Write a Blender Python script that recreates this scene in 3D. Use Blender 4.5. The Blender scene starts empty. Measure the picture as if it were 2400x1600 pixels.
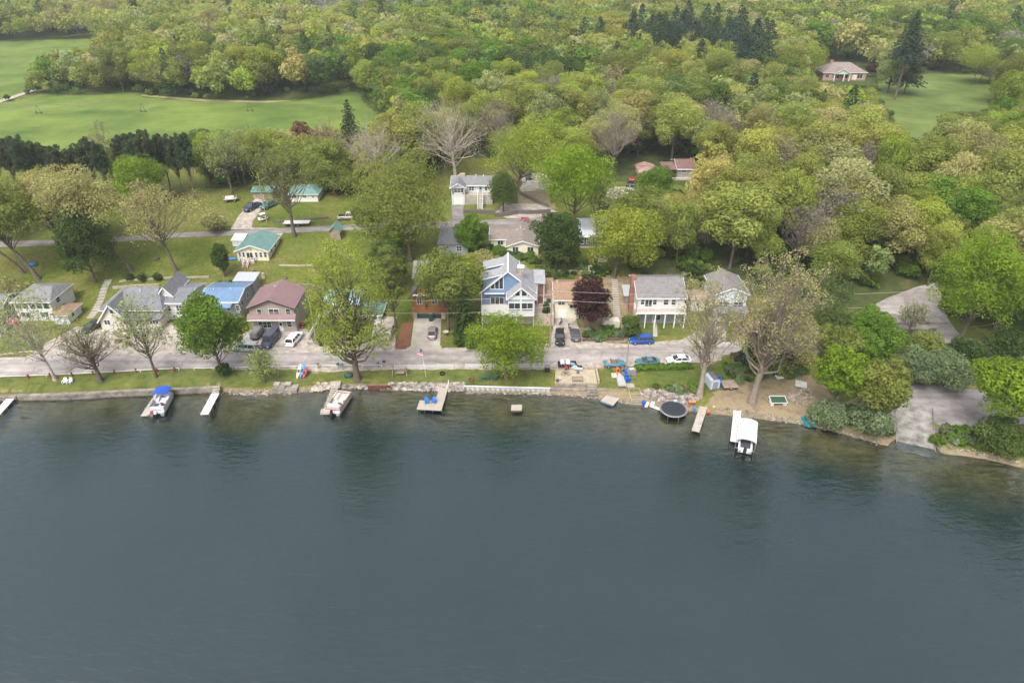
import bpy, bmesh, math, random
import numpy as np
from math import sin, cos, tan, pi, radians, atan, sqrt, hypot
from bisect import bisect_right
from mathutils import Vector, Matrix

# ------------------------------------------------------------------ camera, world, sun, exposure
scene = bpy.context.scene
COL = scene.collection
CAM_Z, PITCH, FPX = 72.7, radians(31.2), 1600.0      # metres above the lake, looking down, focal length in 2400-px frame
cd = bpy.data.cameras.new('camera'); cam = bpy.data.objects.new('camera', cd); COL.objects.link(cam)
cam.location = (0, 0, CAM_Z); cam.rotation_euler = (pi/2 - PITCH, 0, 0)
cd.sensor_width = 36; cd.lens = 24; cd.clip_start = 1; cd.clip_end = 8000
scene.camera = cam

SUN_EL, SUN_AZ = radians(57), radians(205)            # high sun behind thin cloud, on the lake side
w = bpy.data.worlds.new('World'); scene.world = w; w.use_nodes = True
nt = w.node_tree; nt.nodes.clear()
sky = nt.nodes.new('ShaderNodeTexSky'); sky.sky_type = 'NISHITA'; sky.sun_disc = False
sky.sun_elevation = SUN_EL; sky.sun_rotation = SUN_AZ; sky.air_density = 1.0; sky.dust_density = 6.0; sky.ozone_density = 1.0
hsv = nt.nodes.new('ShaderNodeHueSaturation'); hsv.inputs['Saturation'].default_value = 0.36
bg = nt.nodes.new('ShaderNodeBackground'); bg.inputs['Strength'].default_value = 0.15
wo = nt.nodes.new('ShaderNodeOutputWorld')
nt.links.new(sky.outputs[0], hsv.inputs['Color']); nt.links.new(hsv.outputs[0], bg.inputs[0]); nt.links.new(bg.outputs[0], wo.inputs[0])
sd = bpy.data.lights.new('sun', 'SUN'); sd.energy = 0.85; sd.angle = radians(18); sd.color = (1.0, 0.955, 0.88)
sun = bpy.data.objects.new('sun', sd); COL.objects.link(sun); sun.location = (0, 0, 300)
sdir = Vector((sin(SUN_AZ)*cos(SUN_EL), cos(SUN_AZ)*cos(SUN_EL), sin(SUN_EL)))
sun.rotation_euler = sdir.to_track_quat('Z', 'Y').to_euler()
scene.view_settings.view_transform = 'Standard'; scene.view_settings.look = 'None'
scene.view_settings.exposure = 1.13; scene.view_settings.gamma = 1.0
scene.render.engine = 'CYCLES'
scene.cycles.max_bounces = 7; scene.cycles.diffuse_bounces = 4; scene.cycles.glossy_bounces = 2
scene.cycles.transmission_bounces = 2; scene.cycles.transparent_max_bounces = 8; scene.cycles.volume_bounces = 1
scene.cycles.use_denoising = True; scene.cycles.caustics_reflective = False; scene.cycles.caustics_refractive = False

# ------------------------------------------------------------------ terrain height and picture <-> place
def lerp_table(xs, ys):
    def f(x):
        if x <= xs[0]: return ys[0]
        if x >= xs[-1]: return ys[-1]
        i = bisect_right(xs, x) - 1
        t = (x - xs[i])/(xs[i+1] - xs[i])
        return ys[i] + (ys[i+1] - ys[i])*t
    return f
CP, SP = cos(PITCH), sin(PITCH)
def ray(px, py):
    a, b = (px - 1200)/FPX, (800 - py)/FPX
    return a, CP + b*SP, -SP + b*CP
def on_plane(px, py, z):
    a, fy, fz = ray(px, py); t = (z - CAM_Z)/fz
    return a*t, fy*t
SHORE_PX = [(-900, 945), (-400, 938), (0, 927), (50, 926), (400, 913), (512, 908), (530, 921), (600, 926), (690, 922), (740, 915), (800, 909), (900, 913), (1085, 918), (1290, 924),
            (1340, 928), (1400, 934), (1480, 948), (1600, 962), (1700, 974), (1850, 990), (1950, 1010), (2080, 1046), (2160, 1058), (2300, 1074), (2400, 1098), (2600, 1150), (3000, 1300)]
_sh = sorted(on_plane(px, py, 0) for px, py in SHORE_PX)
shore_y = lerp_table([p[0] for p in _sh], [p[1] for p in _sh])
_S = lerp_table([-200, -60, -28, -14, -6, -2, 0, .6, 1.6, 4, 8, 20, 34, 45], [-16, -11, -7.2, -4.3, -1.6, -.6, -.08, .2, .66, .95, 1.15, 1.45, 3.2, 60])
_P = lerp_table([0, 19, 25, 29, 33, 38, 46, 57, 70, 95, 140, 250, 1000, 3500], [1.45, 1.5, 1.8, 2.5, 4.0, 4.9, 6.2, 7.5, 8.3, 9.3, 10, 11.5, 19, 36])
_ra, _rb = on_plane(2142, 950, 1.4), on_plane(2146, 1056, -.3)
RAMP_B = _rb; RAMP_L = hypot(_ra[0] - _rb[0], _ra[1] - _rb[1]); RAMP_U = ((_ra[0] - _rb[0])/RAMP_L, (_ra[1] - _rb[1])/RAMP_L); RAMP_W = 3.3
def h(x, y):
    d = y - shore_y(x)
    s = _S(d)
    z = s if d < 0 else min(s, _P(y - 104))
    u = ((x - RAMP_B[0])*RAMP_U[0] + (y - RAMP_B[1])*RAMP_U[1]); e = abs((x - RAMP_B[0])*RAMP_U[1] - (y - RAMP_B[1])*RAMP_U[0]) - RAMP_W
    if e < 1.2 and -3 < u < RAMP_L: z = min(z, -.35 + (1.5 + .35)*max(u, -1)/RAMP_L + max(0, e)*.9)   # the cut of the boat ramp
    return z
def G(px, py):
    """where the line of sight through a picture point meets the ground"""
    a, fy, fz = ray(px, py)
    t0 = (20 - CAM_Z)/fz*0.5 if fz < 0 else 10; t = max(20, min(t0, 60)); step = 4.0
    while t < 4000:
        if CAM_Z + fz*t < h(a*t, fy*t): break
        t += step; step = max(4.0, t*0.01)
    lo, hi = t - step, t
    for _ in range(22):
        m = (lo + hi)/2
        if CAM_Z + fz*m < h(a*m, fy*m): hi = m
        else: lo = m
    return Vector((a*hi, fy*hi, h(a*hi, fy*hi)))
def zat(py, y):
    _, fy, fz = ray(1200, py); return CAM_Z + fz/fy*y
def scale_at(y, z): return FPX/(y*CP + (CAM_Z - z)*SP)     # picture px (2400 wide) per metre
def xat(px, y, z): return (px - 1200)/scale_at(y, z)
def proj(x, y, z):
    Z = y*CP + (CAM_Z - z)*SP; v = (y*SP - (CAM_Z - z)*CP)
    return 1200 + FPX*x/Z, 800 - FPX*v/Z
CROPS = {1: (0, 600, 4.1275), 2: (380, 600, 4.1275), 3: (720, 600, 4.1275), 4: (1060, 560, 4.1275), 5: (1260, 600, 4.1275), 6: (1560, 600, 3.266),
         7: (1900, 600, 3.136), 8: (0, 400, 4.9), 9: (400, 380, 5.2275), 10: (750, 360, 4.9), 11: (1040, 360, 4.9), 12: (1400, 340, 4.9), 13: (0, 0, 3.92),
         14: (1440, 850, 8.4), 15: (1280, 830, 10.69), 16: (320, 880, 10.69), 17: (720, 840, 6.533), 18: (1800, 0, 3.92)}
def C(k, u, v):
    ox, oy, s = CROPS[k]; return ox + u/s, oy + v/s
def inside(poly, x, y):
    c = False; j = len(poly) - 1
    for i in range(len(poly)):
        xi, yi = poly[i]; xj, yj = poly[j]
        if (yi > y) != (yj > y) and x < (xj - xi)*(y - yi)/(yj - yi) + xi: c = not c
        j = i
    return c

# ------------------------------------------------------------------ materials
MATS = {}
def mat(name, rgb, rough=.75, var=.18, scale=1.5, metal=0., rgb2=None, bump=0., spec=.35, detail=5.):
    """a plain surface with noise in its colour (dirt, wear)"""
    if name in MATS: return MATS[name]
    m = bpy.data.materials.new(name); m.use_nodes = True; n = m.node_tree; b = n.nodes['Principled BSDF']
    b.inputs['Roughness'].default_value = rough; b.inputs['Metallic'].default_value = metal; b.inputs['Specular IOR Level'].default_value = spec
    tc = n.nodes.new('ShaderNodeTexCoord'); no = n.nodes.new('ShaderNodeTexNoise')
    no.inputs['Scale'].default_value = scale; no.inputs['Detail'].default_value = detail; no.inputs['Roughness'].default_value = .65
    n.links.new(tc.outputs['Object'], no.inputs['Vector'])
    r = n.nodes.new('ShaderNodeValToRGB'); lo = [c*(1 - var) for c in rgb]; hi = list(rgb2) if rgb2 else [min(1, c*(1 + var)) for c in rgb]
    r.color_ramp.elements[0].position = .32; r.color_ramp.elements[1].position = .68
    r.color_ramp.elements[0].color = (*lo, 1); r.color_ramp.elements[1].color = (*hi, 1)
    n.links.new(no.outputs['Fac'], r.inputs[0]); n.links.new(r.outputs[0], b.inputs['Base Color'])
    if bump:
        bp = n.nodes.new('ShaderNodeBump'); bp.inputs['Strength'].default_value = bump; bp.inputs['Distance'].default_value = .05
        n2 = n.nodes.new('ShaderNodeTexNoise'); n2.inputs['Scale'].default_value = scale*8
        n.links.new(tc.outputs['Object'], n2.inputs['Vector']); n.links.new(n2.outputs['Fac'], bp.inputs['Height']); n.links.new(bp.outputs[0], b.inputs['Normal'])
    MATS[name] = m; return m
def banded(name, rgb, rgb2, axis='z', per=.2, rough=.75, noise=.25, width=.12, metal=0.):
    """boards, shingle courses: a thin line of rgb2 every PER metres along an object axis over noisy rgb"""
    if name in MATS: return MATS[name]
    m = mat(name, rgb, rough, noise, 1.2, metal); n = m.node_tree; b = n.nodes['Principled BSDF']
    src = b.inputs['Base Color'].links[0].from_socket
    tc = n.nodes.new('ShaderNodeTexCoord'); sx = n.nodes.new('ShaderNodeSeparateXYZ'); n.links.new(tc.outputs['Object'], sx.inputs[0])
    d = n.nodes.new('ShaderNodeMath'); d.operation = 'DIVIDE'; d.inputs[1].default_value = per; n.links.new(sx.outputs['xyz'.index(axis)], d.inputs[0])
    f = n.nodes.new('ShaderNodeMath'); f.operation = 'FRACT'; n.links.new(d.outputs[0], f.inputs[0])
    c = n.nodes.new('ShaderNodeMath'); c.operation = 'LESS_THAN'; c.inputs[1].default_value = width; n.links.new(f.outputs[0], c.inputs[0])
    mx = n.nodes.new('ShaderNodeMix'); mx.data_type = 'RGBA'; n.links.new(c.outputs[0], mx.inputs[0]); n.links.new(src, mx.inputs[6]); mx.inputs[7].default_value = (*rgb2, 1)
    n.links.new(mx.outputs[2], b.inputs['Base Color']); return m
def leaf_material():
    m = bpy.data.materials.new('leaf'); m.use_nodes = True; n = m.node_tree; n.nodes.clear()
    oi = n.nodes.new('ShaderNodeObjectInfo'); at = n.nodes.new('ShaderNodeAttribute'); at.attribute_name = 'tint'
    mu = n.nodes.new('ShaderNodeMix'); mu.data_type = 'RGBA'; mu.blend_type = 'MULTIPLY'; mu.inputs[0].default_value = 1
    n.links.new(oi.outputs['Color'], mu.inputs[6]); n.links.new(at.outputs['Color'], mu.inputs[7])
    d = n.nodes.new('ShaderNodeBsdfDiffuse'); t = n.nodes.new('ShaderNodeBsdfTranslucent'); x = n.nodes.new('ShaderNodeMixShader'); x.inputs[0].default_value = .5
    o = n.nodes.new('ShaderNodeOutputMaterial')
    n.links.new(mu.outputs[2], d.inputs[0]); n.links.new(mu.outputs[2], t.inputs[0]); n.links.new(d.outputs[0], x.inputs[1]); n.links.new(t.outputs[0], x.inputs[2]); n.links.new(x.outputs[0], o.inputs[0])
    return m
LEAF = leaf_material()
def road_material(name, lo, hi):
    """asphalt with wheel wear along the lane, patches and cracks"""
    m = mat(name, lo, .9, .12, .35, rgb2=hi, detail=9); n = m.node_tree; b = n.nodes['Principled BSDF']; src = b.inputs['Base Color'].links[0].from_socket; geo = n.nodes.new('ShaderNodeNewGeometry')
    def noise(scale, sc=1., det=4):
        mp = n.nodes.new('ShaderNodeMapping'); mp.inputs['Scale'].default_value = scale; n.links.new(geo.outputs['Position'], mp.inputs[0]); t = n.nodes.new('ShaderNodeTexNoise'); t.inputs['Scale'].default_value = sc; t.inputs['Detail'].default_value = det; n.links.new(mp.outputs[0], t.inputs['Vector']); return t.outputs['Fac'], mp
    def dark(col, fac, a, c, k):
        r = n.nodes.new('ShaderNodeMapRange'); r.inputs[1].default_value = a; r.inputs[2].default_value = c; r.inputs[3].default_value = k; r.inputs[4].default_value = 1; n.links.new(fac, r.inputs[0])
        x = n.nodes.new('ShaderNodeMix'); x.data_type = 'RGBA'; x.blend_type = 'MULTIPLY'; x.inputs[0].default_value = 1; n.links.new(col, x.inputs[6]); n.links.new(r.outputs[0], x.inputs[7]); return x.outputs[2]
    col = dark(src, noise((.03, .55, .1), 1.)[0], .38, .6, .72); col = dark(col, noise((.25, .4, .2), 1., 6)[0], .36, .44, .78)
    f, mp = noise((.22, .5, .2), 1., 3); v = n.nodes.new('ShaderNodeTexVoronoi'); v.feature = 'DISTANCE_TO_EDGE'; v.inputs['Scale'].default_value = .7; n.links.new(mp.outputs[0], v.inputs['Vector']); col = dark(col, v.outputs['Distance'], .0, .035, .8)
    n.links.new(col, b.inputs['Base Color']); return m
BARK = mat('bark', (.115, .09, .07), .9, .4, 2.5, bump=.4)
BARK_PALE = mat('pale_bark', (.36, .31, .26), .85, .35, 1.2, bump=.3)
BARK_GREY = mat('grey_bark', (.2, .165, .15), .9, .3, 2)

# ------------------------------------------------------------------ mesh building
def link(o, parent=None):
    COL.objects.link(o)
    if parent: o.parent = parent
    return o
def mesh_from(name, V, faces_by_n, material, tint=None, smooth=False):
    """V (n,3); faces_by_n: list of integer arrays (k, corners)"""
    me = bpy.data.meshes.new(name); V = np.asarray(V, np.float32)
    me.vertices.add(len(V)); me.vertices.foreach_set('co', V.ravel())
    fs = [np.asarray(f, np.int32) for f in faces_by_n if len(f)]
    loops = np.concatenate([f.ravel() for f in fs]); me.loops.add(len(loops)); me.loops.foreach_set('vertex_index', loops)
    tot = np.concatenate([np.full(len(f), f.shape[1], np.int32) for f in fs]); st = np.concatenate([[0], np.cumsum(tot)[:-1]]).astype(np.int32)
    me.polygons.add(len(tot)); me.polygons.foreach_set('loop_start', st)
    if smooth: me.polygons.foreach_set('use_smooth', np.ones(len(tot), bool))
    me.update(calc_edges=True)
    if tint is not None:
        a = me.attributes.new('tint', 'FLOAT_COLOR', 'FACE'); t = np.ones((len(tot), 4), np.float32); t[:, :3] = tint; a.data.foreach_set('color', t.ravel())
    if material: me.materials.append(material)
    return me
class MB:
    """collects shapes and links them as one mesh object"""
    def __init__(s): s.v = []; s.f = []
    def add(s, vs, fs):
        k = len(s.v); s.v += [tuple(v) for v in vs]; s.f += [tuple(i + k for i in f) for f in fs]; return s
    def box(s, x0, x1, y0, y1, z0, z1):
        if x0 > x1: x0, x1 = x1, x0
        if y0 > y1: y0, y1 = y1, y0
        if z0 > z1: z0, z1 = z1, z0
        return s.add([(x0,y0,z0),(x1,y0,z0),(x1,y1,z0),(x0,y1,z0),(x0,y0,z1),(x1,y0,z1),(x1,y1,z1),(x0,y1,z1)],
                     [(3,2,1,0),(4,5,6,7),(0,1,5,4),(1,2,6,5),(2,3,7,6),(3,0,4,7)])
    def hexa(s, lo, hi):
        """two rings of points (bottom, top) of equal length"""
        n = len(lo)
        return s.add(list(lo) + list(hi), [tuple(range(n))[::-1], tuple(range(n, 2*n))] + [(i, (i+1) % n, n + (i+1) % n, n + i) for i in range(n)])
    def prism(s, poly, axis, a, b):
        """polygon in the plane across AXIS, extruded from a to b; poly (u,v): axis y -> (x,z); x -> (y,z); z -> (x,y)"""
        def P(u, v, t): return {'y': (u, t, v), 'x': (t, u, v), 'z': (u, v, t)}[axis]
        return s.hexa([P(u, v, a) for u, v in poly], [P(u, v, b) for u, v in poly])
    def slab(s, p, th):
        """a four (or more) cornered sheet thickened downwards"""
        p = [Vector(q) for q in p]; n = (p[1]-p[0]).cross(p[-1]-p[0]).normalized()
        if n.z < 0: n = -n
        return s.hexa([q - n*th for q in p], p)
    def bar(s, p, q, wd, ht=None):
        p, q = Vector(p), Vector(q); d = (q - p).normalized(); ht = ht or wd
        u = d.cross(Vector((0, 0, 1))); u = u.normalized() if u.length > 1e-3 else Vector((1, 0, 0)); v = u.cross(d)
        c = [u*wd/2 + v*ht/2, -u*wd/2 + v*ht/2, -u*wd/2 - v*ht/2, u*wd/2 - v*ht/2]
        return s.hexa([p + k for k in c], [q + k for k in c])
    def tube(s, pts, rad, n=8, cap=True):
        pts = [Vector(p) for p in pts]; rad = rad if isinstance(rad, (list, tuple)) else [rad]*len(pts); k0 = len(s.v); ref = None
        for i, p in enumerate(pts):
            d = (pts[min(i+1, len(pts)-1)] - pts[max(i-1, 0)]).normalized()
            u = d.cross(Vector((0, 0, 1)) if abs(d.z) < .9 else Vector((1, 0, 0))).normalized() if ref is None else (ref - d*ref.dot(d)).normalized()
            ref = u; v = d.cross(u)
            s.v += [tuple(p + (u*cos(2*pi*j/n) + v*sin(2*pi*j/n))*rad[i]) for j in range(n)]
        for i in range(len(pts) - 1):
            for j in range(n):
                s.f.append((k0+i*n+j, k0+i*n+(j+1) % n, k0+(i+1)*n+(j+1) % n, k0+(i+1)*n+j))
        if cap: s.f += [tuple(k0+j for j in range(n))[::-1], tuple(k0+(len(pts)-1)*n+j for j in range(n))]
        return s
    def lathe(s, prof, c=(0, 0, 0), n=16):
        k0 = len(s.v)
        for r, z in prof: s.v += [(c[0] + r*cos(2*pi*j/n), c[1] + r*sin(2*pi*j/n), c[2] + z) for j in range(n)]
        for i in range(len(prof) - 1):
            for j in range(n): s.f.append((k0+i*n+j, k0+i*n+(j+1) % n, k0+(i+1)*n+(j+1) % n, k0+(i+1)*n+j))
        s.f += [tuple(k0+j for j in range(n))[::-1], tuple(k0+(len(prof)-1)*n+j for j in range(n))]
        return s
    def blob(s, c, r, rng, n=7, m=5, amp=.18):
        """a rounded stone-like lump"""
        k0 = len(s.v); rx, ry, rz = r if isinstance(r, (tuple, list)) else (r, r, r)
        for i in range(m + 1):
            for j in range(n):
                t = pi*i/m; k = 1 + rng.uniform(-amp, amp)
                s.v.append((c[0] + rx*k*sin(t)*cos(2*pi*j/n + .3*i), c[1] + ry*k*sin(t)*sin(2*pi*j/n + .3*i), c[2] + rz*k*cos(t)))
        for i in range(m):
            for j in range(n): s.f.append((k0+i*n+j, k0+(i+1)*n+j, k0+(i+1)*n+(j+1) % n, k0+i*n+(j+1) % n))
        return s
    def build(s, name, material, parent=None, smooth=False, bevel=0.):
        me = bpy.data.meshes.new(name); me.from_pydata(s.v, [], s.f); me.update()
        bm = bmesh.new(); bm.from_mesh(me); bmesh.ops.recalc_face_normals(bm, faces=bm.faces)
        if bevel: bmesh.ops.bevel(bm, geom=[e for e in bm.edges if e.is_manifold and e.calc_face_angle(0) > .5], offset=bevel, segments=2, affect='EDGES')
        bm.to_mesh(me); bm.free()
        if smooth: me.polygons.foreach_set('use_smooth', np.ones(len(me.polygons), bool))
        me.materials.append(material)
        return link(bpy.data.objects.new(name, me), parent)
def tag(o, label=None, cat=None, group=None, kind=None):
    for k, v in (('label', label), ('category', cat), ('group', group), ('kind', kind)):
        if v: o[k] = v
    return o
def thing(name, label, cat, loc=(0, 0, 0), rz=0., group=None):
    o = bpy.data.objects.new(name, None); o.empty_display_size = .3; COL.objects.link(o)
    o.location = loc; o.rotation_euler = (0, 0, rz); return tag(o, label, cat, group)
def copy_tree(o, parent=None):
    c = o.copy(); COL.objects.link(c); c.parent = parent
    for ch in list(o.children): copy_tree(ch, c)
    return c
def drape(name, px_poly, material, off, kind='structure', maxlen=2.0, world=False, label=None, cat=None, rough=0.):
    """a sheet over the ground inside an outline"""
    if rough:
        rr = random.Random(len(px_poly)); out = []
        for a, c in zip(px_poly, px_poly[1:] + px_poly[:1]):
            k = max(1, int(hypot(a[0] - c[0], a[1] - c[1])/(rough*4))); out.append(a)
            out += [(a[0] + (c[0] - a[0])*i/k + rr.uniform(-1, 1)*rough, a[1] + (c[1] - a[1])*i/k + rr.uniform(-.6, .6)*rough) for i in range(1, k)]
        px_poly = out
    pts = [Vector(p) for p in px_poly] if world else [G(*p) for p in px_poly]
    bm = bmesh.new(); vs = [bm.verts.new((p[0], p[1], 0)) for p in pts]; bm.faces.new(vs)
    bmesh.ops.triangulate(bm, faces=bm.faces[:])
    for _ in range(9):
        far = [e for e in bm.edges if e.calc_length() > maxlen*max(1., (e.verts[0].co.y - 120)/60)]
        if not far: break
        bmesh.ops.subdivide_edges(bm, edges=far, cuts=1); bmesh.ops.triangulate(bm, faces=[f for f in bm.faces if len(f.verts) > 3])
    for v in bm.verts: v.co.z = h(v.co.x, v.co.y) + off
    bmesh.ops.recalc_face_normals(bm, faces=bm.faces)
    if sum(f.normal.z for f in bm.faces) < 0: bmesh.ops.reverse_faces(bm, faces=bm.faces)
    me = bpy.data.meshes.new(name); bm.to_mesh(me); bm.free(); me.materials.append(material)
    o = link(bpy.data.objects.new(name, me)); return tag(o, label, cat, kind=kind)
# ------------------------------------------------------------------ the setting: terrain, lake, roads, fields
VILLAGE = [(-400, 318), (860, 318), (905, 395), (1040, 388), (1060, 372), (1250, 362), (1310, 400), (1400, 425), (1530, 430), (1645, 440), (1640, 470), (1462, 482), (1455, 560), (1475, 640), (1690, 650), (1700, 690), (1900, 700), (2010, 735), (2150, 690),
           (2260, 760), (2440, 800), (2900, 820), (2900, 1500), (-400, 1500)]
FIELD = [(-500, 312), (-500, 262), (0, 243), (60, 232), (95, 221), (210, 226), (320, 217), (330, 228), (480, 240), (700, 238), (760, 228), (838, 216), (850, 240), (880, 268), (900, 300), (905, 330), (800, 345), (-500, 360)]
FAR_FIELD = [(-500, 100), (0, 100), (205, 91), (222, 120), (215, 140), (95, 205), (0, 236), (-500, 262)]
CLEARING = [(2058, 192), (2090, 180), (2170, 174), (2330, 176), (2345, 215), (2345, 250), (2290, 262), (2215, 262), (2190, 310), (2175, 335), (2120, 315), (2085, 260), (2064, 236)]
BACK_YARD = [(985, 455), (1010, 395), (1060, 375), (1130, 372), (1160, 400), (1150, 430)]
def ground_material():
    m = bpy.data.materials.new('ground_cover'); m.use_nodes = True; n = m.node_tree; b = n.nodes['Principled BSDF']; b.inputs['Roughness'].default_value = .95; b.inputs['Specular IOR Level'].default_value = .1
    geo = n.nodes.new('ShaderNodeNewGeometry')
    def noise(sc, det=5, rough=.6):
        t = n.nodes.new('ShaderNodeTexNoise'); t.inputs['Scale'].default_value = sc; t.inputs['Detail'].default_value = det; t.inputs['Roughness'].default_value = rough
        n.links.new(geo.outputs['Position'], t.inputs['Vector']); return t.outputs['Fac']
    def ramp(f, stops):
        r = n.nodes.new('ShaderNodeValToRGB'); e = r.color_ramp.elements
        while len(e) < len(stops): e.new(.5)
        for k, (p, c) in enumerate(stops): e[k].position = p; e[k].color = (*c, 1)
        n.links.new(f, r.inputs[0]); return r.outputs[0]
    def mix(f, a, c, blend='MIX'):
        x = n.nodes.new('ShaderNodeMix'); x.data_type = 'RGBA'; x.blend_type = blend
        if isinstance(f, float): x.inputs[0].default_value = f
        else: n.links.new(f, x.inputs[0])
        n.links.new(a, x.inputs[6]); n.links.new(c, x.inputs[7]); return x.outputs[2]
    grass = ramp(noise(.11, 8, .7), [(.3, (.052, .088, .012)), (.5, (.095, .122, .02)), (.66, (.155, .15, .045))])
    tuft = ramp(noise(1.6, 8, .8), [(.3, (.42, .47, .4)), (.7, (1.6, 1.5, 1.5))])
    grass = mix(ramp(noise(.05, 6, .75), [(.45, (0, 0, 0)), (.62, (.75, .75, .75))]), grass, ramp(noise(.6, 7, .8), [(.35, (.06, .085, .014)), (.65, (.19, .15, .065))]))
    grass = mix(1., grass, tuft, 'MULTIPLY')
    floor = ramp(noise(.35, 8, .7), [(.3, (.03, .045, .014)), (.55, (.06, .075, .022)), (.7, (.13, .1, .05))])
    dirt = ramp(noise(.7, 8, .7), [(.3, (.13, .1, .055)), (.55, (.24, .19, .12)), (.72, (.12, .135, .03))])
    at = n.nodes.new('ShaderNodeAttribute'); at.attribute_name = 'cover'; s = n.nodes.new('ShaderNodeSeparateColor'); n.links.new(at.outputs['Color'], s.inputs[0])
    def edge(v):
        a = n.nodes.new('ShaderNodeMath'); a.operation = 'MULTIPLY_ADD'; n.links.new(noise(.9, 4), a.inputs[0]); a.inputs[1].default_value = .9; n.links.new(v, a.inputs[2])
        c = n.nodes.new('ShaderNodeMapRange'); c.inputs[1].default_value = .82; c.inputs[2].default_value = 1.05; n.links.new(a.outputs[0], c.inputs[0]); return c.outputs[0]
    col = mix(edge(s.outputs[1]), mix(edge(s.outputs[0]), grass, floor), dirt)
    sx = n.nodes.new('ShaderNodeSeparateXYZ'); n.links.new(geo.outputs['Position'], sx.inputs[0])
    sand = ramp(noise(1.3, 7, .7), [(.3, (.13, .10, .06)), (.7, (.25, .205, .135))])
    mr = n.nodes.new('ShaderNodeMapRange'); mr.inputs[1].default_value = .55; mr.inputs[2].default_value = .3; n.links.new(sx.outputs[2], mr.inputs[0])
    col = mix(mr.outputs[0], col, sand)
    # the lake bed: sand, olive weed, then deep-water darkening painted in as blue-grey
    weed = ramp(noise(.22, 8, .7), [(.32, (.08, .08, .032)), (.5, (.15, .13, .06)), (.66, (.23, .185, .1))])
    deep_water_dark = ramp(noise(.05, 3, .5), [(.3, (.036, .060, .063)), (.7, (.046, .071, .073))])
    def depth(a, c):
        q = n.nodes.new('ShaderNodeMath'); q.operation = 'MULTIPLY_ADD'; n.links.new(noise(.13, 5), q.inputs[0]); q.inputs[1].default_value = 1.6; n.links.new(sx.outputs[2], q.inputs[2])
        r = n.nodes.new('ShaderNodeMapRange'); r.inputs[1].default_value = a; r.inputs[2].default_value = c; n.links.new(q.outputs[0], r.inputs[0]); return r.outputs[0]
    col = mix(depth(.72, .3), col, weed); col = mix(depth(-.1, -2.1), col, deep_water_dark)
    n.links.new(col, b.inputs['Base Color'])
    bp = n.nodes.new('ShaderNodeBump'); bp.inputs['Strength'].default_value = .5; bp.inputs['Distance'].default_value = .25; n.links.new(noise(2.5, 6, .7), bp.inputs['Height']); n.links.new(bp.outputs[0], b.inputs['Normal'])
    return m
def axis_steps(parts):
    out = [parts[0][0]]
    for a, b, s in parts:
        k = max(1, int(round((b - a)/s))); out += [a + (b - a)*(i + 1)/k for i in range(k)]
    return out
XS = axis_steps([(-2600, -600, 100), (-600, -200, 16), (-200, -120, 4), (-120, 120, 1.3), (120, 200, 4), (200, 600, 16), (600, 2600, 100)])
YS = axis_steps([(-30, 40, 5), (40, 70, 2), (70, 125, .9), (125, 200, 1.4), (200, 420, 5), (420, 900, 20), (900, 3200, 100)])
DIRT = [[(1640, 960), (1690, 905), (1760, 880), (1900, 880), (1960, 930), (1950, 1000), (1850, 985), (1700, 965)], [(1290, 905), (1400, 905), (1480, 915), (1640, 930), (1620, 960), (1480, 945), (1290, 925)],
        [(1365, 770), (1475, 770), (1475, 800), (1365, 800)], [(1360, 640), (1480, 650), (1470, 770), (1365, 770)], [(1960, 945), (2010, 930), (2100, 1000), (2090, 1050), (1990, 1020)], [(1720, 760), (1830, 745), (1850, 815), (1720, 840)],
        [(690, 862), (760, 862), (750, 875), (700, 872)], [(1180, 450), (1280, 440), (1300, 490), (1180, 495)], [(1830, 590), (1960, 590), (1960, 640), (1840, 650)], [(1290, 835), (1460, 835), (1460, 862), (1390, 868), (1290, 868)]]
STRIP = [(478, 372), (600, 350), (860, 335), (905, 390), (1030, 396), (1000, 440), (860, 455), (765, 452), (752, 425), (660, 422), (590, 428), (560, 445), (480, 440)]
def in_woods(px, py, y):
    if inside(STRIP, px, py): return True
    return y > 119 and not inside(VILLAGE, px, py) and not inside(FIELD, px, py) and not inside(FAR_FIELD, px, py) and not inside(CLEARING, px, py)
def build_ground():
    nx, ny = len(XS), len(YS); V = np.empty((ny, nx, 3), np.float32); cov = np.zeros((ny, nx, 4), np.float32); cov[..., 3] = 1
    for j, y in enumerate(YS):
        for i, x in enumerate(XS):
            z = h(x, y); V[j, i] = (x, y, z)
            if y > 60 and y*CP + (CAM_Z - z)*SP > 20:
                px, py = proj(x, y, z)
                if -500 < px < 2900:
                    if in_woods(px, py, y): cov[j, i, 0] = 1
                    elif py > 420 and any(inside(d, px, py) for d in DIRT): cov[j, i, 1] = 1
                elif y > 150: cov[j, i, 0] = 1
    i = np.arange(nx - 1)[None]; j = np.arange(ny - 1)[:, None]*nx; F = np.stack([j + i, j + i + 1, j + nx + i + 1, j + nx + i], -1).reshape(-1, 4)
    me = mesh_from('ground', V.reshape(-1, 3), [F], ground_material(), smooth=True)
    a = me.attributes.new('cover', 'FLOAT_COLOR', 'POINT'); a.data.foreach_set('color', cov.ravel())
    tag(link(bpy.data.objects.new('ground', me)), kind='structure')
build_ground()
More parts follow.
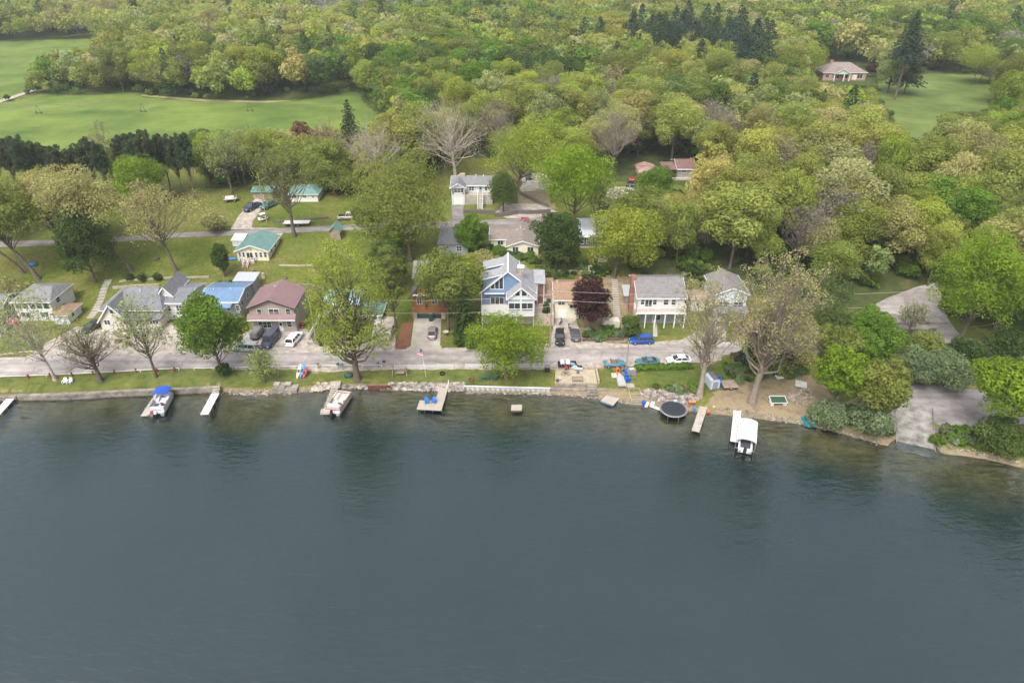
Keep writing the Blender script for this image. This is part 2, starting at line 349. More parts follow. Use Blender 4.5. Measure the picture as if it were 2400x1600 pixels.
def lake_material():
    m = bpy.data.materials.new('lake_water'); m.use_nodes = True; n = m.node_tree; n.nodes.clear()
    geo = n.nodes.new('ShaderNodeNewGeometry'); mp = n.nodes.new('ShaderNodeMapping'); mp.inputs['Rotation'].default_value = (0, 0, radians(24)); mp.inputs['Scale'].default_value = (.42, 1.25, 1)
    n.links.new(geo.outputs['Position'], mp.inputs[0]); hgt = None
    for sc, wt, det in ((1.0, 1., 2), (.3, .5, 1), (2.3, .3, 2)):
        t = n.nodes.new('ShaderNodeTexNoise'); t.inputs['Scale'].default_value = sc; t.inputs['Detail'].default_value = det; t.inputs['Distortion'].default_value = .15; n.links.new(mp.outputs[0], t.inputs['Vector'])
        q = n.nodes.new('ShaderNodeMath'); q.operation = 'MULTIPLY_ADD'; n.links.new(t.outputs['Fac'], q.inputs[0]); q.inputs[1].default_value = wt
        if hgt: n.links.new(hgt, q.inputs[2])
        else: q.inputs[2].default_value = 0
        hgt = q.outputs[0]
    gust = n.nodes.new('ShaderNodeTexNoise'); gust.inputs['Scale'].default_value = .018; gust.inputs['Detail'].default_value = 3; n.links.new(geo.outputs['Position'], gust.inputs['Vector'])
    gr = n.nodes.new('ShaderNodeMapRange'); gr.inputs[1].default_value = .35; gr.inputs[2].default_value = .65; gr.inputs[3].default_value = .6; gr.inputs[4].default_value = 1.; n.links.new(gust.outputs['Fac'], gr.inputs[0])
    bp = n.nodes.new('ShaderNodeBump'); bp.inputs['Distance'].default_value = .2; n.links.new(hgt, bp.inputs['Height']); n.links.new(gr.outputs[0], bp.inputs['Strength'])
    fr = n.nodes.new('ShaderNodeFresnel'); fr.inputs['IOR'].default_value = 1.8; n.links.new(bp.outputs[0], fr.inputs['Normal'])
    gl = n.nodes.new('ShaderNodeBsdfGlossy'); gl.inputs['Roughness'].default_value = .02; gl.inputs['Color'].default_value = (.86, .95, 1, 1); n.links.new(bp.outputs[0], gl.inputs['Normal'])
    tr = n.nodes.new('ShaderNodeBsdfTransparent'); tr.inputs[0].default_value = (.88, .95, .94, 1)
    x = n.nodes.new('ShaderNodeMixShader'); o = n.nodes.new('ShaderNodeOutputMaterial')
    n.links.new(fr.outputs[0], x.inputs[0]); n.links.new(tr.outputs[0], x.inputs[1]); n.links.new(gl.outputs[0], x.inputs[2]); n.links.new(x.outputs[0], o.inputs[0]); return m
b = MB(); b.add([(-2600, -30, 0), (2600, -30, 0), (2600, 112, 0), (-2600, 112, 0)], [(0, 1, 2, 3)]); tag(b.build('lake', lake_material()), kind='structure')

ASPHALT = road_material('worn_asphalt', (.28, .247, .235), (.39, .35, .33))
ASPHALT_DARK = road_material('dark_asphalt', (.19, .17, .165), (.28, .25, .245))
GRAVEL = mat('gravel', (.24, .205, .17), .95, .25, .9, rgb2=(.42, .375, .325), detail=10)
CONCRETE = mat('concrete', (.31, .28, .24), .85, .16, .4, rgb2=(.40, .37, .32), detail=9)
CONC_OLD = mat('old_concrete', (.12, .105, .085), .9, .3, .7, rgb2=(.29, .255, .215), detail=9, bump=.3)
MULCH = mat('mulch', (.17, .075, .04), .95, .35, 2.5)
CROP = mat('crop_field', (.06, .12, .010), .95, .3, .05, rgb2=(.135, .185, .027), detail=10)
MEADOW = mat('meadow_grass', (.062, .105, .016), .95, .25, .05, rgb2=(.135, .175, .034), detail=10)
LAWN = mat('mown_lawn', (.05, .085, .011), .95, .25, .5, rgb2=(.13, .135, .028), detail=12)
drape('field', FIELD, CROP, .12, maxlen=4, rough=2.5); drape('field', FAR_FIELD, CROP, .15, maxlen=6, rough=2); drape('meadow', CLEARING, MEADOW, .12, maxlen=4, rough=4)
drape('gravel_verge', [(60, 836), (130, 790), (180, 765), (240, 772), (420, 756), (470, 690), (500, 690), (450, 770), (560, 785), (590, 772), (720, 770), (735, 806), (845, 812), (885, 742), (930, 742), (925, 812), (1060, 815), (1290, 806), (1300, 738), (1350, 738), (1365, 800),
                       (1480, 806), (1600, 795), (1660, 762), (1700, 765), (1700, 812), (1690, 845), (1660, 848), (1470, 858), (1290, 866), (925, 866), (760, 872), (690, 866), (560, 866), (430, 862), (60, 878)], GRAVEL, .03, rough=2.5)
ROAD = [(-500, 908), (0, 884), (400, 865), (780, 857), (1060, 853), (1290, 850), (1460, 846), (1600, 838), (1700, 832), (1800, 815), (1900, 790), (1980, 762), (2060, 735), (2140, 735), (2190, 758), (2205, 800), (2230, 815), (2330, 850), (2460, 900), (2900, 1040),
        (2900, 960), (2460, 855), (2330, 815), (2245, 780), (2220, 745), (2205, 690), (2195, 662), (2150, 672), (2080, 698), (2000, 735), (1930, 760), (1820, 788), (1740, 800), (1600, 806), (1460, 814), (1290, 820), (1060, 821), (780, 826), (400, 832), (0, 838), (-500, 850)]
drape('road', ROAD, ASPHALT, .05)
drape('upper_road', [(-400, 580), (0, 566), (200, 560), (400, 547), (620, 537), (800, 528), (930, 522), (1140, 516), (1330, 508), (1330, 530), (1140, 540), (930, 534), (800, 541), (620, 549), (400, 558), (200, 572), (0, 580), (-400, 600)], ASPHALT_DARK, .05)
drape('driveway', [(540, 538), (560, 505), (585, 478), (600, 465), (625, 470), (612, 490), (592, 520), (590, 534), (650, 534), (650, 537)], GRAVEL, .04)
drape('driveway', [(1057, 482), (1087, 482), (1085, 500), (1090, 518), (1060, 520), (1060, 500)], ASPHALT_DARK, .06)
drape('driveway', [(615, 546), (665, 545), (655, 560), (640, 590), (628, 600), (630, 575)], GRAVEL, .04)
drape('gravel_yard', [(1220, 408), (1265, 405), (1300, 420), (1290, 445), (1215, 450), (1225, 430)], GRAVEL, .05)
drape('gravel_yard', [(1180, 478), (1270, 478), (1310, 500), (1250, 512), (1190, 512), (1160, 500)], GRAVEL, .05)
drape('gravel_yard', [(1420, 448), (1440, 438), (1520, 440), (1530, 462), (1470, 470), (1420, 462)], GRAVEL, .05)
drape('farm_track', [(-300, 300), (0, 236), (60, 216), (90, 205), (92, 210), (62, 222), (0, 243), (-300, 312)], GRAVEL, .22); drape('farm_track', [(210, 143), (228, 137), (262, 128), (262, 132), (232, 142), (212, 148)], GRAVEL, .3)
drape('farm_track', [(330, 223), (480, 234), (620, 238), (700, 236), (620, 243), (480, 240), (332, 227)], mat('dry_track', (.2, .2, .08), .95, .2, .1), .2)
drape('concrete_driveway', [C(3, 1035, 600), C(3, 1300, 600), C(3, 1285, 860), C(3, 1310, 908), C(3, 955, 915), C(3, 1000, 870)], CONCRETE, .09)
drape('mulch_bed', [C(3, 925, 650), C(3, 1020, 640), C(3, 990, 870), C(3, 950, 905), C(3, 850, 900), C(3, 855, 860)], MULCH, .10)
drape('parking_lot', [(2010, 905), (2060, 895), (2160, 900), (2300, 915), (2420, 940), (2600, 980), (2600, 1010), (2440, 990), (2330, 1000), (2290, 1006), (2180, 1018), (2100, 1018), (2060, 985), (2000, 955)], road_material('lot_asphalt', (.205, .185, .18), (.29, .265, .255)), .06)
drape('sidewalk_path', [C(5, 1115, 655), C(5, 1155, 655), C(5, 1160, 780), C(5, 1118, 780)], CONCRETE, .05)
drape('lawn', [(-400, 915), (0, 888), (400, 868), (700, 872), (760, 878), (900, 868), (1290, 868), (1290, 903), (1080, 900), (900, 898), (700, 902), (530, 908), (400, 908), (0, 925), (-400, 935)], LAWN, .045, rough=2)
drape('lawn', [(0, 786), (50, 765), (105, 770), (100, 822), (0, 828), (-200, 840), (-200, 800)], LAWN, .05)
drape('lawn', [(745, 750), (880, 742), (868, 800), (735, 797)], LAWN, .055); drape('lawn', [(1510, 865), (1640, 858), (1720, 855), (1740, 885), (1700, 915), (1640, 912), (1515, 906)], mat('rough_grass', (.05, .09, .01), .95, .25, .6, rgb2=(.11, .13, .022)), .05)
drape('lawn', [C(5, 545, 1095), C(5, 730, 1095), C(5, 760, 1270), C(5, 560, 1270)], LAWN, .07); drape('lawn', [C(5, 960, 650), C(5, 1400, 650), C(5, 1380, 770), C(5, 960, 770)], LAWN, .03)
RC = mat('ramp_concrete', (.085, .078, .07), .8, .3, .55, rgb2=(.31, .29, .265), detail=9); rn = (-RAMP_U[1]*2.75, RAMP_U[0]*2.75)   # the boat ramp: sloping concrete panels running into the water
def on_ramp(t, k, up=0.): return Vector((RAMP_B[0] + RAMP_U[0]*t*RAMP_L + k*rn[0], RAMP_B[1] + RAMP_U[1]*t*RAMP_L + k*rn[1], -.35 + 1.85*t + .16 + up))
r = thing('boat_ramp', 'grey wet streaked concrete boat ramp sloping from the parking area into the lake', 'boat ramp')
for t0, t1 in ((-.08, .22), (.225, .5), (.505, .76), (.765, 1.0)): MB().slab([on_ramp(t1, 1), on_ramp(t1, -1), on_ramp(t0, -1), on_ramp(t0, 1)], .25).build('panel', RC, r)
for k in (-1.03, 1.03): MB().bar(on_ramp(-.08, k, .03), on_ramp(1.0, k, .03), .14, .14).build('kerb', RC, r)
# ------------------------------------------------------------------ trees
def leaf_quads(rs, P, N, size, jitter=.35):
    """leaf-like faces at points P facing N"""
    n = len(P); N = N + rs.normal(0, .55, (n, 3)); N /= np.linalg.norm(N, axis=1)[:, None] + 1e-6
    A = np.cross(N, rs.normal(0, 1, (n, 3))); A /= np.linalg.norm(A, axis=1)[:, None] + 1e-6; B = np.cross(N, A)
    s = size*rs.uniform(1 - jitter, 1 + jitter, n)[:, None]; l = A*s; wd = B*s*rs.uniform(.45, .8, n)[:, None]
    V = np.stack([P - l, P - wd*.9 + l*.1, P + l, P + wd + l*.15], 1).reshape(-1, 3)
    return V, np.arange(4*n).reshape(n, 4)
def sphere_dirs(rs, n, up=0.):
    d = rs.normal(0, 1, (n, 3)); d[:, 2] += up; return d/np.linalg.norm(d, axis=1)[:, None]
def tubes_np(paths):
    """paths: list of (points (k,3), radii (k)); 4-sided tapering limbs"""
    V, F, k0 = [], [], 0; n = 5
    for pts, rad in paths:
        pts = np.asarray(pts, float); k = len(pts); T = np.gradient(pts, axis=0); T /= np.linalg.norm(T, axis=1)[:, None] + 1e-9
        ref = np.array([1., .13, .2]) if abs(T[0, 2]) > .8 else np.array([0, .1, 1.])
        U = np.cross(T, ref); U /= np.linalg.norm(U, axis=1)[:, None] + 1e-9; W = np.cross(T, U)
        m = n if rad[0] > .06 else 3
        a = 2*pi*np.arange(m)/m
        R = pts[:, None] + (U[:, None]*np.cos(a)[None, :, None] + W[:, None]*np.sin(a)[None, :, None])*np.asarray(rad)[:, None, None]
        V.append(R.reshape(-1, 3)); i = np.arange(k - 1)[:, None]*m; j = np.arange(m)[None]
        F.append((k0 + np.stack([i + j, i + (j+1) % m, i + m + (j+1) % m, i + m + j], -1)).reshape(-1, 4)); k0 += k*m
    return np.concatenate(V), np.concatenate(F)
KIND = {   # clumps, clump radius / crown radius, leaf faces, leaf size (m), twigs per clump, crown base / height, interior share
    'oak':    dict(nc=40, cr=.31, nl=9500, ls=.24, tw=3, cb=.30, inn=.10),
    'maple':  dict(nc=60, cr=.29, nl=14000, ls=.23, tw=2, cb=.16, inn=.12),
    'cotton': dict(nc=110, cr=.17, nl=8200, ls=.19, tw=5, cb=.12, inn=.05),
    'sparse': dict(nc=60, cr=.22, nl=1500, ls=.2, tw=7, cb=.25, inn=.05),
    'bud':    dict(nc=120, cr=.16, nl=6200, ls=.17, tw=6, cb=.12, inn=.06),
    'bare':   dict(nc=64, cr=.24, nl=150, ls=.2, tw=9, cb=.25, inn=0.),
    'shrub':  dict(nc=22, cr=.42, nl=5200, ls=.2, tw=2, cb=.0, inn=.1),
    'column': dict(nc=40, cr=.5, nl=8000, ls=.23, tw=0, cb=.05, inn=.15),
    'pine':   dict(nc=54, cr=.24, nl=3000, ls=.3, tw=1, cb=.25, inn=.1),
    'willow': dict(nc=50, cr=.25, nl=2600, ls=.22, tw=6, cb=.2, inn=.1)}
def crown_clumps(rs, k, H, R, off, nc, cb, bulge):
    """clump centres on an uneven egg-shaped envelope"""
    hb = H*cb; out = []
    hh = (H - hb)/2; cz = hb + hh
    for i in range(nc):
        f = (i + .5)/nc; z = 1 - 1.72*f; ph = i*2.39996 + rs.uniform(-.4, .4)
        rr = sqrt(max(0, 1 - z*z)); q = rs.uniform(.62, 1.0) if i % 4 else rs.uniform(.25, .6)
        wob = 1 + bulge*sin(3*ph + rs.uniform(0, .5)) + rs.uniform(-.12, .12)
        out.append((off[0]*(.4 + .6*(z+1)/2) + R*.82*rr*q*wob*cos(ph), off[1] + R*.82*rr*q*wob*sin(ph), cz + hh*.86*z*(q if q > .6 else q + .1)))
    return np.array(out)
def tree_meshes(name, seed, H, R, kind, off=(0, 0), trunk_r=None, lean=(0, 0), leaves=1., size=1., cb=None, two_stem=False, bark=None, warm=0.):
    """one tree in metres with its foot at the origin: (trunk mesh, crown mesh)"""
    k = KIND[kind]; rs = np.random.RandomState(seed); cb = k['cb'] if cb is None else cb
    cl = crown_clumps(rs, kind, H, R, off, k['nc'], cb, .14); cr = R*k['cr']*rs.uniform(.7, 1.25, len(cl))
    tr = trunk_r or H*.017 + .06; top = np.array([off[0]*.8 + lean[0], off[1]*.8 + lean[1], H*(.62 if kind not in ('column', 'pine') else .93)])
    def axis(t):
        b = np.array([lean[0]*t*1.0 + (off[0]*.8)*t**1.6, lean[1]*t + off[1]*.8*t*t, top[2]*t]); return b + np.array([sin(4*t + seed), cos(3*t + seed), 0])*.02*H*t*(1-t)
    ts = np.linspace(0, 1, 9); paths = []
    if kind != 'shrub':
        rad = tr*(1 - .72*ts); rad[0] *= 1.45
        paths.append(([axis(t) - (0, 0, .4 if t == 0 else 0) for t in ts], rad))
    for c, r in zip(cl, cr):
        t0 = min(.97, max(.10 if kind in ('shrub', 'maple', 'cotton', 'bare') else .26, (c[2]/top[2])*rs.uniform(.42, .72)))
        if kind == 'shrub': t0 = 0
        a = axis(t0); dv = c - a; L = np.linalg.norm(dv)
        m1 = a + dv*.35 + np.array([0, 0, -.04*L]) + rs.normal(0, .05*L, 3); m2 = a + dv*.7 + rs.normal(0, .05*L, 3)
        b0 = tr*(1 - .72*t0)*rs.uniform(.28, .5) if kind != 'shrub' else .04
        paths.append(([a, m1, m2, c], [b0, b0*.7, b0*.45, b0*.2 + .01]))
        for q in range(k['tw']):
            d = sphere_dirs(rs, 1, .5)[0]; e = c + d*r*rs.uniform(.8, 1.25); s = m2 + (c - m2)*rs.uniform(0, 1)
            mid = (s + e)/2 + rs.normal(0, .08*r, 3) + np.array([0, 0, .06*r])
            tw = max(.018, b0*.16); paths.append(([s, mid, e], [tw, tw*.7, tw*.35]))
            if kind in ('bare', 'bud', 'sparse') and q % 2 == 0:
                for _ in range(2):
                    e2 = mid + sphere_dirs(rs, 1, .4)[0]*r*.6; paths.append(([mid, (mid+e2)/2, e2], [tw*.6, tw*.5, tw*.25]))
    TV, TF = tubes_np(paths); tme = mesh_from(name + '_trunk', TV, [TF], bark or BARK, smooth=True)
    n = int(k['nl']*leaves); wgt = cr**2; ci = rs.choice(len(cl), n, p=wgt/wgt.sum()); d = sphere_dirs(rs, n, .35)
    ins = rs.rand(n) < k['inn']; q = np.where(ins, rs.uniform(.2, .7, n), rs.uniform(.78, 1.08, n))
    sq = np.array([1, 1, .8]); P = cl[ci] + d*sq*(cr[ci]*q)[:, None]; P[:, 2] = np.maximum(P[:, 2], .15)
    if kind == 'willow': P[:, 2] -= np.abs(rs.normal(0, .12*H, n)); P[:, 2] = np.maximum(P[:, 2], .3)
    LV, LF = leaf_quads(rs, P, d, k['ls']*size)
    tone = rs.uniform(.86, 1.14, n)*(rs.uniform(.85, 1.15, len(cl))[ci]); tint = np.stack([tone*(1 + warm*rs.uniform(0, 1, n)), tone, tone*rs.uniform(.8, 1.1, n)], 1)
    return tme, mesh_from(name + '_crown', LV, [LF], LEAF, tint)
def conifer_meshes(name, seed, H, R, rows=16, sprays=2600, gap=0., cb=.08):
    rs = np.random.RandomState(seed); paths = [([(0, 0, -.3), (0, 0, H*.5), (0, 0, H*.98)], [H*.016 + .05, H*.01 + .03, .02])]; P, N, A = [], [], []
    for i in range(rows):
        f = i/(rows - 1); z = H*(cb + (1 - cb)*f); L = R*(1 - f)**.8*rs.uniform(.75, 1.15) + .25; nb = 6 + int(5*(1 - f)); a0 = rs.uniform(0, 6)
        for b in range(nb):
            a = a0 + 2*pi*b/nb + rs.uniform(-.2, .2); l = L*rs.uniform(.7 - gap, 1.12); u = np.array([cos(a), sin(a), 0])
            tip = np.array([0, 0, z - .22*l + .1*H/rows]) + u*l; paths.append(([(0, 0, z), (u*l*.5 + (0, 0, z - .06*l)), tip], [.05, .035, .012]))
            m = max(4, int(sprays*l/(R*.52)/(rows*8))); s = rs.uniform(.15, 1.05, m)
            side = np.array([-u[1], u[0], 0]); p = np.array([0, 0, z]) + u*(l*s)[:, None] + side*(rs.uniform(-1, 1, m)*(.1 + .24*l*(1.1 - s)))[:, None]
            p[:, 2] += -.22*l*s**1.6 + rs.uniform(-.12, .1, m); P.append(p); N.append(np.tile(u*.35 + np.array([0, 0, 1.]), (m, 1)))
    P, N = np.concatenate(P), np.concatenate(N); LV, LF = leaf_quads(rs, P, N, .30*(R/3)**.4)
    tone = rs.uniform(.7, 1.25, len(P)); TV, TF = tubes_np(paths)
    return mesh_from(name + '_trunk', TV, [TF], BARK, smooth=True), mesh_from(name + '_crown', LV, [LF], LEAF, np.stack([tone]*3, 1))
def plant_tree(name, meshes, loc, color, label, cat='tree', group=None, rz=0., sc=(1, 1, 1), parts=('trunk', 'crown')):
    root = thing(name, label, cat, loc, rz, group); root.scale = sc
    for pn, me in zip(parts, meshes):
        o = link(bpy.data.objects.new(pn, me), root)
        o.color = (*color, 1) if pn in ('crown', 'foliage') else (1, 1, 1, 1)
    return root
TONES = {'gold': (.29, .315, .075), 'tan': (.355, .345, .14), 'olive': (.20, .24, .056), 'yellow': (.27, .33, .05), 'lime': (.195, .295, .028), 'fresh': (.135, .235, .032),
         'mid': (.12, .178, .046), 'deep': (.075, .122, .033), 'pine': (.062, .095, .047), 'blue': (.055, .092, .062), 'grey': (.30, .275, .245), 'pale': (.30, .36, .13), 'sage': (.19, .255, .13),
         'rust': (.33, .25, .145), 'purple': (.075, .04, .038), 'red': (.20, .095, .07), 'bud': (.36, .335, .15)}
def hedge(label, a, b_, hgt, wd, tone):
    A, B = G(*a), G(*b_); d = B - A; L = d.length; rs = np.random.RandomState(31); n = int(L*260); t = rs.rand(n); P = np.stack([(t - .5)*L, rs.uniform(-.5, .5, n)*wd, hgt*rs.uniform(.05, 1, n)**.6*(1 + .18*np.sin(t*31) + .12*np.sin(t*77))], 1)
    D = np.stack([np.zeros(n), np.sign(P[:, 1])*.6, np.ones(n)], 1); V, F = leaf_quads(rs, P, D, .2); tone_ = rs.uniform(.75, 1.2, n); root = thing('hedge', label, 'hedge', (A + B)/2, math.atan2(d.y, d.x))
    TV, TF = tubes_np([([((k + .5)/12*L - L/2, 0, -.2), ((k + .5)/12*L - L/2, .05, hgt*.6)], [.06, .03]) for k in range(12)])
    o = link(bpy.data.objects.new('foliage', mesh_from('hedge_foliage', V, [F], LEAF, np.stack([tone_]*3, 1))), root); o.color = (*TONES[tone], 1); link(bpy.data.objects.new('stem', mesh_from('hedge_stem', TV, [TF], BARK)), root)
_seed = [100]
def hero(name, bx, by, ty, l, r, kind, tone, label, leaves=1., size=1., tr=None, lean=0., cb=None, group=None, bark=None, warm=0., loc=None, cat='tree', depth_off=0.):
    """a tree of its own: foot at picture point (bx,by), top at ty, crown from l to r"""
    _seed[0] += 7; p = loc or G(bx, by); H = max(1., zat(ty, p.y) - p.z); s = scale_at(p.y, p.z + H*.6); R = (r - l)/2/s*(1.12 if kind in ('oak', 'sparse', 'cotton', 'bud', 'bare') else 1.04); off = ((l + r)/2 - bx)/s
    if kind == 'conifer': me = conifer_meshes(name, _seed[0], H, R, rows=max(9, int(H*1.1)), sprays=int(2600*leaves), cb=.08 if cb is None else cb)
    else: me = tree_meshes(name, _seed[0], H, R, kind, (off, depth_off), tr, (lean/s, 0), leaves, size, cb, bark=bark, warm=warm)
    pn = ('stem', 'foliage') if kind in ('shrub', 'column') and cat != 'tree' else ('trunk', 'crown')
    return plant_tree(name, me, p, TONES[tone], label, cat, group, parts=pn)
# ------------------------------------------------------------------ houses
WHITE = mat('white_paint', (.62, .61, .59), .6, .06, 1.5); TRIM = mat('white_trim', (.66, .66, .65), .55, .04, 2)
GLASS = mat('window_glass', (.035, .045, .05), .08, .3, .5, spec=.6)
def door_mat(rgb): return mat('door_%d_%d_%d' % tuple(int(c*99) for c in rgb), rgb, .55, .06, 2)
def shingle(name, rgb): return banded(name, rgb, tuple(c*.7 for c in rgb), 'y', .24, .9, .22, .16)
class House:
    """walls, roof, windows and doors on a base whose front edge is seen from pl to pr at picture height pyb; local x along the front, y into the depth, z up"""
    def __init__(s, name, label, cat, pl, pr, pyb, z=None, group=None, sink=1.2):
        p = G((pl + pr)/2, pyb); s.y0 = p.y; s.z0 = p.z if z is None else z
        if z is not None: s.y0 = on_plane((pl+pr)/2, pyb, z)[1]
        s.x0 = xat((pl + pr)/2, s.y0, s.z0); s.root = thing(name, label, cat, (s.x0, s.y0, s.z0), 0, group); s.sink = sink
    def X(s, px, py=None, yo=0., z=None):
        zz = z if z is not None else (zat(py, s.y0 + yo) if py is not None else s.z0); return xat(px, s.y0 + yo, zz) - s.x0
    def Z(s, py, yo=0.): return zat(py, s.y0 + yo) - s.z0
    def P(s, px, py, yo=0.): return s.X(px, py, yo), s.Z(py, yo)
    def walls(s, x0, x1, y0, y1, ze, m, zr=None, ridge='y', xr=None, z0=None, name='wall'):
        b = MB(); lo = -s.sink if z0 is None else z0
        if zr is None: b.box(x0, x1, y0, y1, lo, ze)
        elif ridge == 'y': b.prism([(x0, lo), (x1, lo), (x1, ze), ((x0+x1)/2 if xr is None else xr, zr), (x0, ze)], 'y', y0, y1)
        else: b.prism([(y0, lo), (y1, lo), (y1, ze), ((y0+y1)/2, zr), (y0, ze)], 'x', x0, x1)
        return b.build(name, m, s.root)
    def gable(s, x0, x1, y0, y1, ze, zr, m, ridge='y', xr=None, oh=.4, th=.16, ribs=0., name='roof', fascia=None):
        """two slopes; eaves at ze over the walls x0..x1/y0..y1; optional raised seams"""
        b = MB(); xr = (x0+x1)/2 if xr is None else xr; lines = []
        def sl(a, bb, c, d):
            b.slab([a, bb, c, d], th)
            if ribs:
                a, bb, c, d = map(Vector, (a, bb, c, d)); k = int((bb - a).length/ribs)
                for i in range(1, k): b.bar(a.lerp(bb, i/k) + Vector((0, 0, .025)), d.lerp(c, i/k) + Vector((0, 0, .025)), .05, .05)
        if ridge == 'y':
            for xe, sg in ((x0, -1), (x1, 1)):
                g = (zr - ze)/abs(xr - xe); e = xe + sg*oh; zE = ze - g*oh + th
                sl((e, y0 - oh, zE), (e, y1 + oh, zE), (xr, y1 + oh, zr + th), (xr, y0 - oh, zr + th))
            if fascia:
                f = MB()
                for xe, sg in ((x0, -1), (x1, 1)):
                    g = (zr - ze)/abs(xr - xe); f.bar((xe + sg*oh, y0 - oh - .04, ze - g*oh + .05), (xr, y0 - oh - .04, zr + .05), .07, .24)
                    f.bar((xe + sg*(oh + .04), y0 - oh, ze - g*oh + .05), (xe + sg*(oh + .04), y1 + oh, ze - g*oh + .05), .07, .2)
                f.build('fascia', fascia, s.root)
        else:
            ym = (y0 + y1)/2
            for ye, sg in ((y0, -1), (y1, 1)):
                g = (zr - ze)/abs(ym - ye); e = ye + sg*oh; zE = ze - g*oh + th
                sl((x0 - oh, e, zE), (x1 + oh, e, zE), (x1 + oh, ym, zr + th), (x0 - oh, ym, zr + th))
            if fascia:
                f = MB(); g = (zr - ze)/abs(ym - y0); f.box(x0 - oh, x1 + oh, y0 - oh - .06, y0 - oh - .01, ze - g*oh - .12, ze - g*oh + th)
                for xx in (x0 - oh - .03, x1 + oh + .03):
                    f.bar((xx, y0 - oh, ze - g*oh + .05), (xx, ym, zr + .05), .06, .2); f.bar((xx, y1 + oh, ze - g*oh + .05), (xx, ym, zr + .05), .06, .2)
                f.build('fascia', fascia, s.root)
        return b.build(name, m, s.root)
    def hip(s, x0, x1, y0, y1, ze, zr, m, oh=.45, inset=None, name='roof', fascia=TRIM, inset2=None):
        b = MB(); i1 = (y1 - y0)/2 if inset is None else inset; i2 = i1 if inset2 is None else inset2; ym = (y0+y1)/2; X0, X1, Y0, Y1 = x0 - oh, x1 + oh, y0 - oh, y1 + oh; a, c = (x0 + i1, ym, zr), (x1 - i2, ym, zr)
        b.add([(X0, Y0, ze), (X1, Y0, ze), (X1, Y1, ze), (X0, Y1, ze), a, c, (X0, Y0, ze - .14), (X1, Y0, ze - .14), (X1, Y1, ze - .14), (X0, Y1, ze - .14)],
              [(0, 1, 5, 4), (1, 2, 5), (2, 3, 4, 5), (3, 0, 4), (9, 8, 7, 6), (0, 6, 7, 1), (1, 7, 8, 2), (2, 8, 9, 3), (3, 9, 6, 0)])
        if fascia: f = MB(); f.box(X0, X1, Y0 - .05, Y0 - .005, ze - .18, ze - .01); f.box(X1 + .005, X1 + .05, Y0, Y1, ze - .18, ze - .01); f.box(X0 - .05, X0 - .005, Y0, Y1, ze - .18, ze - .01); f.build('fascia', fascia, s.root)
        return b.build(name, m, s.root)
    def slab(s, pts, m, th=.15, name='roof', parent=None): b = MB(); b.slab(pts, th); return b.build(name, m, parent or s.root)
    def box(s, name, x0, x1, y0, y1, z0, z1, m, parent=None): b = MB(); b.box(x0, x1, y0, y1, z0, z1); return b.build(name, m, parent or s.root)
    def window(s, x0, x1, z0, z1, y=0., nx=1, nz=1, face='y', frame=TRIM, t=.08, glass=GLASS, name='window'):
        """frame with its bars, and the pane as a sub-part; face 'y' looks to -y at y, 'x' looks to +x at x=y, '-x' to -x"""
        f, g = MB(), MB(); sg = -1 if face in ('y', '-x') else 1
        def B(mb, u0, u1, w0, w1, d0, d1):
            if face == 'y': mb.box(u0, u1, y - d1, y - d0, w0, w1)
            else: mb.box(y + sg*d0, y + sg*d1, u0, u1, w0, w1)
        B(f, x0 - t, x0, z0 - t, z1 + t, .004, .07); B(f, x1, x1 + t, z0 - t, z1 + t, .004, .07); B(f, x0, x1, z0 - t, z0, .004, .07); B(f, x0, x1, z1, z1 + t, .004, .07)
        for i in range(1, nx): u = x0 + (x1 - x0)*i/nx; B(f, u - t*.45, u + t*.45, z0, z1, .004, .06)
        for i in range(1, nz): w_ = z0 + (z1 - z0)*i/nz; B(f, x0, x1, w_ - t*.35, w_ + t*.35, .008, .055)
        B(g, x0, x1, z0, z1, .003, .03); r = f.build(name, frame, s.root); g.build('pane', glass, r); return r
    def win(s, l, t, r, b, y=0., nx=1, nz=2, **k):
        """a window seen in the picture from (l,t) to (r,b) on the wall y metres behind the front"""
        x0, z1 = s.P(l, t, y); x1, z0 = s.P(r, b, y); return s.window(x0, x1, z0, z1, y, nx, nz, **k)
    def door(s, l, t, r, b, y=0., m=TRIM, panes=True, name='door'):
        x0, z1 = s.P(l, t, y); x1, z0 = s.P(r, b, y); d = s.box(name, x0, x1, y - .07, y - .004, z0, z1, m)
        if panes: s.box('pane', x0 + .2*(x1-x0), x1 - .2*(x1-x0), y - .09, y - .072, z0 + .55*(z1-z0), z0 + .88*(z1-z0), GLASS, d)
        k = MB(); k.box(x1 - .16*(x1-x0), x1 - .07*(x1-x0), y - .12, y - .072, z0 + .43*(z1-z0), z0 + .48*(z1-z0)); k.build('handle', mat('dark_metal', (.06, .06, .06), .4, .1), d); return d
    def garage_door(s, l, t, r, b, y=0., m=TRIM, rows=4):
        x0, z1 = s.P(l, t, y); x1, z0 = s.P(r, b, y); q = MB()
        for i in range(rows): q.box(x0, x1, y - .08, y - .01, z0 + (z1-z0)*i/rows + .02, z0 + (z1-z0)*(i+1)/rows - .02)
        q.box(x0, x1, y - .05, y - .005, z0, z1); return q.build('garage_door', m, s.root)
    def vent(s, x, y, z, hgt=.5, r=.07, m=TRIM): b = MB(); b.lathe([(r, -.3), (r, hgt), (r*1.5, hgt), (r*1.5, hgt + .08)], (x, y, z), 8); return b.build('vent_pipe', m, s.root)
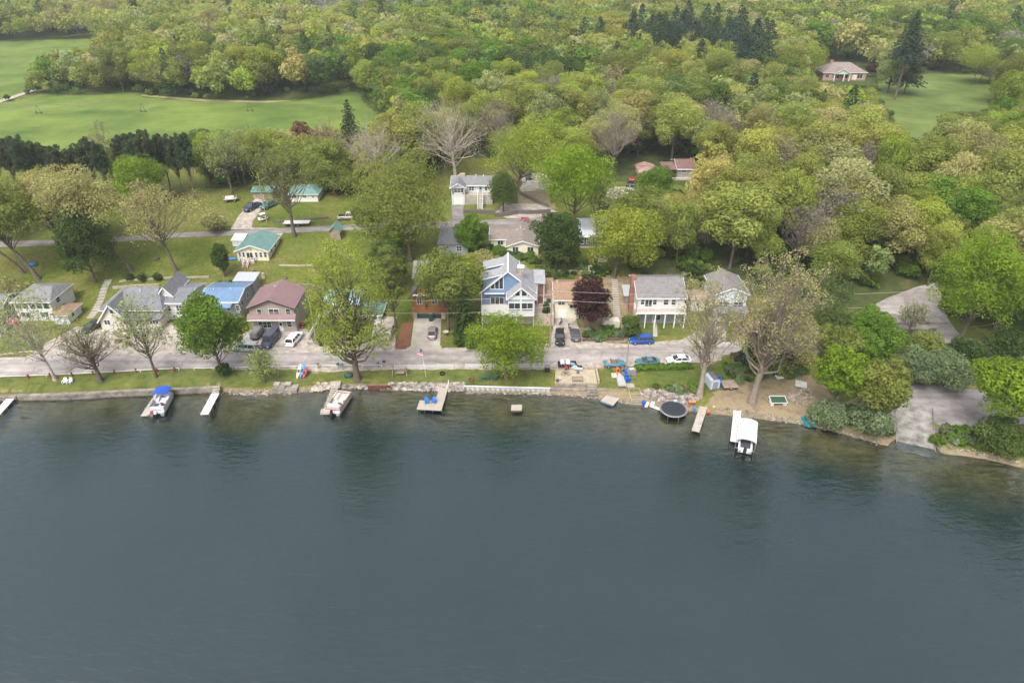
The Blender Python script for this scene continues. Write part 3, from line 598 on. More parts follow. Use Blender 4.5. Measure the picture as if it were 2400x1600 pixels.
    def railing(s, pts, hgt=1., m=TRIM, step=.28, name='railing'):
        b = MB()
        for p, q in zip(pts, pts[1:]):
            p, q = Vector(p), Vector(q); L = (q - p).length; k = max(2, int(L/step))
            b.bar(p + Vector((0, 0, hgt)), q + Vector((0, 0, hgt)), .09, .07); b.bar(p + Vector((0, 0, .12)), q + Vector((0, 0, .12)), .06, .06)
            for i in range(k + 1):
                a = p.lerp(q, i/k); t = .11 if i in (0, k) else .05; b.box(a.x - t/2, a.x + t/2, a.y - t/2, a.y + t/2, a.z, a.z + hgt + (.08 if i in (0, k) else 0))
        return b.build(name, m, s.root)
    def post(s, x, y, z0, z1, m=TRIM, t=.16, name='post'): return s.box(name, x - t/2, x + t/2, y - t/2, y + t/2, z0, z1, m)
    def stair(s, x0, x1, y_top, z_top, y_bot, z_bot, m, n=6, name='steps'):
        b = MB()
        for i in range(n): b.box(x0, x1, y_bot + (y_top - y_bot)*i/n, y_top, z_bot + (z_top - z_bot)*i/n, z_bot + (z_top - z_bot)*(i+1)/n)
        return b.build(name, m, s.root)
GREY_ROOF = shingle('grey_shingle', (.175, .175, .18)); SLATE_ROOF = shingle('slate_shingle', (.15, .155, .17)); LIGHT_ROOF = shingle('pale_grey_shingle', (.27, .27, .285)); BROWN_ROOF = shingle('brown_shingle', (.25, .16, .105))
TAUPE_ROOF = shingle('taupe_shingle', (.20, .165, .145)); MAROON = mat('maroon_metal', (.20, .128, .128), .5, .1, .6); TEALROOF = mat('teal_metal', (.115, .21, .19), .5, .12, .6); BLUEROOF = mat('blue_metal', (.125, .205, .32), .45, .12, .6)
TAN = banded('tan_siding', (.33, .29, .245), (.24, .21, .18), 'z', .2, .7, .06); CREAM = banded('cream_siding', (.66, .62, .47), (.5, .47, .36), 'z', .22, .7, .06); WSID = banded('white_siding', (.56, .56, .55), (.43, .43, .43), 'z', .2, .65, .06)
BLUES = banded('blue_siding', (.135, .215, .325), (.09, .15, .23), 'z', .22, .65, .07); NAVY = banded('navy_siding', (.03, .08, .165), (.02, .05, .1), 'z', .22, .65, .07); GREYS = banded('grey_siding', (.30, .32, .35), (.2, .22, .25), 'z', .2, .7, .07)
LOG = banded('log_wall', (.30, .135, .055), (.15, .06, .03), 'z', .26, .7, .2, .2); WOOD = banded('grey_boards', (.27, .21, .16), (.14, .11, .09), 'x', .2, .85, .25); DECKW = banded('deck_boards', (.42, .34, .27), (.22, .17, .14), 'x', .16, .85, .2)
BRICK = banded('red_brick', (.26, .105, .075), (.3, .2, .17), 'z', .1, .9, .25, .2); STONE = mat('rubble_stone', (.24, .20, .15), .9, .5, 4, rgb2=(.5, .42, .32), bump=.6)

# --- the street of houses along the lake road
s = House('white_house', 'white two storey house with grey hip roof and a row of upstairs porch windows', 'house', 48, 133, 752)
W = s.X(133); x0, x1 = s.X(48), W; ze = s.Z(706); zr = s.Z(670, 4.0)
s.walls(x0, x1, 0, 8, ze, WSID); s.hip(x0, x1, 0, 8, ze, zr, GREY_ROOF, inset=4.4, inset2=1.0)
for i in range(5): s.window(x0 + .35 + i*(x1-x0-.4)/5, x0 + .05 + (i+1)*(x1-x0-.4)/5, ze - 1.75, ze - .35, 0, 1, 1)
s.window(x0 + .8, x0 + 2.6, .9, 2.1, 0, 2, 1); s.window(x1 - 2.8, x1 - 1.2, .9, 2.1, 0, 2, 1)
s.box('band', x0 - .05, x1 + .05, -.06, -.005, ze - 2.15, ze - 1.9, TRIM); s.window(2.0, 3.2, ze - 1.5, ze - .5, x1, 1, 2, face='x')
s = House('garden_shed', 'small pale blue shed with brown hip roof beside the white two storey house', 'shed', 130, 165, 759)
x0, x1 = s.X(130), s.X(165); ze, zr = s.Z(737), s.Z(717, 2.4)
s.walls(x0, x1, 0, 4.8, ze, banded('pale_blue_siding', (.55, .60, .64), (.4, .45, .5), 'z', .2)); s.hip(x0, x1, 0, 4.8, ze, zr, shingle('rust_shingle', (.24, .15, .11)), inset=1.6); s.door(C(1, 545, 0)[0], 741, C(1, 590, 0)[0], 759, panes=False)
s.window(1.2, 2.2, ze - 1.3, ze - .5, x1, 1, 1, face='x')
s = House('green_house', 'dark green house with slate roof cut by the picture edge beyond the white fence', 'house', -60, 4, 764)
x0, x1 = s.X(-60), s.X(4); ze, zr = s.Z(735), s.Z(690, 5)
s.walls(x0, x1, 0, 10, ze, banded('green_siding', (.045, .085, .07), (.03, .06, .05), 'z', .2), zr, 'x'); s.gable(x0, x1, 0, 10, ze, zr, SLATE_ROOF, 'x', fascia=TRIM); s.window(2, 3.2, .9, 2, x1, 1, 2, face='x'); s.window(x1 - 3, x1 - 1.4, .9, 2, 0)
s = House('bungalow', 'cream bungalow with slate roof, front porch gable and enclosed porch windows', 'house', 240, 380, 771)
x0, x1 = s.X(240), s.X(380); ze, zr = s.Z(724, 2), s.Z(672, 6.5)
CRM = banded('warm_white_siding', (.55, .51, .45), (.5, .46, .4), 'z', .2)
s.walls(x0, x1, 1.8, 11, ze, CRM); s.hip(x0, x1, 1.8, 11, ze, zr, SLATE_ROOF, inset=4.5, inset2=2.0)
gx0, gx1 = s.X(231, 748), s.X(306, 746); gz, gr = s.Z(748), s.Z(712)
s.walls(gx0 + .4, gx1 - .4, -.4, 2.5, gz, CRM, gr); s.gable(gx0 + .4, gx1 - .4, -.4, 5, gz, gr, SLATE_ROOF, fascia=TRIM, oh=.4)
s.win(255.5, 725, 277.5, 734.5, y=-.4, nx=2, nz=1)
s.walls(gx1 - .4, x1, 0, 1.8, s.Z(749), CRM); s.slab([(gx1 - .4, -.4, s.Z(748)), (x1 + .4, -.4, s.Z(748)), (x1 + .4, 3, s.Z(742) + .5), (gx1 - .4, 3, s.Z(742) + .5)], SLATE_ROOF, name='porch_roof')
for l, r in ((243, 260), (288, 304)): s.win(l, 750, r, 760, y=-.4, nx=2, nz=1)
for l, r in ((318, 341), (350, 372)): s.win(l, 750, r, 759, nx=3, nz=1)
s.door(268, 750, 279, 771, y=-.4)
dx0, dx1 = s.X(318, 730, 2.6), s.X(364, 730, 2.6); s.walls(dx0, dx1, 2.4, 6, s.Z(722, 2.4), CRM, z0=ze - .5, name='dormer'); s.slab([(dx0 - .3, 2.1, s.Z(721, 2.1)), (dx1 + .3, 2.1, s.Z(721, 2.1)), (dx1 + .3, 6.2, zr + .1), (dx0 - .3, 6.2, zr + .1)], SLATE_ROOF, name='dormer_roof')
for l, r in ((325, 336), (345, 357)): s.win(l, 726, r, 736, y=2.4, nx=1)
for u in (1225, 1150, 1455): q = C(1, u, 345 if u > 1200 else 412); 
s.vent(1.0, 5.2, zr - .5); s.vent(-1.5, 4.3, zr - 1.2, m=mat('dark_metal', (.06, .06, .06), .4, .1))
s = House('white_cottage', 'white cottage with stepped grey roofs behind the green maple by the road', 'house', 384, 448, 748)
x0, x1 = s.X(384), s.X(448); ze, zr = s.Z(709), s.Z(678, 4); s.walls(x0, x1, 0, 9, ze, WSID, zr, 'x'); s.gable(x0, x1, 0, 9, ze, zr, SLATE_ROOF, 'x', fascia=TRIM)
dx0, dx1 = s.X(381, 690, 3), s.X(412, 690, 3); s.walls(dx0, dx1, 1.5, 8, s.Z(690, 1.5), WSID, s.Z(673, 1.5), z0=ze - 1, name='dormer'); s.gable(dx0, dx1, 1.5, 9, s.Z(690, 1.5), s.Z(673, 1.5), SLATE_ROOF, name='dormer_roof', fascia=TRIM)
s.win(388, 694, 396, 706, y=1.5, nx=1); s.win(392, 716, 402, 728); s.win(412, 716, 428, 728, nx=2); s.door(434, 722, 441, 747)
s = House('metal_roof_house', 'grey walled house with bright blue metal roof beside the maroon roofed one', 'house', 482, 572, 752)
x0, x1 = s.X(482), s.X(567); ze, zr = s.Z(706), s.Z(675, 4.2); s.walls(x0, x1, 0, 8.4, ze, GREYS, zr, 'x'); s.gable(x0, x1, 0, 8.4, ze, zr, BLUEROOF, 'x', ribs=.55, fascia=TRIM)
s.box('rear_wing_wall', x0 + 4, x1 + .4, 8.6, 12.4, -.5, zr - .9, GREYS); s.slab([(x0 + 3.6, 8.8, zr - .6), (x1 + .8, 8.8, zr - .6), (x1 + .8, 12.8, zr - .3), (x0 + 3.6, 12.8, zr - .3)], mat('pale_metal', (.33, .35, .38), .5, .1), name='rear_roof')
s.slab([(s.X(510, 706), -1.9, ze - .55), (s.X(545, 706), -1.9, ze - .55), (s.X(545, 706), .1, ze - .1), (s.X(510, 706), .1, ze - .1)], BLUEROOF, name='porch_roof')
for l in (490, 530, 552): s.win(l, 716, l + 11, 727, nx=1)
s.door(515, 726, 523, 750); s.window(1.5, 2.6, ze - 1.9, ze - .9, x1, 1, 2, face='x'); s.window(5, 6.1, ze - 1.9, ze - .9, x1, 1, 2, face='x'); s.vent(-2.4, 3.4, zr - .35); s.vent(1.2, 3.6, zr - .3)
s = House('tan_house', 'tan two storey house with maroon metal roof and white framed windows', 'house', 594, 698, 778)
x0, x1 = s.X(594.5), s.X(697.5); ze, zr = s.Z(721), s.Z(702.5); s.walls(x0, x1, 0, 8.6, ze, TAN, zr); s.gable(x0, x1, 0, 8.6, ze, zr, MAROON, ribs=.6, oh=.45, fascia=mat('dark_trim', (.06, .04, .04), .6, .1))
pz = s.Z(749, -1.2); s.slab([(x0 - .4, -1.3, pz), (x1 + .4, -1.3, pz), (x1 + .4, .05, pz + .75), (x0 - .4, .05, pz + .75)], MAROON, name='porch_roof'); s.box('porch_fascia', x0 - .42, x1 + .42, -1.4, -1.31, pz - .24, pz - .02, TRIM)
for l, t, r, b_, n in ((915, 515, 968, 575, 1), (1028, 513, 1136, 575, 2), (1192, 510, 1247, 572, 1)): s.win(*C(2, l, t), *C(2, r, b_), nx=n, nz=2)
for l, t, r, b_, n in ((928, 636, 1062, 690, 3), (1206, 632, 1258, 684, 1)): s.win(*C(2, l, t), *C(2, r, b_), nx=n, nz=2)
s.door(*C(2, 1125, 632), *C(2, 1180, 722), m=TRIM); s.window(2.2, 3.0, ze - 1.6, ze - .4, x1, 1, 2, face='x'); s.window(5.4, 6.2, ze - 1.6, ze - .4, x1, 1, 2, face='x'); s.vent(-.6, 6, zr - .4)
s.box('concrete_step', x0, x1 + .4, -1.6, -.01, -.3, .16, CONCRETE)
s = House('teal_roof_house', 'low white house with pale and dark teal roof sections behind the tall cottonwood', 'house', 745, 905, 750)
x0, xm, x1 = s.X(752), s.X(838), s.X(893); ze, zr = s.Z(738), s.Z(687, 9); s.walls(xm, x1, 0, 14, ze, WSID, zr - 1.2, 'x'); s.gable(xm, x1, 0, 14, ze, zr - 1.0, TEALROOF, 'x', ribs=.6, fascia=TRIM)
z2 = s.Z(711, 4); s.walls(x0, xm - .02, 4, 12, z2, WSID, s.Z(690, 8), 'x', name='wing_wall'); s.gable(x0, xm - .5, 4, 12, z2, s.Z(690, 8), mat('pale_teal_metal', (.25, .42, .43), .5, .1), 'x', ribs=.6, fascia=TRIM, name='wing_roof')
for l in (762, 783, 804): s.win(l, 717, l + 11, 729, y=4, nx=1)
s.door(822, 716, 830, 738, y=4); s.box('porch_deck', x0, xm, 1.2, 3.98, -.6, .5, DECKW); s.railing([(x0, 1.25, .5), (xm - .1, 1.25, .5)]); s.win(850, 741, 862, 748, nx=1); s.win(872, 741, 884, 748, nx=1)
for i in range(3): s.post(xm + .5 + i*(x1 - xm - 1)/2, -.35, -.5, ze - .2)
s = House('log_chalet', 'orange log chalet with steep grey roofs, balcony and green garage doors', 'house', 967, 1046, 747)
x0, x1 = s.X(967), s.X(1046); bz = s.Z(730); s.walls(x0, x1, 0, 10, bz, mat('fieldstone', (.36, .30, .23), .9, .4, 3, rgb2=(.55, .48, .4)), name='garage_wall')
DG = door_mat((.018, .06, .055)); s.garage_door(*C(3, 1060, 545), *C(3, 1178, 600), m=DG); s.garage_door(*C(3, 1208, 545), *C(3, 1297, 600), m=DG)
ze, zr = s.Z(690, .5), s.Z(643, .5); s.walls(x0 + .3, x1 - .3, .5, 9.5, ze, LOG, zr, z0=bz + .01); s.gable(x0 + .3, x1 - .3, .5, 4.5, ze, zr, SLATE_ROOF, oh=.6, fascia=mat('brown_trim', (.09, .06, .05), .7, .1))
z2 = s.Z(612, 9) ; s.walls(x0 + .3, x1 - .3, 4.6, 12.5, s.Z(650, 4.6), LOG, s.Z(612, 8.5), 'x', z0=bz + .02, name='rear_wall'); s.gable(x0 + .3, x1 - .3, 4.6, 12.5, s.Z(650, 4.6), s.Z(612, 8.5), GREY_ROOF, 'x', fascia=mat('green_trim', (.06, .10, .095), .6, .1), name='rear_roof')
s.box('balcony', x0 - .1, x1 + .1, -.6, .45, bz + .02, bz + .2, LOG); s.railing([(x0 - .05, -.55, bz + .2), (x1, -.55, bz + .2)], 1., LOG); s.post(x0 + .1, -.5, -.5, bz, LOG); s.post(x1 - .1, -.5, -.5, bz, LOG)
q = s.slab([(s.X(968, 692), -1.1, s.Z(693, -1.1)), (s.X(1012, 692), -1.1, s.Z(693, -1.1)), (s.X(1012, 692), .48, s.Z(691, .4) + .3), (s.X(968, 692), .48, s.Z(691, .4) + .3)], banded('striped_canvas', (.7, .68, .64), (.3, .3, .3), 'x', .5, .8, .05, .4), .06, 'awning')
s.win(977, 697, 989, 712, y=.5, nx=2, nz=1); s.door(995, 700, 1004, 724, y=.5, m=GLASS, panes=False); s.win(1012, 698, 1026, 712, y=.5, nx=2, nz=1); s.vent(.5, 8.6, s.Z(612, 8.5), .7)

s = House('blue_house', 'tall blue house with white trim, pale grey roof, stone chimney and glazed gables', 'house', 1129, 1253, 757)
q = lambda u, v: C(4, u, v); ym = 8.4
x0, x1 = s.X(*q(283, 600)), s.X(*q(795, 600)); xr = (x0 + x1)/2; ze, zr = s.Z(q(0, 508)[1]), s.Z(q(0, 311)[1])
s.walls(x0, x1, 0, ym, ze, BLUES, zr); s.gable(x0, x1, 0, ym, ze, zr, LIGHT_ROOF, oh=.4, fascia=TRIM)
def sloped_window(pts, y, bars):   # a glazed opening with a slanting head
    f, g = MB(), MB(); P = [s.P(*q(*p), y) for p in pts]; g.prism(P, 'y', y - .03, y - .004)
    for a, c in zip(P, P[1:] + P[:1]): f.bar((a[0], y - .05, a[1]), (c[0], y - .05, c[1]), .1, .13)
    for a, c in bars: a, c = s.P(*q(*a), y), s.P(*q(*c), y); f.bar((a[0], y - .05, a[1]), (c[0], y - .05, c[1]), .1, .1)
    r = f.build('gable_window', TRIM, s.root); g.build('pane', GLASS, r)
sloped_window([(370, 485), (494, 485), (494, 355), (370, 455)], 0, [((412, 485), (412, 422)), ((453, 485), (453, 388))])
s.win(*q(372, 560), *q(498, 630), nx=3, nz=1); s.slab([(s.X(*q(310, 530)), -1.0, s.Z(q(0, 532)[1], -1)), (s.X(*q(505, 530)), -1.0, s.Z(q(0, 532)[1], -1)), (s.X(*q(505, 530)), .0, s.Z(q(0, 522)[1])), (s.X(*q(310, 530)), .0, s.Z(q(0, 522)[1]))], banded('striped_awning', (.72, .72, .72), (.45, .46, .48), 'x', .35, .8, .05, .4), .06, 'awning')
s.box('corner_board', x0 - .06, x0 + .12, -.05, -.005, 0, ze - .1, TRIM)
dz = s.Z(q(0, 640)[1], -2.4); dl = s.Z(q(0, 735)[1], -2.4)
s.box('deck', x0, x1 + .1, -2.4, -.006, dz - 1.1, dz - .95, DECKW); s.box('deck_wall', x0, s.X(*q(540, 640), -2.4), -2.5, -2.42, dl, dz + .05, WSID)
for i in range(4): s.post(x0 + .2 + i*(x1-x0-.4)/3, -2.3, -1, dz - 1.1)
s.box('lower_wall', x0 + .3, x1 - .2, -.3, -.01, -1, dz - 1.15, mat('beige_block', (.42, .38, .32), .8, .1))
s.garage_door(q(330, 0)[0], 741, q(470, 0)[0], 757, y=-.3)
yo = -3.0; a0, a1 = s.X(*q(540, 650), yo), s.X(*q(795, 650), yo); e2, r2 = s.Z(q(0, 572)[1], yo), s.Z(q(0, 470)[1], yo)    # the glazed sun room
s.walls(a0, a1, yo, -.02, e2, WSID, r2, z0=dl, name='sunroom_wall'); s.gable(a0, a1, yo, 4.2, e2, r2, LIGHT_ROOF, oh=.35, fascia=TRIM, name='sunroom_roof')
sloped_window([(560, 553), (600, 553), (600, 528), (585, 535)], yo, []); sloped_window([(606, 553), (656, 553), (656, 482), (606, 523)], yo, []); sloped_window([(670, 553), (722, 553), (722, 520), (670, 480)], yo, []); sloped_window([(728, 553), (768, 553), (750, 540), (728, 525)], yo, [])
PALEG = mat('pale_blue_glass', (.28, .36, .38), .15, .1, .6)  # paler, bluish glass for one band of sun room panes
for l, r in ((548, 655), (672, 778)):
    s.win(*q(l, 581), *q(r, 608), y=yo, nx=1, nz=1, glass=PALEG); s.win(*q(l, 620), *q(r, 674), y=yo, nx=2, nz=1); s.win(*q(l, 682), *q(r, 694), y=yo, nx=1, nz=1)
for (uc, vt, ub, vb, ya) in ((498, 347, 312, 460, .5), (462, 243, 318, 318, 4.8)):      # shed dormers on the west slope
    g = (zr - ze)/(xr - x0); zt = s.Z(q(0, vt)[1], ya); xa, xb = x0 + .55, min(xr - .3, x0 + (zt - ze)/g)
    zl = zt - 1.0; b = MB(); b.prism([(xa, ze + g*(xa - x0)), (xb, zt), (xa, zl)], 'y', ya, ya + 3.3); b.build('dormer', BLUES, s.root)
    s.slab([(xa - .4, ya - .25, zl + .02), (xa - .4, ya + 3.5, zl + .02), (xb + .2, ya + 3.5, zt + .22), (xb + .2, ya - .25, zt + .22)], LIGHT_ROOF, .14, 'dormer_roof')
    t = MB(); t.bar((xa - .4, ya - .29, zl - .02), (xb + .2, ya - .29, zt + .16), .06, .2); t.bar((xa, ya - .04, ze + g*(xa - x0)), (xa, ya - .04, zl), .08, .1); t.build('fascia', TRIM, s.root)
cx = s.X(*q(662, 390), 2.4); b = MB(); ct = s.Z(q(0, 262)[1], 2.4); b.box(cx - .55, cx + .55, 1.9, 3.0, ze, ct - .25); c = b.build('chimney', STONE, s.root); s.box('chimney_cap', cx - .68, cx + .68, 1.78, 3.12, ct - .24, ct - .06, TRIM, c)
g = (zr - ze)/(x1 - xr)
for yy in (2.2, 4.6):
    xa, xb = xr + 2.1, xr + 3.0; s.slab([(xa, yy, zr - g*2.1 + .26), (xa, yy + 1.3, zr - g*2.1 + .26), (xb, yy + 1.3, zr - g*3.0 + .26), (xb, yy, zr - g*3.0 + .26)], GLASS, .06, 'skylight')
b = MB(); b.bar((xr - .02, -.4, zr + .2), (xr - .02, ym + .4, zr + .2), .3, .06); b.build('ridge_cap', TRIM, s.root); s.vent(xr + 2.4, 6.6, zr - 1.6, .9)
wx0, wx1 = x1 + .05, x1 + 1.9; s.walls(wx0, wx1, 4.2, 8, ze - .3, mat('porch_rust', (.18, .10, .08), .8, .2), z0=-.5, name='side_porch'); s.slab([(wx0 - .1, 3.6, ze + .1), (wx1 + .5, 3.6, ze - .1), (wx1 + .5, 8.4, ze + .9), (wx0 - .1, 8.4, ze + 1.1)], LIGHT_ROOF, .14, 'side_roof')
for yy in (3.9,): s.post(wx1 + .2, yy, -.5, ze - .2); s.post(wx0 + .7, yy, -.5, ze - .2)
s.box('patio', wx0, wx1 + 2.2, -1, 4, -.5, 2.6, DECKW)

s = House('brown_roof_house', 'small cream house with brown shingle roof and white garage door behind the red maple', 'house', 1299, 1392, 746)
q = lambda u, v: C(5, u, v)
x0, x1 = s.X(*q(163, 600)), s.X(*q(520, 600)); ze, zr = s.Z(q(0, 418)[1]), s.Z(q(0, 256)[1], 4.5)
s.walls(x0, x1, 0, 9, ze, CREAM, zr, 'x'); s.gable(x0, x1, 0, 9, ze, zr, BROWN_ROOF, 'x', fascia=TRIM)
s.garage_door(*q(192, 522), *q(280, 600)); s.win(*q(200, 430), *q(262, 470), nx=2); s.win(*q(312, 470), *q(372, 500), nx=2, nz=1); s.win(*q(400, 540), *q(440, 580), nx=1)
s.slab([(s.X(*q(290, 470)), -1.3, s.Z(q(0, 470)[1], -1.3)), (x1, -1.3, s.Z(q(0, 470)[1], -1.3)), (x1, .1, ze - .1), (s.X(*q(290, 470)), .1, ze - .1)], BROWN_ROOF, name='porch_roof')
dx0, dx1 = s.X(*q(325, 330), 3), s.X(*q(390, 330), 3); s.walls(dx0, dx1, 2, 5, s.Z(q(0, 322)[1], 2), CREAM, s.Z(q(0, 305)[1], 2), z0=ze, name='dormer'); s.gable(dx0, dx1, 2, 5, s.Z(q(0, 322)[1], 2), s.Z(q(0, 300)[1], 2), BROWN_ROOF, oh=.3, name='dormer_roof')
s.walls(x0 - 2.4, x0 - .01, 2.5, 8, ze - .6, CREAM, name='side_wall'); s.slab([(x0 - 2.8, 2.1, ze - .5), (x0, 2.1, ze - .5), (x0, 8.4, ze + .9), (x0 - 2.8, 8.4, ze + .9)], BROWN_ROOF, name='side_roof'); s.window(x0 - 1.7, x0 - .7, ze - 2.2, ze - 1.1, 2.5)
s.vent(x0 + .6, 4.4, zr); b = MB(); b.box(x0 + 5.2, x0 + 6, 5.2, 6, zr - 1, zr + .7); b.build('chimney', BRICK, s.root)
s = House('balcony_house', 'white two storey house with grey roof, full width balcony and brick chimney', 'house', 1489, 1598, 757)
x0, x1 = s.X(*q(950, 640)), s.X(*q(1392, 640)); ze, zr = s.Z(q(0, 400)[1]), s.Z(q(0, 208)[1], 5.2); bz = s.Z(q(0, 545)[1], -2.0)
s.walls(x0, x1, 0, 10.4, ze, WSID, zr, 'x'); s.gable(x0, x1, 0, 10.4, ze, zr, shingle('charcoal_shingle', (.17, .16, .16)), 'x', fascia=TRIM)
s.box('lower_front_shade', x0 + .05, x1 - .05, -.05, -.004, -.5, bz - .3, mat('painted_balcony_shade', (.25, .27, .25), .8, .1)); s.box('balcony', x0 - .7, x1 + .1, -2.1, -.06, bz - .2, bz, DECKW); s.box('balcony_beam', x0 - .7, x1 + .1, -2.18, -2.11, bz - .35, bz + .02, TRIM)  # grey sheet paints the shade below the balcony onto the white wall
s.railing([(x0 - .65, 0, bz), (x0 - .65, -2.05, bz), (x1 + .05, -2.05, bz), (x1 + .05, -.1, bz)], 1.05)
for i in range(6): s.post(x0 - .55 + i*(x1 - x0 + .5)/5, -1.95, -.8, bz - .2, t=.22)
for l, t, r, b_, n in ((1003, 415, 1030, 468, 1), (1120, 415, 1148, 468, 1), (1224, 418, 1262, 470, 1), (1300, 418, 1330, 470, 1)): s.win(*q(l, t), *q(r, b_), nx=n)
s.win(*q(1045, 415), *q(1102, 485), nx=2, nz=1); s.door(1530, 738, 1537, 756, m=TRIM); s.window(x0 + 3.6, x0 + 5.0, .8, 2.0, -.05, 2, 1)
b = MB(); b.box(x0 - .95, x0 - .02, 4.2, 5.6, -.5, zr + .6); b.build('chimney', BRICK, s.root)
s = House('storage_shed', 'grey weathered shed in the trees beside the brick chimney', 'shed', 1463, 1488, 714)
x0, x1 = s.X(1463), s.X(1488); ze = s.Z(692); s.walls(x0, x1, 0, 3.5, ze, WOOD); s.slab([(x0 - .3, -.3, ze), (x1 + .3, -.3, ze), (x1 + .3, 3.8, ze + .7), (x0 - .3, 3.8, ze + .7)], mat('pale_metal', (.33, .35, .38), .5, .1)); s.door(1470, 697, 1478, 713, m=WOOD, panes=False)
q = lambda u, v: C(6, u, v)
s = House('grey_cottage', 'blue grey cottage with a front gable and white windows behind the huge budding tree', 'house', 1672, 1745, 754)
x0, x1 = s.X(*q(370, 400)), s.X(*q(608, 400)); ze, zr = s.Z(q(0, 288)[1]), s.Z(q(0, 243)[1]); s.walls(x0, x1, 0, 8.5, ze, banded('pale_blue_siding', (.5, .54, .6), (.4, .45, .5), 'z', .2), zr); s.gable(x0, x1, 0, 8.5, ze, zr, shingle('charcoal_shingle', (.17, .16, .16)), fascia=TRIM)
s.win(*q(400, 350), *q(476, 392), nx=2); s.win(*q(522, 352), *q(585, 395), nx=2); s.box('lower_trim', x0, x1, -.12, -.005, s.Z(q(0, 406)[1]), s.Z(q(0, 399)[1]), TRIM)
z1 = s.Z(q(0, 436)[1], -1.6); s.slab([(x0 - .2, -1.8, z1), (x1 + .2, -1.8, z1), (x1 + .2, -.01, z1 + .8), (x0 - .2, -.01, z1 + .8)], SLATE_ROOF, name='porch_roof'); s.window(2, 3, ze - 1.6, ze - .6, x0, 1, 2, face='-x')
for i in range(3): s.post(x0 + .3 + i*(x1-x0-.6)/2, -1.6, -.8, z1 - .1)
s.door(*q(430, 450), *q(455, 500)); s.win(*q(480, 455), *q(515, 485), nx=2, nz=1)
s = House('white_shed', 'small white shed with tan roof between the balcony house and the grey cottage', 'shed', 1618, 1651, 728)
x0, x1 = s.X(1618), s.X(1651); ze, zr = s.Z(702), s.Z(690, 2); s.walls(x0, x1, 0, 4, ze, WHITE, zr, 'x'); s.gable(x0, x1, 0, 4, ze, zr, shingle('tan_shingle', (.3, .23, .17)), 'x'); s.door(1630, 707, 1639, 727)

# --- the row along the upper road
q = lambda u, v: C(9, u, v)
s = House('green_roof_cottage', 'cream cottage with green metal roof, window wall and white railed steps', 'house', 556, 631, 611)
x0, x1 = s.X(*q(820, 1180)), s.X(*q(1203, 1180)); ze, zr = s.Z(q(0, 1086)[1]), s.Z(q(0, 1018)[1]); CR2 = banded('butter_siding', (.6, .57, .42), (.58, .54, .4), 'z', .2)
s.walls(x0, x1, 0, 9, ze, CR2, zr); s.gable(x0, x1, 0, 9, ze, zr, TEALROOF, ribs=.6, oh=.4, fascia=TRIM)
for l, r in ((833, 866), (877, 912), (1030, 1070), (1085, 1125), (1139, 1180)): s.win(*q(l, 1106), *q(r, 1162), nx=1)
s.win(*q(926, 1108), *q(1016, 1188), nx=2, nz=1); s.box('wall_ornament', -.12, .12, -.06, -.01, ze + .1, ze + .5, mat('dark_metal', (.06, .06, .06), .4, .1))
for yy in (2.2, 5): s.window(yy, yy + .9, ze - 1.5, ze - .5, x1, 1, 2, face='x')
fl = s.Z(q(0, 1192)[1]); sx0, sx1 = s.X(*q(880, 1200)), s.X(*q(1050, 1200)); s.box('porch_deck', sx0, sx1, -1.2, -.01, -.9, fl, DECKW); s.railing([(sx0, -.02, fl), (sx0, -1.15, fl), (sx0 + .9, -1.15, fl)], .9); s.railing([(sx1 - 1.2, -1.15, fl), (sx1, -1.15, fl), (sx1, -.02, fl)], .9)
s.stair(sx0 + .95, sx1 - 1.25, -1.21, fl - .1, -2.9, -.7, mat('steps_terracotta', (.34, .2, .14), .8, .1)); s.railing([(sx0 + .95, -1.25, fl - .1), (sx0 + .95, -2.9, -.55)], .9); s.railing([(sx1 - 1.25, -1.25, fl - .1), (sx1 - 1.25, -2.9, -.55)], .9); s.vent(.6, 5, zr - .5, .35, .16, GLASS)
s = House('white_shed', 'plain white box shed at the back corner of the green roofed cottage', 'shed', 546, 572, 577); x0, x1 = s.X(546), s.X(572); ze = s.Z(563); s.walls(x0, x1, 0, 3, ze, WSID); s.slab([(x0 - .2, -.2, ze + .02), (x1 + .2, -.2, ze + .02), (x1 + .2, 3.2, ze + .5), (x0 - .2, 3.2, ze + .5)], WHITE); s.door(551, 566, 556, 577, panes=False)
s = House('garden_hut', 'tiny wooden hut with teal gable roof beside the upper road', 'hut', 773, 799, 562); x0, x1 = s.X(*C(10, 112, 950)), s.X(*C(10, 232, 950)); ze, zr = s.Z(C(10, 0, 888)[1]), s.Z(C(10, 0, 838)[1]); s.walls(x0, x1, 0, 3, ze, WOOD, zr); s.gable(x0, x1, 0, 3, ze, zr, TEALROOF, oh=.35); s.door(*C(10, 150, 910), *C(10, 190, 972), m=WOOD, panes=False)
s = House('open_shed', 'weathered board shed with green metal roof at the end of the dirt drive', 'shed', 594, 640, 466); x0, x1 = s.X(594), s.X(640); ze, zr = s.Z(450), s.Z(436, 3); s.walls(x0, x1, 0, 5, ze, WOOD, zr, 'x'); s.gable(x0, x1, 0, 5, ze, zr, TEALROOF, 'x', ribs=.6); s.door(*q(1100, 395), *q(1155, 450), m=mat('bare_boards', (.36, .31, .26), .8, .2), panes=False)
s = House('white_cabin', 'white cabin with green hip roof on the grassy slope behind the tall bare oak', 'cabin', 681, 746, 473); x0, x1 = s.X(681), s.X(746); ze, zr = s.Z(454), s.Z(432, 3.5); s.walls(x0, x1, 0, 7, ze, WHITE); s.hip(x0, x1, 0, 7, ze, zr, TEALROOF, inset=2.8); s.win(*q(1507, 395), *q(1545, 440), nx=2); s.door(*q(1730, 405), *q(1765, 480)); s.win(*q(1620, 400), *q(1660, 435), nx=2); s.vent(.4, 3.4, zr, .6)
q = lambda u, v: C(10, u, v)
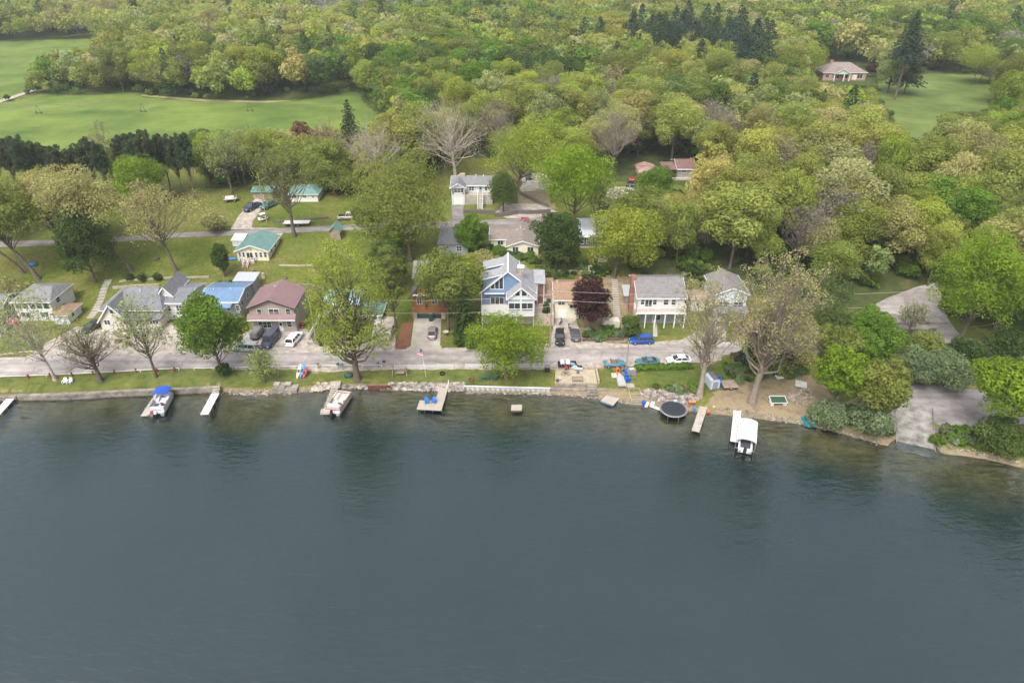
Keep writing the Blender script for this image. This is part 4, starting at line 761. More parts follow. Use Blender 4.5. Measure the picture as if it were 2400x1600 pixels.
s = House('grey_house', 'grey roofed house half hidden by trees above the log chalet', 'house', 1030, 1097, 600); x0, x1 = s.X(1030), s.X(1097); ze, zr = s.Z(572), s.Z(552, 5); s.walls(x0, x1, 0, 10, ze, GREYS, zr, 'x'); s.gable(x0, x1, 0, 10, ze, zr, GREY_ROOF, 'x'); s.win(1040, 577, 1052, 588, nx=2); s.win(1070, 577, 1082, 588, nx=2); s.slab([(x0 + 1.5, -3, s.Z(602, -3)), (x1 - 2, -3, s.Z(602, -3)), (x1 - 2, -.01, s.Z(592, 0)), (x0 + 1.5, -.01, s.Z(592, 0))], GREY_ROOF, name='porch_roof'); s.post(x0 + 1.8, -2.7, -1, s.Z(603, -3)); s.post(x1 - 2.3, -2.7, -1, s.Z(603, -3))
q = lambda u, v: C(11, u, v)
s = House('ranch_house', 'cream ranch house with taupe roof and a broad front gable above the blue house', 'house', 1188, 1261, 598)
x0, x1 = s.X(*q(728, 1160)), s.X(*q(1085, 1160)); ze, zr = s.Z(q(0, 1060)[1]), s.Z(q(0, 1003)[1]); s.walls(x0, x1, 0, 12, ze, CREAM, zr); s.gable(x0, x1, 0, 12, ze, zr, TAUPE_ROOF, fascia=TRIM)
for l, r in ((792, 854), (962, 1028)): s.win(*q(l, 1072), *q(r, 1134), nx=2, nz=1)
wx = s.X(*q(542, 1050), 4); wz, wr = s.Z(q(0, 980)[1], 4), s.Z(q(0, 868)[1], 8); s.walls(wx, x0 - .02, 4, 12, wz, CREAM, wr, 'x', name='wing_wall'); s.gable(wx, x0 + 2, 4, 12, wz, wr, TAUPE_ROOF, 'x', fascia=TRIM, name='wing_roof', oh=.4); s.win(*q(620, 988), *q(680, 1044), y=4, nx=2, nz=1); s.vent(-.4, 8, zr, .4); s.vent(.5, 7, zr - .2, .3)
s = House('navy_house', 'navy blue house with white metal roof and white windows among the oaks', 'house', 1354, 1440, 580)
x0, x1 = s.X(*q(1545, 1070)), s.X(*q(1960, 1070)); ze, zr = s.Z(q(0, 958)[1]), s.Z(q(0, 885)[1], 3.2); WM = mat('white_metal_roof', (.5, .51, .53), .45, .08, .5); s.walls(x0, x1, 0, 6.4, ze, NAVY, zr, 'x'); s.gable(x0, x1, 0, 6.4, ze, zr, WM, 'x', ribs=.45)
s.walls(x0 + 1, x1 + 1, 7.2, 14, s.Z(q(0, 862)[1], 7.2), NAVY, s.Z(q(0, 760)[1], 10.6), 'x', name='rear_wall'); s.gable(x0 + 1, x1 + 1, 7.2, 14, s.Z(q(0, 862)[1], 7.2), s.Z(q(0, 760)[1], 10.6), WM, 'x', ribs=.45, name='rear_roof')
for l, r in ((1567, 1607), (1645, 1685), (1855, 1890)): s.win(*q(l, 966), *q(r, 1035), nx=1)
s.box('lattice_skirt', x0, x1, -.25, -.01, -1, .35, mat('bare_pine', (.42, .3, .15), .8, .15))
s = House('hill_house', 'white house with grey roof over a garage on the rise above the upper road', 'house', 1059, 1154, 480)
x0, x1 = s.X(*q(95, 585)), s.X(*q(560, 585)); gx = s.X(*q(246, 585)); ze, zr = s.Z(q(0, 388)[1]), s.Z(q(0, 345)[1]); s.walls(x0, gx, 0, 8, ze, WSID, zr); s.gable(x0, gx, 0, 5, ze, zr, SLATE_ROOF, fascia=TRIM, name='porch_gable')
me_, mr_ = s.Z(q(0, 362)[1], 2.5), s.Z(q(0, 258)[1], 6.5); s.walls(x0, x1, 2.5, 10.5, me_, WSID, mr_, 'x', name='main_wall'); s.gable(x0, x1, 2.5, 10.5, me_, mr_, GREY_ROOF, 'x', fascia=TRIM)
s.win(*q(118, 398), *q(228, 447), nx=3, nz=2); s.box('shutter', x0 + .25, x0 + .6, -.06, -.01, ze - 1.9, ze - .5, GLASS); s.box('shutter', gx - .6, gx - .25, -.06, -.01, ze - 1.9, ze - .5, GLASS); s.garage_door(*q(116, 506), *q(230, 588))
s.win(*q(290, 380), *q(346, 424), y=2.5, nx=2); s.door(*q(405, 378), *q(440, 452), y=2.5, m=mat('grey_door', (.3, .33, .38), .6, .05)); s.win(*q(472, 380), *q(500, 425), y=2.5, nx=1)
pf = s.Z(q(0, 462)[1], 1.2); s.box('porch_deck', gx + .02, x1, .2, 2.48, -.5, pf, CONCRETE); s.railing([(s.X(*q(452, 470), .3), .3, pf), (x1, .3, pf)], .9)
st0, st1 = s.X(*q(396, 540)), s.X(*q(448, 540)); s.stair(st0, st1, .18, pf, -3.4, -.6, CONCRETE, 9); s.railing([(st0 - .1, .1, pf), (st0 - .1, -3.3, -.5)], .9); s.railing([(st1 + .1, .1, pf), (st1 + .1, -3.3, -.5)], .9)
b = MB(); b.box(x0 + 2, x0 + 3.4, 5.8, 6.8, mr_ - .6, mr_ + .8); b.build('chimney', STONE, s.root); s.vent(1, 6, mr_, .5, .12); s.vent(3, 6, mr_, .4, .12)
q = lambda u, v: C(12, u, v)
s = House('rusty_shed', 'white shed with rust streaked tin roof beside the brown roofed house in the woods', 'shed', 1499, 1540, 421); x0, x1 = s.X(*q(485, 400)), s.X(*q(688, 400)); ze, zr = s.Z(q(0, 322)[1]), s.Z(q(0, 290)[1]); s.walls(x0, x1, 0, 8, ze, WHITE, zr); s.gable(x0, x1, 0, 8, ze, zr, mat('rusty_tin', (.42, .38, .36), .7, .2, .35, rgb2=(.27, .10, .06)), ribs=.7); s.box('doorway', s.X(*q(520, 390)), s.X(*q(550, 390)), -.03, -.004, -.3, 2.1, mat('dark_metal', (.06, .06, .06), .4, .1)); s.win(*q(492, 335), *q(508, 360), nx=1)
s = House('brown_roof_cabin', 'tan house with stepped brown roofs and a shaded porch deep in the woods', 'house', 1557, 1628, 419); x0, xm, x1 = s.X(*q(770, 380)), s.X(*q(915, 380)), s.X(*q(1110, 380)); ze = s.Z(q(0, 272)[1]); TS = banded('taupe_siding', (.27, .24, .21), (.2, .17, .15), 'z', .2); MB_ = shingle('maroon_shingle', (.16, .09, .08))
s.walls(xm, x1, 0, 9, ze, TS, s.Z(q(0, 165)[1], 4.5), 'x'); s.gable(xm, x1, 0, 9, ze, s.Z(q(0, 165)[1], 4.5), MB_, 'x', fascia=TRIM); s.slab([(x0 - .6, -.6, ze - .1), (xm - .3, -.6, ze - .1), (xm - .3, 5, s.Z(q(0, 192)[1], 5)), (x0 - .9, 5, s.Z(q(0, 192)[1], 5))], MB_, name='porch_roof'); s.box('porch_wall', x0, xm - .02, 3.4, 5, -.5, ze, TS)
for i in range(3): s.post(x0 + i*(xm - x0 - .3)/2, -.3, -.8, ze - .15, TS)
s.win(*q(977, 280), *q(1015, 316), nx=2, nz=1); s.box('porch_deck', x0 - .3, x1 - 1, -1.3, -.01, -.8, .5, CONCRETE); b = MB(); b.box(x1 - .9, x1 - .1, 4, 4.8, ze, s.Z(q(0, 150)[1], 4.5)); b.build('chimney', BRICK, s.root)
q = lambda u, v: C(18, u, v)
s = House('brick_house', 'brick ranch house with mauve grey hip roof and columned porch at the woodland clearing', 'house', 1924, 2025, 189); x0, x1 = s.X(*q(500, 740)), s.X(*q(890, 740)); ze, zr = s.Z(q(0, 668)[1]), s.Z(q(0, 572)[1], 6); BP = mat('pink_brick', (.34, .22, .18), .9, .15, 1.5); HR = shingle('mauve_shingle', (.205, .165, .16)); s.walls(x0, x1, 0, 12, ze, BP); s.hip(x0, x1, 0, 12, ze, zr, HR, inset=6.2)
gx0, gx1 = s.X(*q(605, 668)), s.X(*q(738, 668)); s.walls(gx0, gx1, -1.8, .5, ze, mat('sage_paint', (.45, .5, .42), .7, .06), s.Z(q(0, 630)[1]), z0=ze - .5, name='porch_gable'); s.gable(gx0, gx1, -1.8, 6, ze, s.Z(q(0, 628)[1]), HR, fascia=TRIM, name='gable_roof')
for u in (598, 685, 735): xx = s.X(*q(u, 700)); s.post(xx, -1.6, -.5, ze, TRIM, .35, 'column')
for l, r in ((608, 648), (690, 728), (822, 862)): s.win(*q(l, 683), *q(r, 722), nx=2, nz=1)
s.win(*q(530, 685), *q(560, 715), nx=1); s.door(*q(660, 682), *q(680, 738), m=BRICK); s.garage_door(*q(780, 690), *q(808, 735), m=mat('cream_door', (.6, .55, .45), .7, .05)); b = MB(); b.box(x0 + 4.6, x0 + 6, 6, 7.2, zr - 1.5, zr + .8); b.build('chimney', BRICK, s.root)
for i, (l, r, pb, hh) in enumerate(((138, 196, 68, 14), (196, 226, 66, 14))):
    s = House('greenhouse', ('long white plastic greenhouse behind the trees past the far field', 'shorter white plastic greenhouse with its arched end showing past the far field')[i], 'greenhouse', l, r, pb); x0, x1 = s.X(l), s.X(r); hh = 5.5; b = MB(); b.prism([(6 - 6*cos(pi*k/10), hh*sin(pi*k/10)) for k in range(11)], 'x', x0, x1); b.build('cover', mat('milky_plastic', (.75, .76, .78), .4, .05), s.root)
    f = MB(); [f.tube([(x0 + (x1-x0)*j/8, 6 - 6.06*cos(pi*k/10), hh*1.01*sin(pi*k/10)) for k in range(11)], .06, 5) for j in range(9)]; f.build('frame', mat('galvanised', (.5, .5, .5), .4, .1, metal=.8), s.root)
# ------------------------------------------------------------------ vehicles
RUBBER = mat('tyre_rubber', (.02, .02, .02), .85, .2); ALLOY = mat('alloy', (.45, .45, .46), .35, .08, metal=.7); BLACK = mat('black_plastic', (.02, .02, .022), .55, .15); LAMP = mat('headlamp_glass', (.6, .62, .64), .15, .05); TAILR = mat('tail_lamp', (.25, .012, .012), .25, .05)
def paint(name, rgb): return mat(name + '_paint', rgb, .28, .06, .8, spec=.6)
def on_ground(name, label, cat, px, py, deg, group=None, dz=.04):
    p = G(px, py); return thing(name, label, cat, (p.x, p.y, p.z + dz), radians(deg), group)
def loft(mb, secs):
    """closed skin through cross sections, each a list of equal length of points"""
    n = len(secs[0]); k0 = len(mb.v)
    for c in secs: mb.v += [tuple(p) for p in c]
    for i in range(len(secs) - 1):
        for j in range(n): mb.f.append((k0+i*n+j, k0+i*n+(j+1) % n, k0+(i+1)*n+(j+1) % n, k0+(i+1)*n+j))
    mb.f += [tuple(k0+j for j in range(n))[::-1], tuple(k0+(len(secs)-1)*n+j for j in range(n))]
BODY = {  # length, width, body profile (x from tail to nose as share, height of shoulder, half width share), cabin (x tail-bottom, tail-top, nose-top, nose-bottom), roof height
    'sedan': (4.7, 1.8, [(0, .78, .84), (.04, .95, .93), (.2, .98, 1), (.6, .95, 1), (.86, .86, .97), (.97, .74, .86), (1, .6, .7)], (.08, .25, .56, .74), 1.45),
    'coupe': (4.6, 1.8, [(0, .72, .8), (.05, .92, .92), (.25, .95, 1), (.6, .88, 1), (.86, .8, .96), (.97, .68, .84), (1, .5, .66)], (.1, .32, .52, .72), 1.3),
    'suv': (4.6, 1.88, [(0, .9, .88), (.03, 1.05, .96), (.2, 1.1, 1), (.66, 1.06, 1), (.9, .96, .96), (.98, .84, .88), (1, .66, .76)], (.015, .09, .6, .76), 1.72),
    'minivan': (5.0, 1.95, [(0, .9, .88), (.03, 1.0, .97), (.2, 1.02, 1), (.72, 1.0, 1), (.9, .9, .96), (.98, .76, .86), (1, .6, .72)], (.012, .06, .66, .86), 1.76),
    'van': (5.6, 2.05, [(0, 1.0, .95), (.03, 1.2, .98), (.2, 1.22, 1), (.76, 1.2, 1), (.92, 1.1, .97), (.98, .95, .92), (1, .7, .84)], (.012, .04, .70, .82), 2.15),
    'pickup': (5.6, 1.95, [(0, .98, .94), (.02, 1.05, .98), (.3, 1.05, 1), (.66, 1.05, 1), (.93, 1.0, .97), (.985, .86, .92), (1, .7, .86)], (.37, .41, .6, .71), 1.8),
    'jeep': (4.3, 1.85, [(0, 1.05, .92), (.02, 1.1, .94), (.6, 1.1, .94), (.62, 1.08, .84), (.95, 1.02, .78), (.99, .95, .76), (1, .8, .74)], (.03, .05, .56, .62), 1.85)}
def car(kind, label, px, py, deg, color, name='parked_car', cat='car', top=None, group=None, open_tail=False, stripes=None, length=None, kit=()):
    L, Wd, prof, cab, Hr = BODY[kind]; k = (length or L)/L; L *= k; r = on_ground(name, label, cat, px, py, deg, group); hw = Wd/2; gc = .3 if kind in ('pickup', 'jeep', 'van') else .22; P = color
    X = lambda t: (t - .5)*L
    b = MB(); secs = []
    for t, z, wd in prof:
        y = hw*wd; secs.append([(X(t), -y*.9, gc), (X(t), -y, gc + .22), (X(t), -y*1.0, z - .22), (X(t), -y*.9, z - .05), (X(t), -y*.7, z), (X(t), y*.7, z), (X(t), y*.9, z - .05), (X(t), y, z - .22), (X(t), y, gc + .22), (X(t), y*.9, gc)])
    loft(b, secs); b.build('body', P, r, smooth=False)
    zb = [z for t, z, _ in prof if .3 <= t <= .7] or [1.0]; zb = min(zb) - .02; xb, xt, ft, fb = [X(t) for t in cab]; wi, wt = hw*.93, hw*.76
    if top != 'open':
        g = MB(); g.hexa([(xb, -wi, zb), (fb, -wi, zb), (fb, wi, zb), (xb, wi, zb)], [(xt, -wt, Hr - .06), (ft, -wt, Hr - .06), (ft, wt, Hr - .06), (xt, wt, Hr - .06)]); g.build('window', GLASS, r)
        p = MB(); p.hexa([(xt - .04, -wt - .01, Hr - .06), (ft + .04, -wt - .01, Hr - .06), (ft + .04, wt + .01, Hr - .06), (xt - .04, wt + .01, Hr - .06)], [(xt + .06, -wt + .1, Hr), (ft - .1, -wt + .1, Hr), (ft - .1, wt - .1, Hr), (xt + .06, wt - .1, Hr)])
        p.build('roof', top or P, r); q = MB()
        for sg in (-1, 1):
            q.bar((xb, sg*wi, zb), (xt, sg*wt, Hr - .05), .1, .1); q.bar((fb, sg*wi, zb), (ft, sg*wt, Hr - .05), .07, .08)
            for f in ((.36, .68) if kind in ('suv', 'minivan', 'van') else (.52,)):
                q.bar((xb + (fb-xb)*(f + .02), sg*(wi + .005), zb), (xt + (ft-xt)*f, sg*(wt + .005), Hr - .05), .09, .06)
        q.build('pillar', P, r)
    else:
        g = MB(); g.box(X(.28), X(.60), -wi*.86, wi*.86, zb - .3, zb + .06); g.build('cockpit', mat('tan_leather', (.17, .125, .1), .7, .2), r)
        for sg in (-1, 1): g = MB(); g.box(X(.33), X(.45), sg*.4 - .24, sg*.4 + .24, zb, zb + .12); g.box(X(.31), X(.35), sg*.4 - .24, sg*.4 + .24, zb, zb + .52); g.build('seat', mat('tan_leather', (.17, .125, .1), .7, .2), r, bevel=.03)
        g = MB(); g.slab([(X(.62), -wi*.85, zb + .06), (X(.62), wi*.85, zb + .06), (X(.56), wi*.76, zb + .42), (X(.56), -wi*.76, zb + .42)], .03); g.build('windscreen', GLASS, r)
        g = MB(); g.hexa([(X(.13), -wi*.85, zb), (X(.31), -wi*.85, zb), (X(.31), wi*.85, zb), (X(.13), wi*.85, zb)], [(X(.17), -wi*.7, zb + .26), (X(.29), -wi*.7, zb + .34), (X(.29), wi*.7, zb + .34), (X(.17), wi*.7, zb + .26)]); g.build('folded_top', mat('tan_canvas', (.26, .2, .155), .9, .15), r)
    if kind == 'pickup': g = MB(); g.box(X(.03), X(.355), -hw*.84, hw*.84, 1.046, 1.056); g.build('cargo_bed', BLACK, r)
    wr = .40 if kind in ('jeep', 'pickup', 'van') else .34
    if kind == 'jeep': wr = .44
    for t in (.19, .81):
        for sg in (-1, 1):
            y = sg*(hw - .08); g = MB(); g.tube([(X(t), y - .12, wr), (X(t), y + .12, wr)], wr, 14); wh = g.build('wheel', RUBBER, r); g = MB(); g.tube([(X(t), y + sg*.10, wr), (X(t), y + sg*.135, wr)], wr*.62, 12); g.build('rim', ALLOY, wh)
    zn = prof[-1][1]
    for sg in (-1, 1):
        g = MB(); g.box(X(1) - .16, X(1) + .02, sg*hw*.62 - .18, sg*hw*.62 + .18, zn - .12, zn + .06); g.build('headlight', LAMP, r)
        g = MB(); g.box(X(0) - .03, X(0) + .12, sg*hw*.72 - .13, sg*hw*.72 + .13, prof[0][1] - .2, prof[0][1] - .03); g.build('tail_light', TAILR, r)
        g = MB(); g.box(fb - .12, fb + .06, sg*(hw + .01) - .1, sg*(hw + .01) + .1, zb, zb + .16); g.build('mirror', P, r)
    g = MB(); g.box(X(1) - .1, X(1) + .025, -hw*.36, hw*.36, gc + .1, gc + .3); g.build('grille', BLACK, r); g = MB(); g.box(X(0) - .02, X(0) + .1, -.26, .26, prof[0][1] - .38, prof[0][1] - .25); g.build('number_plate', WHITE, r)
    if open_tail: g = MB(); g.slab([(X(.03), -wt, Hr), (X(.03), wt, Hr), (X(-.17), wt, Hr + .22), (X(-.17), -wt, Hr + .22)], .06); t_ = g.build('tailgate', P, r); g = MB(); g.box(X(-.15), X(-.02), -.4, .4, Hr + .10, Hr + .13); g.build('tail_light', TAILR, t_)
    if stripes:
        g = MB(); [g.box(X(.08), X(.62), y - .07, y + .07, Hr + .005, Hr + .03) for y in (-.5, 0, .5)]; g.build('roof_rail', stripes, r)
    if 'bars' in kit:
        g = MB(); [g.box(X(.06), X(.5), y - .03, y + .03, Hr + .06, Hr + .1) for y in (-.6, .6)]; [g.box(x - .03, x + .03, -.66, .66, Hr + .1, Hr + .14) for x in (X(.12), X(.3), X(.46))]; g.build('roof_rack', BLACK, r)
        g = MB(); g.box(X(1), X(1) + .3, -hw*.85, hw*.85, .55, .78); g.tube([(X(1) + .15, -.5, .78), (X(1) + .2, -.45, 1.05), (X(1) + .2, .45, 1.05), (X(1) + .15, .5, .78)], .04, 6); g.build('bull_bar', BLACK, r)
    return r
SILVER = paint('silver', (.42, .44, .46)); WHT = paint('white_car', (.75, .75, .75)); NAVYP = paint('navy', (.035, .045, .085)); GREYP = paint('grey', (.16, .165, .175)); TANP = paint('champagne', (.36, .33, .28)); BLK = paint('black', (.018, .02, .022)); BLUEP = paint('royal_blue', (.012, .06, .27)); TEALP = paint('teal', (.06, .17, .23)); GRNP = paint('sea_green', (.05, .14, .16)); REDP = paint('red', (.36, .02, .025)); CHAR = paint('charcoal', (.06, .06, .075)); MAUVE = paint('mauve', (.22, .19, .2))
car('minivan', 'silver minivan with raised red lamped tailgate by the green maple', 577, 820, 172, SILVER, open_tail=True, cat='minivan', name='minivan')
car('van', 'dark navy conversion van with pale roof stripes facing the lake', 636, 803, 262, NAVYP, name='camper_van', cat='van', stripes=GREYP)
car('suv', 'white wagon with black roof rails parked before the tan house', 691, 800, 80, WHT, group=None, length=4.9)
car('suv', 'champagne wagon with black nose on the gravel drive by the teal roofed house', 910, 788, 265, TANP)
car('sedan', 'silver grey sedan on the concrete drive of the log chalet', 1014, 784, 92, MAUVE)
car('jeep', 'black off road truck with big tyres and roof rack on the dirt drive', 1312, 799, 268, BLK, name='off_road_truck', cat='truck', kit=('bars',), length=4.6)
car('suv', 'grey hatchback parked tail out beside the black off road truck', 1348, 790, 91, CHAR, length=4.3)
car('suv', 'royal blue crossover parked across from the utility pole', 1503, 803, 183, BLUEP, length=4.7)
car('coupe', 'metallic blue convertible with folded tan top at the road edge', 1440, 857, 4, TEALP, top='open', length=4.2, name='convertible', cat='convertible')
car('coupe', 'sea green coupe parked behind the hedge at the road edge', 1517, 853, 181, GRNP, length=4.7)
car('sedan', 'white sedan parked at the end of the hedge by the dying cottonwood', 1590, 849, 182, WHT)
car('sedan', 'dark green old car parked beside the bungalow porch', 219, 770, 250, paint('dark_green', (.03, .045, .04)))
car('pickup', 'dark blue pickup on the dirt drive below the open shed', 592, 490, 245, NAVYP, name='pickup_truck', cat='pickup')
car('pickup', 'old teal truck half hidden beside the dark blue pickup', 630, 486, 240, GRNP, name='pickup_truck', cat='pickup', length=4.8)
car('pickup', 'faded beige pickup under the olive oak beside the upper road', 818, 513, 8, paint('beige', (.45, .4, .32)), name='pickup_truck', cat='pickup')
car('suv', 'dark wagon parked on the pale gravel yard above the oak trunk', 1237, 417, 285, CHAR)
car('sedan', 'dark blue car nosing out of the bush beside the ranch house', 1150, 545, 80, NAVYP)
car('pickup', 'red pickup behind the roof of the ranch house', 1232, 527, 275, REDP, name='pickup_truck', cat='pickup', top=REDP)
car('sedan', 'pale silver sedan on the wooded gravel yard', 1474, 456, 176, SILVER)
car('pickup', 'black pickup parked just uphill of the pale silver sedan', 1490, 438, 170, BLK, name='pickup_truck', cat='pickup')
car('pickup', 'bright red pickup in front of the rusty shed', 1496, 427, 172, REDP, name='pickup_truck', cat='pickup', length=5.2)
# trailers, carts, bikes
def wheels(r, spots, rad=.3, wd=.18):
    for x, y in spots: g = MB(); g.tube([(x, y - wd/2, rad), (x, y + wd/2, rad)], rad, 12); wh = g.build('wheel', RUBBER, r); g = MB(); g.tube([(x, y - wd/2 - .02, rad), (x, y + wd/2 + .02, rad)], rad*.5, 10); g.build('rim', ALLOY, wh)
r = on_ground('cargo_trailer', 'grey tarp covered trailer between the minivan and the navy van', 'trailer', 604, 790, 262); g = MB(); g.hexa([(-1.6, -.85, .5), (1.6, -.85, .5), (1.6, .85, .5), (-1.6, .85, .5)], [(-1.5, -.75, 1.9), (1.5, -.75, 1.75), (1.5, .75, 1.75), (-1.5, .75, 1.9)]); g.build('cover', mat('grey_tarp', (.16, .16, .165), .7, .3, 2, bump=.5), r, bevel=.12); g = MB(); g.box(-1.6, 1.6, -.8, .8, .38, .5); g.bar((1.6, 0, .45), (2.7, 0, .45), .1); g.build('chassis', BLACK, r); wheels(r, [(-.2, -.9), (-.2, .9)])
r = on_ground('flatbed_trailer', 'long white flatbed trailer parked along the upper road verge', 'trailer', 697, 528, 3); g = MB(); g.box(-3.2, 3.2, -1.1, 1.1, .75, .9); g.build('bed', mat('weathered_white', (.55, .52, .48), .8, .2), r); g = MB(); g.box(-3.2, 3.2, -1.12, -1.1, .55, .78); g.bar((3.2, 0, .7), (4.6, 0, .6), .12); g.build('chassis', BLACK, r); wheels(r, [(-.5, -1.0), (.4, -1.0), (-.5, 1.0), (.4, 1.0)])
r = on_ground('camper_trailer', 'small white pop top camper trailer on the grass by the upper road', 'camper', 512, 530, 75); g = MB(); g.hexa([(-1.9, -1, .5), (1.9, -1, .5), (1.9, 1, .5), (-1.9, 1, .5)], [(-1.7, -.95, 2.2), (1.5, -.95, 2.2), (1.5, .95, 2.2), (-1.7, .95, 2.2)]); g.build('body', WHT, r, bevel=.1); g = MB(); g.box(-1.92, -1.84, -.6, .6, 1.2, 1.75); g.build('window', GLASS, r); g = MB(); g.box(-1.4, 1.2, -.7, .7, 2.2, 2.3); g.build('roof', WHITE, r); wheels(r, [(0, -1), (0, 1)]); g = MB(); g.bar((1.9, 0, .5), (2.9, 0, .5), .1); g.build('hitch', BLACK, r)
r = on_ground('golf_cart', 'white golf cart with windscreen beside the dirt drive', 'golf cart', 617, 517, 230); g = MB(); g.box(-1.1, 1.1, -.55, .55, .3, .62); g.box(-1.1, -.3, -.55, .55, .6, .9); g.box(.7, 1.15, -.5, .5, .6, .95); g.build('body', WHT, r, bevel=.06); g = MB(); g.box(-.9, .7, -.6, .6, 1.78, 1.86); g.build('roof', WHITE, r); g = MB(); [g.bar((x, y, .9), (x*.9, y, 1.8), .05) for x in (-.9, .75) for y in (-.5, .5)]; g.build('post', BLACK, r); wheels(r, [(-.75, -.5), (-.75, .5), (.75, -.5), (.75, .5)], .23); g = MB(); g.box(-.4, .1, -.5, .5, .62, .8); g.build('seat', BLACK, r)
r = on_ground('hay_wagon', 'broken grey wooden wagon with white box near the woods edge', 'wagon', 541, 472, 15); g = MB(); g.box(-1.8, 1.8, -.9, .9, .7, .85); g.box(-1.8, -1.7, -.9, .9, .85, 1.5); g.box(1.7, 1.8, -.9, .9, .85, 1.5); g.build('bed', mat('bare_boards', (.36, .31, .26), .8, .2), r); g = MB(); g.box(-1.2, 1.0, -.7, .7, .86, 1.3); g.build('load', WHITE, r); wheels(r, [(-1.1, -.9), (-1.1, .9), (1.1, -.9), (1.1, .9)], .38)
def small_tractor(label, px, py, deg, p):
    r = on_ground('lawn_tractor', label, 'tractor', px, py, deg); g = MB(); g.box(.1, 1.0, -.32, .32, .5, .95); g.box(-.9, .1, -.45, .45, .42, .6); g.build('hood', p, r, bevel=.06); g = MB(); g.box(-.6, -.1, -.25, .25, .62, .75); g.box(-.68, -.58, -.25, .25, .7, 1.1); g.build('seat', BLACK, r); wheels(r, [(-.55, -.45), (-.55, .45)], .36, .24); wheels(r, [(.7, -.4), (.7, .4)], .24); g = MB(); g.bar((.1, 0, .9), (-.15, 0, 1.15), .05); g.tube([(-.15 + .16*cos(a*pi/4), .16*sin(a*pi/4), 1.15) for a in range(9)], .02, 5); g.build('steering_wheel', BLACK, r); return r
small_tractor('red lawn tractor parked behind the navy house', 1355, 545, 200, REDP); small_tractor('orange tractor in the brush at the edge of the white cabin lawn', 787, 457, 160, paint('orange', (.45, .12, .02)))
r = on_ground('four_wheeler', 'red four wheeler towing a small cart beside the tan house', 'quad bike', 703, 766, 180); g = MB(); g.box(-.9, .9, -.4, .4, .5, .8); g.box(-.5, .2, -.22, .22, .8, .95); g.box(-1, -.4, -.5, .5, .78, .86); g.box(.4, 1, -.5, .5, .78, .86); g.build('body', REDP, r, bevel=.05); wheels(r, [(-.65, -.45), (-.65, .45), (.65, -.45), (.65, .45)], .3, .25); g = MB(); g.bar((.35, -.38, 1.1), (.35, .38, 1.1), .04); g.bar((.45, 0, .8), (.35, 0, 1.1), .05); g.build('handlebar', BLACK, r)
def motorcycle(label, px, py, deg):
    r = on_ground('motorcycle', label, 'motorcycle', px, py, deg); g = MB(); g.tube([(-.5, 0, .55), (-.1, 0, .75), (.35, 0, .85), (.7, 0, .9)], [.08, .14, .17, .07], 8); g.box(-.15, .25, -.17, .17, .3, .62); g.build('body', BLK, r); g = MB(); g.box(-.7, -.05, -.14, .14, .74, .84); g.build('seat', BLACK, r)
    for x in (-.72, .78): g = MB(); g.tube([(x, -.07, .33), (x, .07, .33)], .33, 16); wh = g.build('wheel', RUBBER, r); g = MB(); g.tube([(x, -.08, .33), (x, .08, .33)], .2, 12); g.build('rim', ALLOY, wh)
    g = MB(); g.bar((.6, -.4, 1.08), (.6, .4, 1.08), .045); g.bar((.58, 0, 1.08), (.78, 0, .35), .07); g.build('handlebar', ALLOY, r); g = MB(); g.box(.66, .8, -.1, .1, .85, 1.03); g.build('headlight', LAMP, r)
motorcycle('black motorcycle parked before the white garage door', 1314, 757, 255); motorcycle('dark motorcycle against the wall beside the cream garage', 1334, 770, 275)
# ------------------------------------------------------------------ the water's edge
PLANKG = banded('grey_planks', (.36, .325, .28), (.18, .155, .13), 'y', .18, .9, .22, .14); PLANKW = banded('white_planks', (.72, .70, .66), (.55, .53, .5), 'y', .3, .7, .05, .08); PLANKT = banded('tan_planks', (.33, .295, .25), (.22, .19, .16), 'y', .16, .85, .1, .12); PIPE = mat('galvanised', (.5, .5, .5), .4, .1, metal=.8)
def dock(name, label, a, b_, wd, z, m, n=4, post=PIPE, cat='dock', hi=.45, gaps=False, depth=1.6):
    """deck from picture point a (shore end) to b; local y runs out over the water"""
    A, B = Vector(on_plane(*a, z)), Vector(on_plane(*b_, z)); d = B - A; L = d.length; r = thing(name, label, cat, (A.x, A.y, z), math.atan2(d.y, d.x) - pi/2); g = MB()
    if gaps:
        k = int(L/.62)
        for i in range(k): g.box(-wd/2, wd/2, L*i/k, L*(i + .62)/k, -.07, 0)
        g.box(-wd/2 + .1, -wd/2 + .2, 0, L, -.2, -.08); g.box(wd/2 - .2, wd/2 - .1, 0, L, -.2, -.08)
    else: g.box(-wd/2, wd/2, 0, L, -.12, 0)
    g.build('deck', m, r)
    for i in range(n):
        for sg in (-1, 1): y = L*(.12 + .86*i/max(1, n - 1)); g = MB(); g.tube([(sg*(wd/2 + .05), y, -z - depth), (sg*(wd/2 + .05), y, hi)], .04, 6); g.build('post', post, r)
    return r, L
dock('dock', 'white plank dock cut by the picture edge beside the sea wall', (24, 934), (-22, 985), 1.35, .45, PLANKW)
dr, _ = dock('dock', 'white plank dock with grey steps at the end of the concrete sea wall', (505, 921), (479, 970), 1.35, .5, PLANKW)
g = MB(); [g.box(-.6, .6, -1.2 + .4*i, -.85 + .4*i, .12 + .22*(2-i), .18 + .22*(2-i)) for i in range(3)]; g.build('steps', PLANKG, dr)
dock('dock', 'weathered grey dock beside the blue canopied pontoon boat', (373, 921), (338, 974), 1.25, .4, PLANKG, hi=.2)
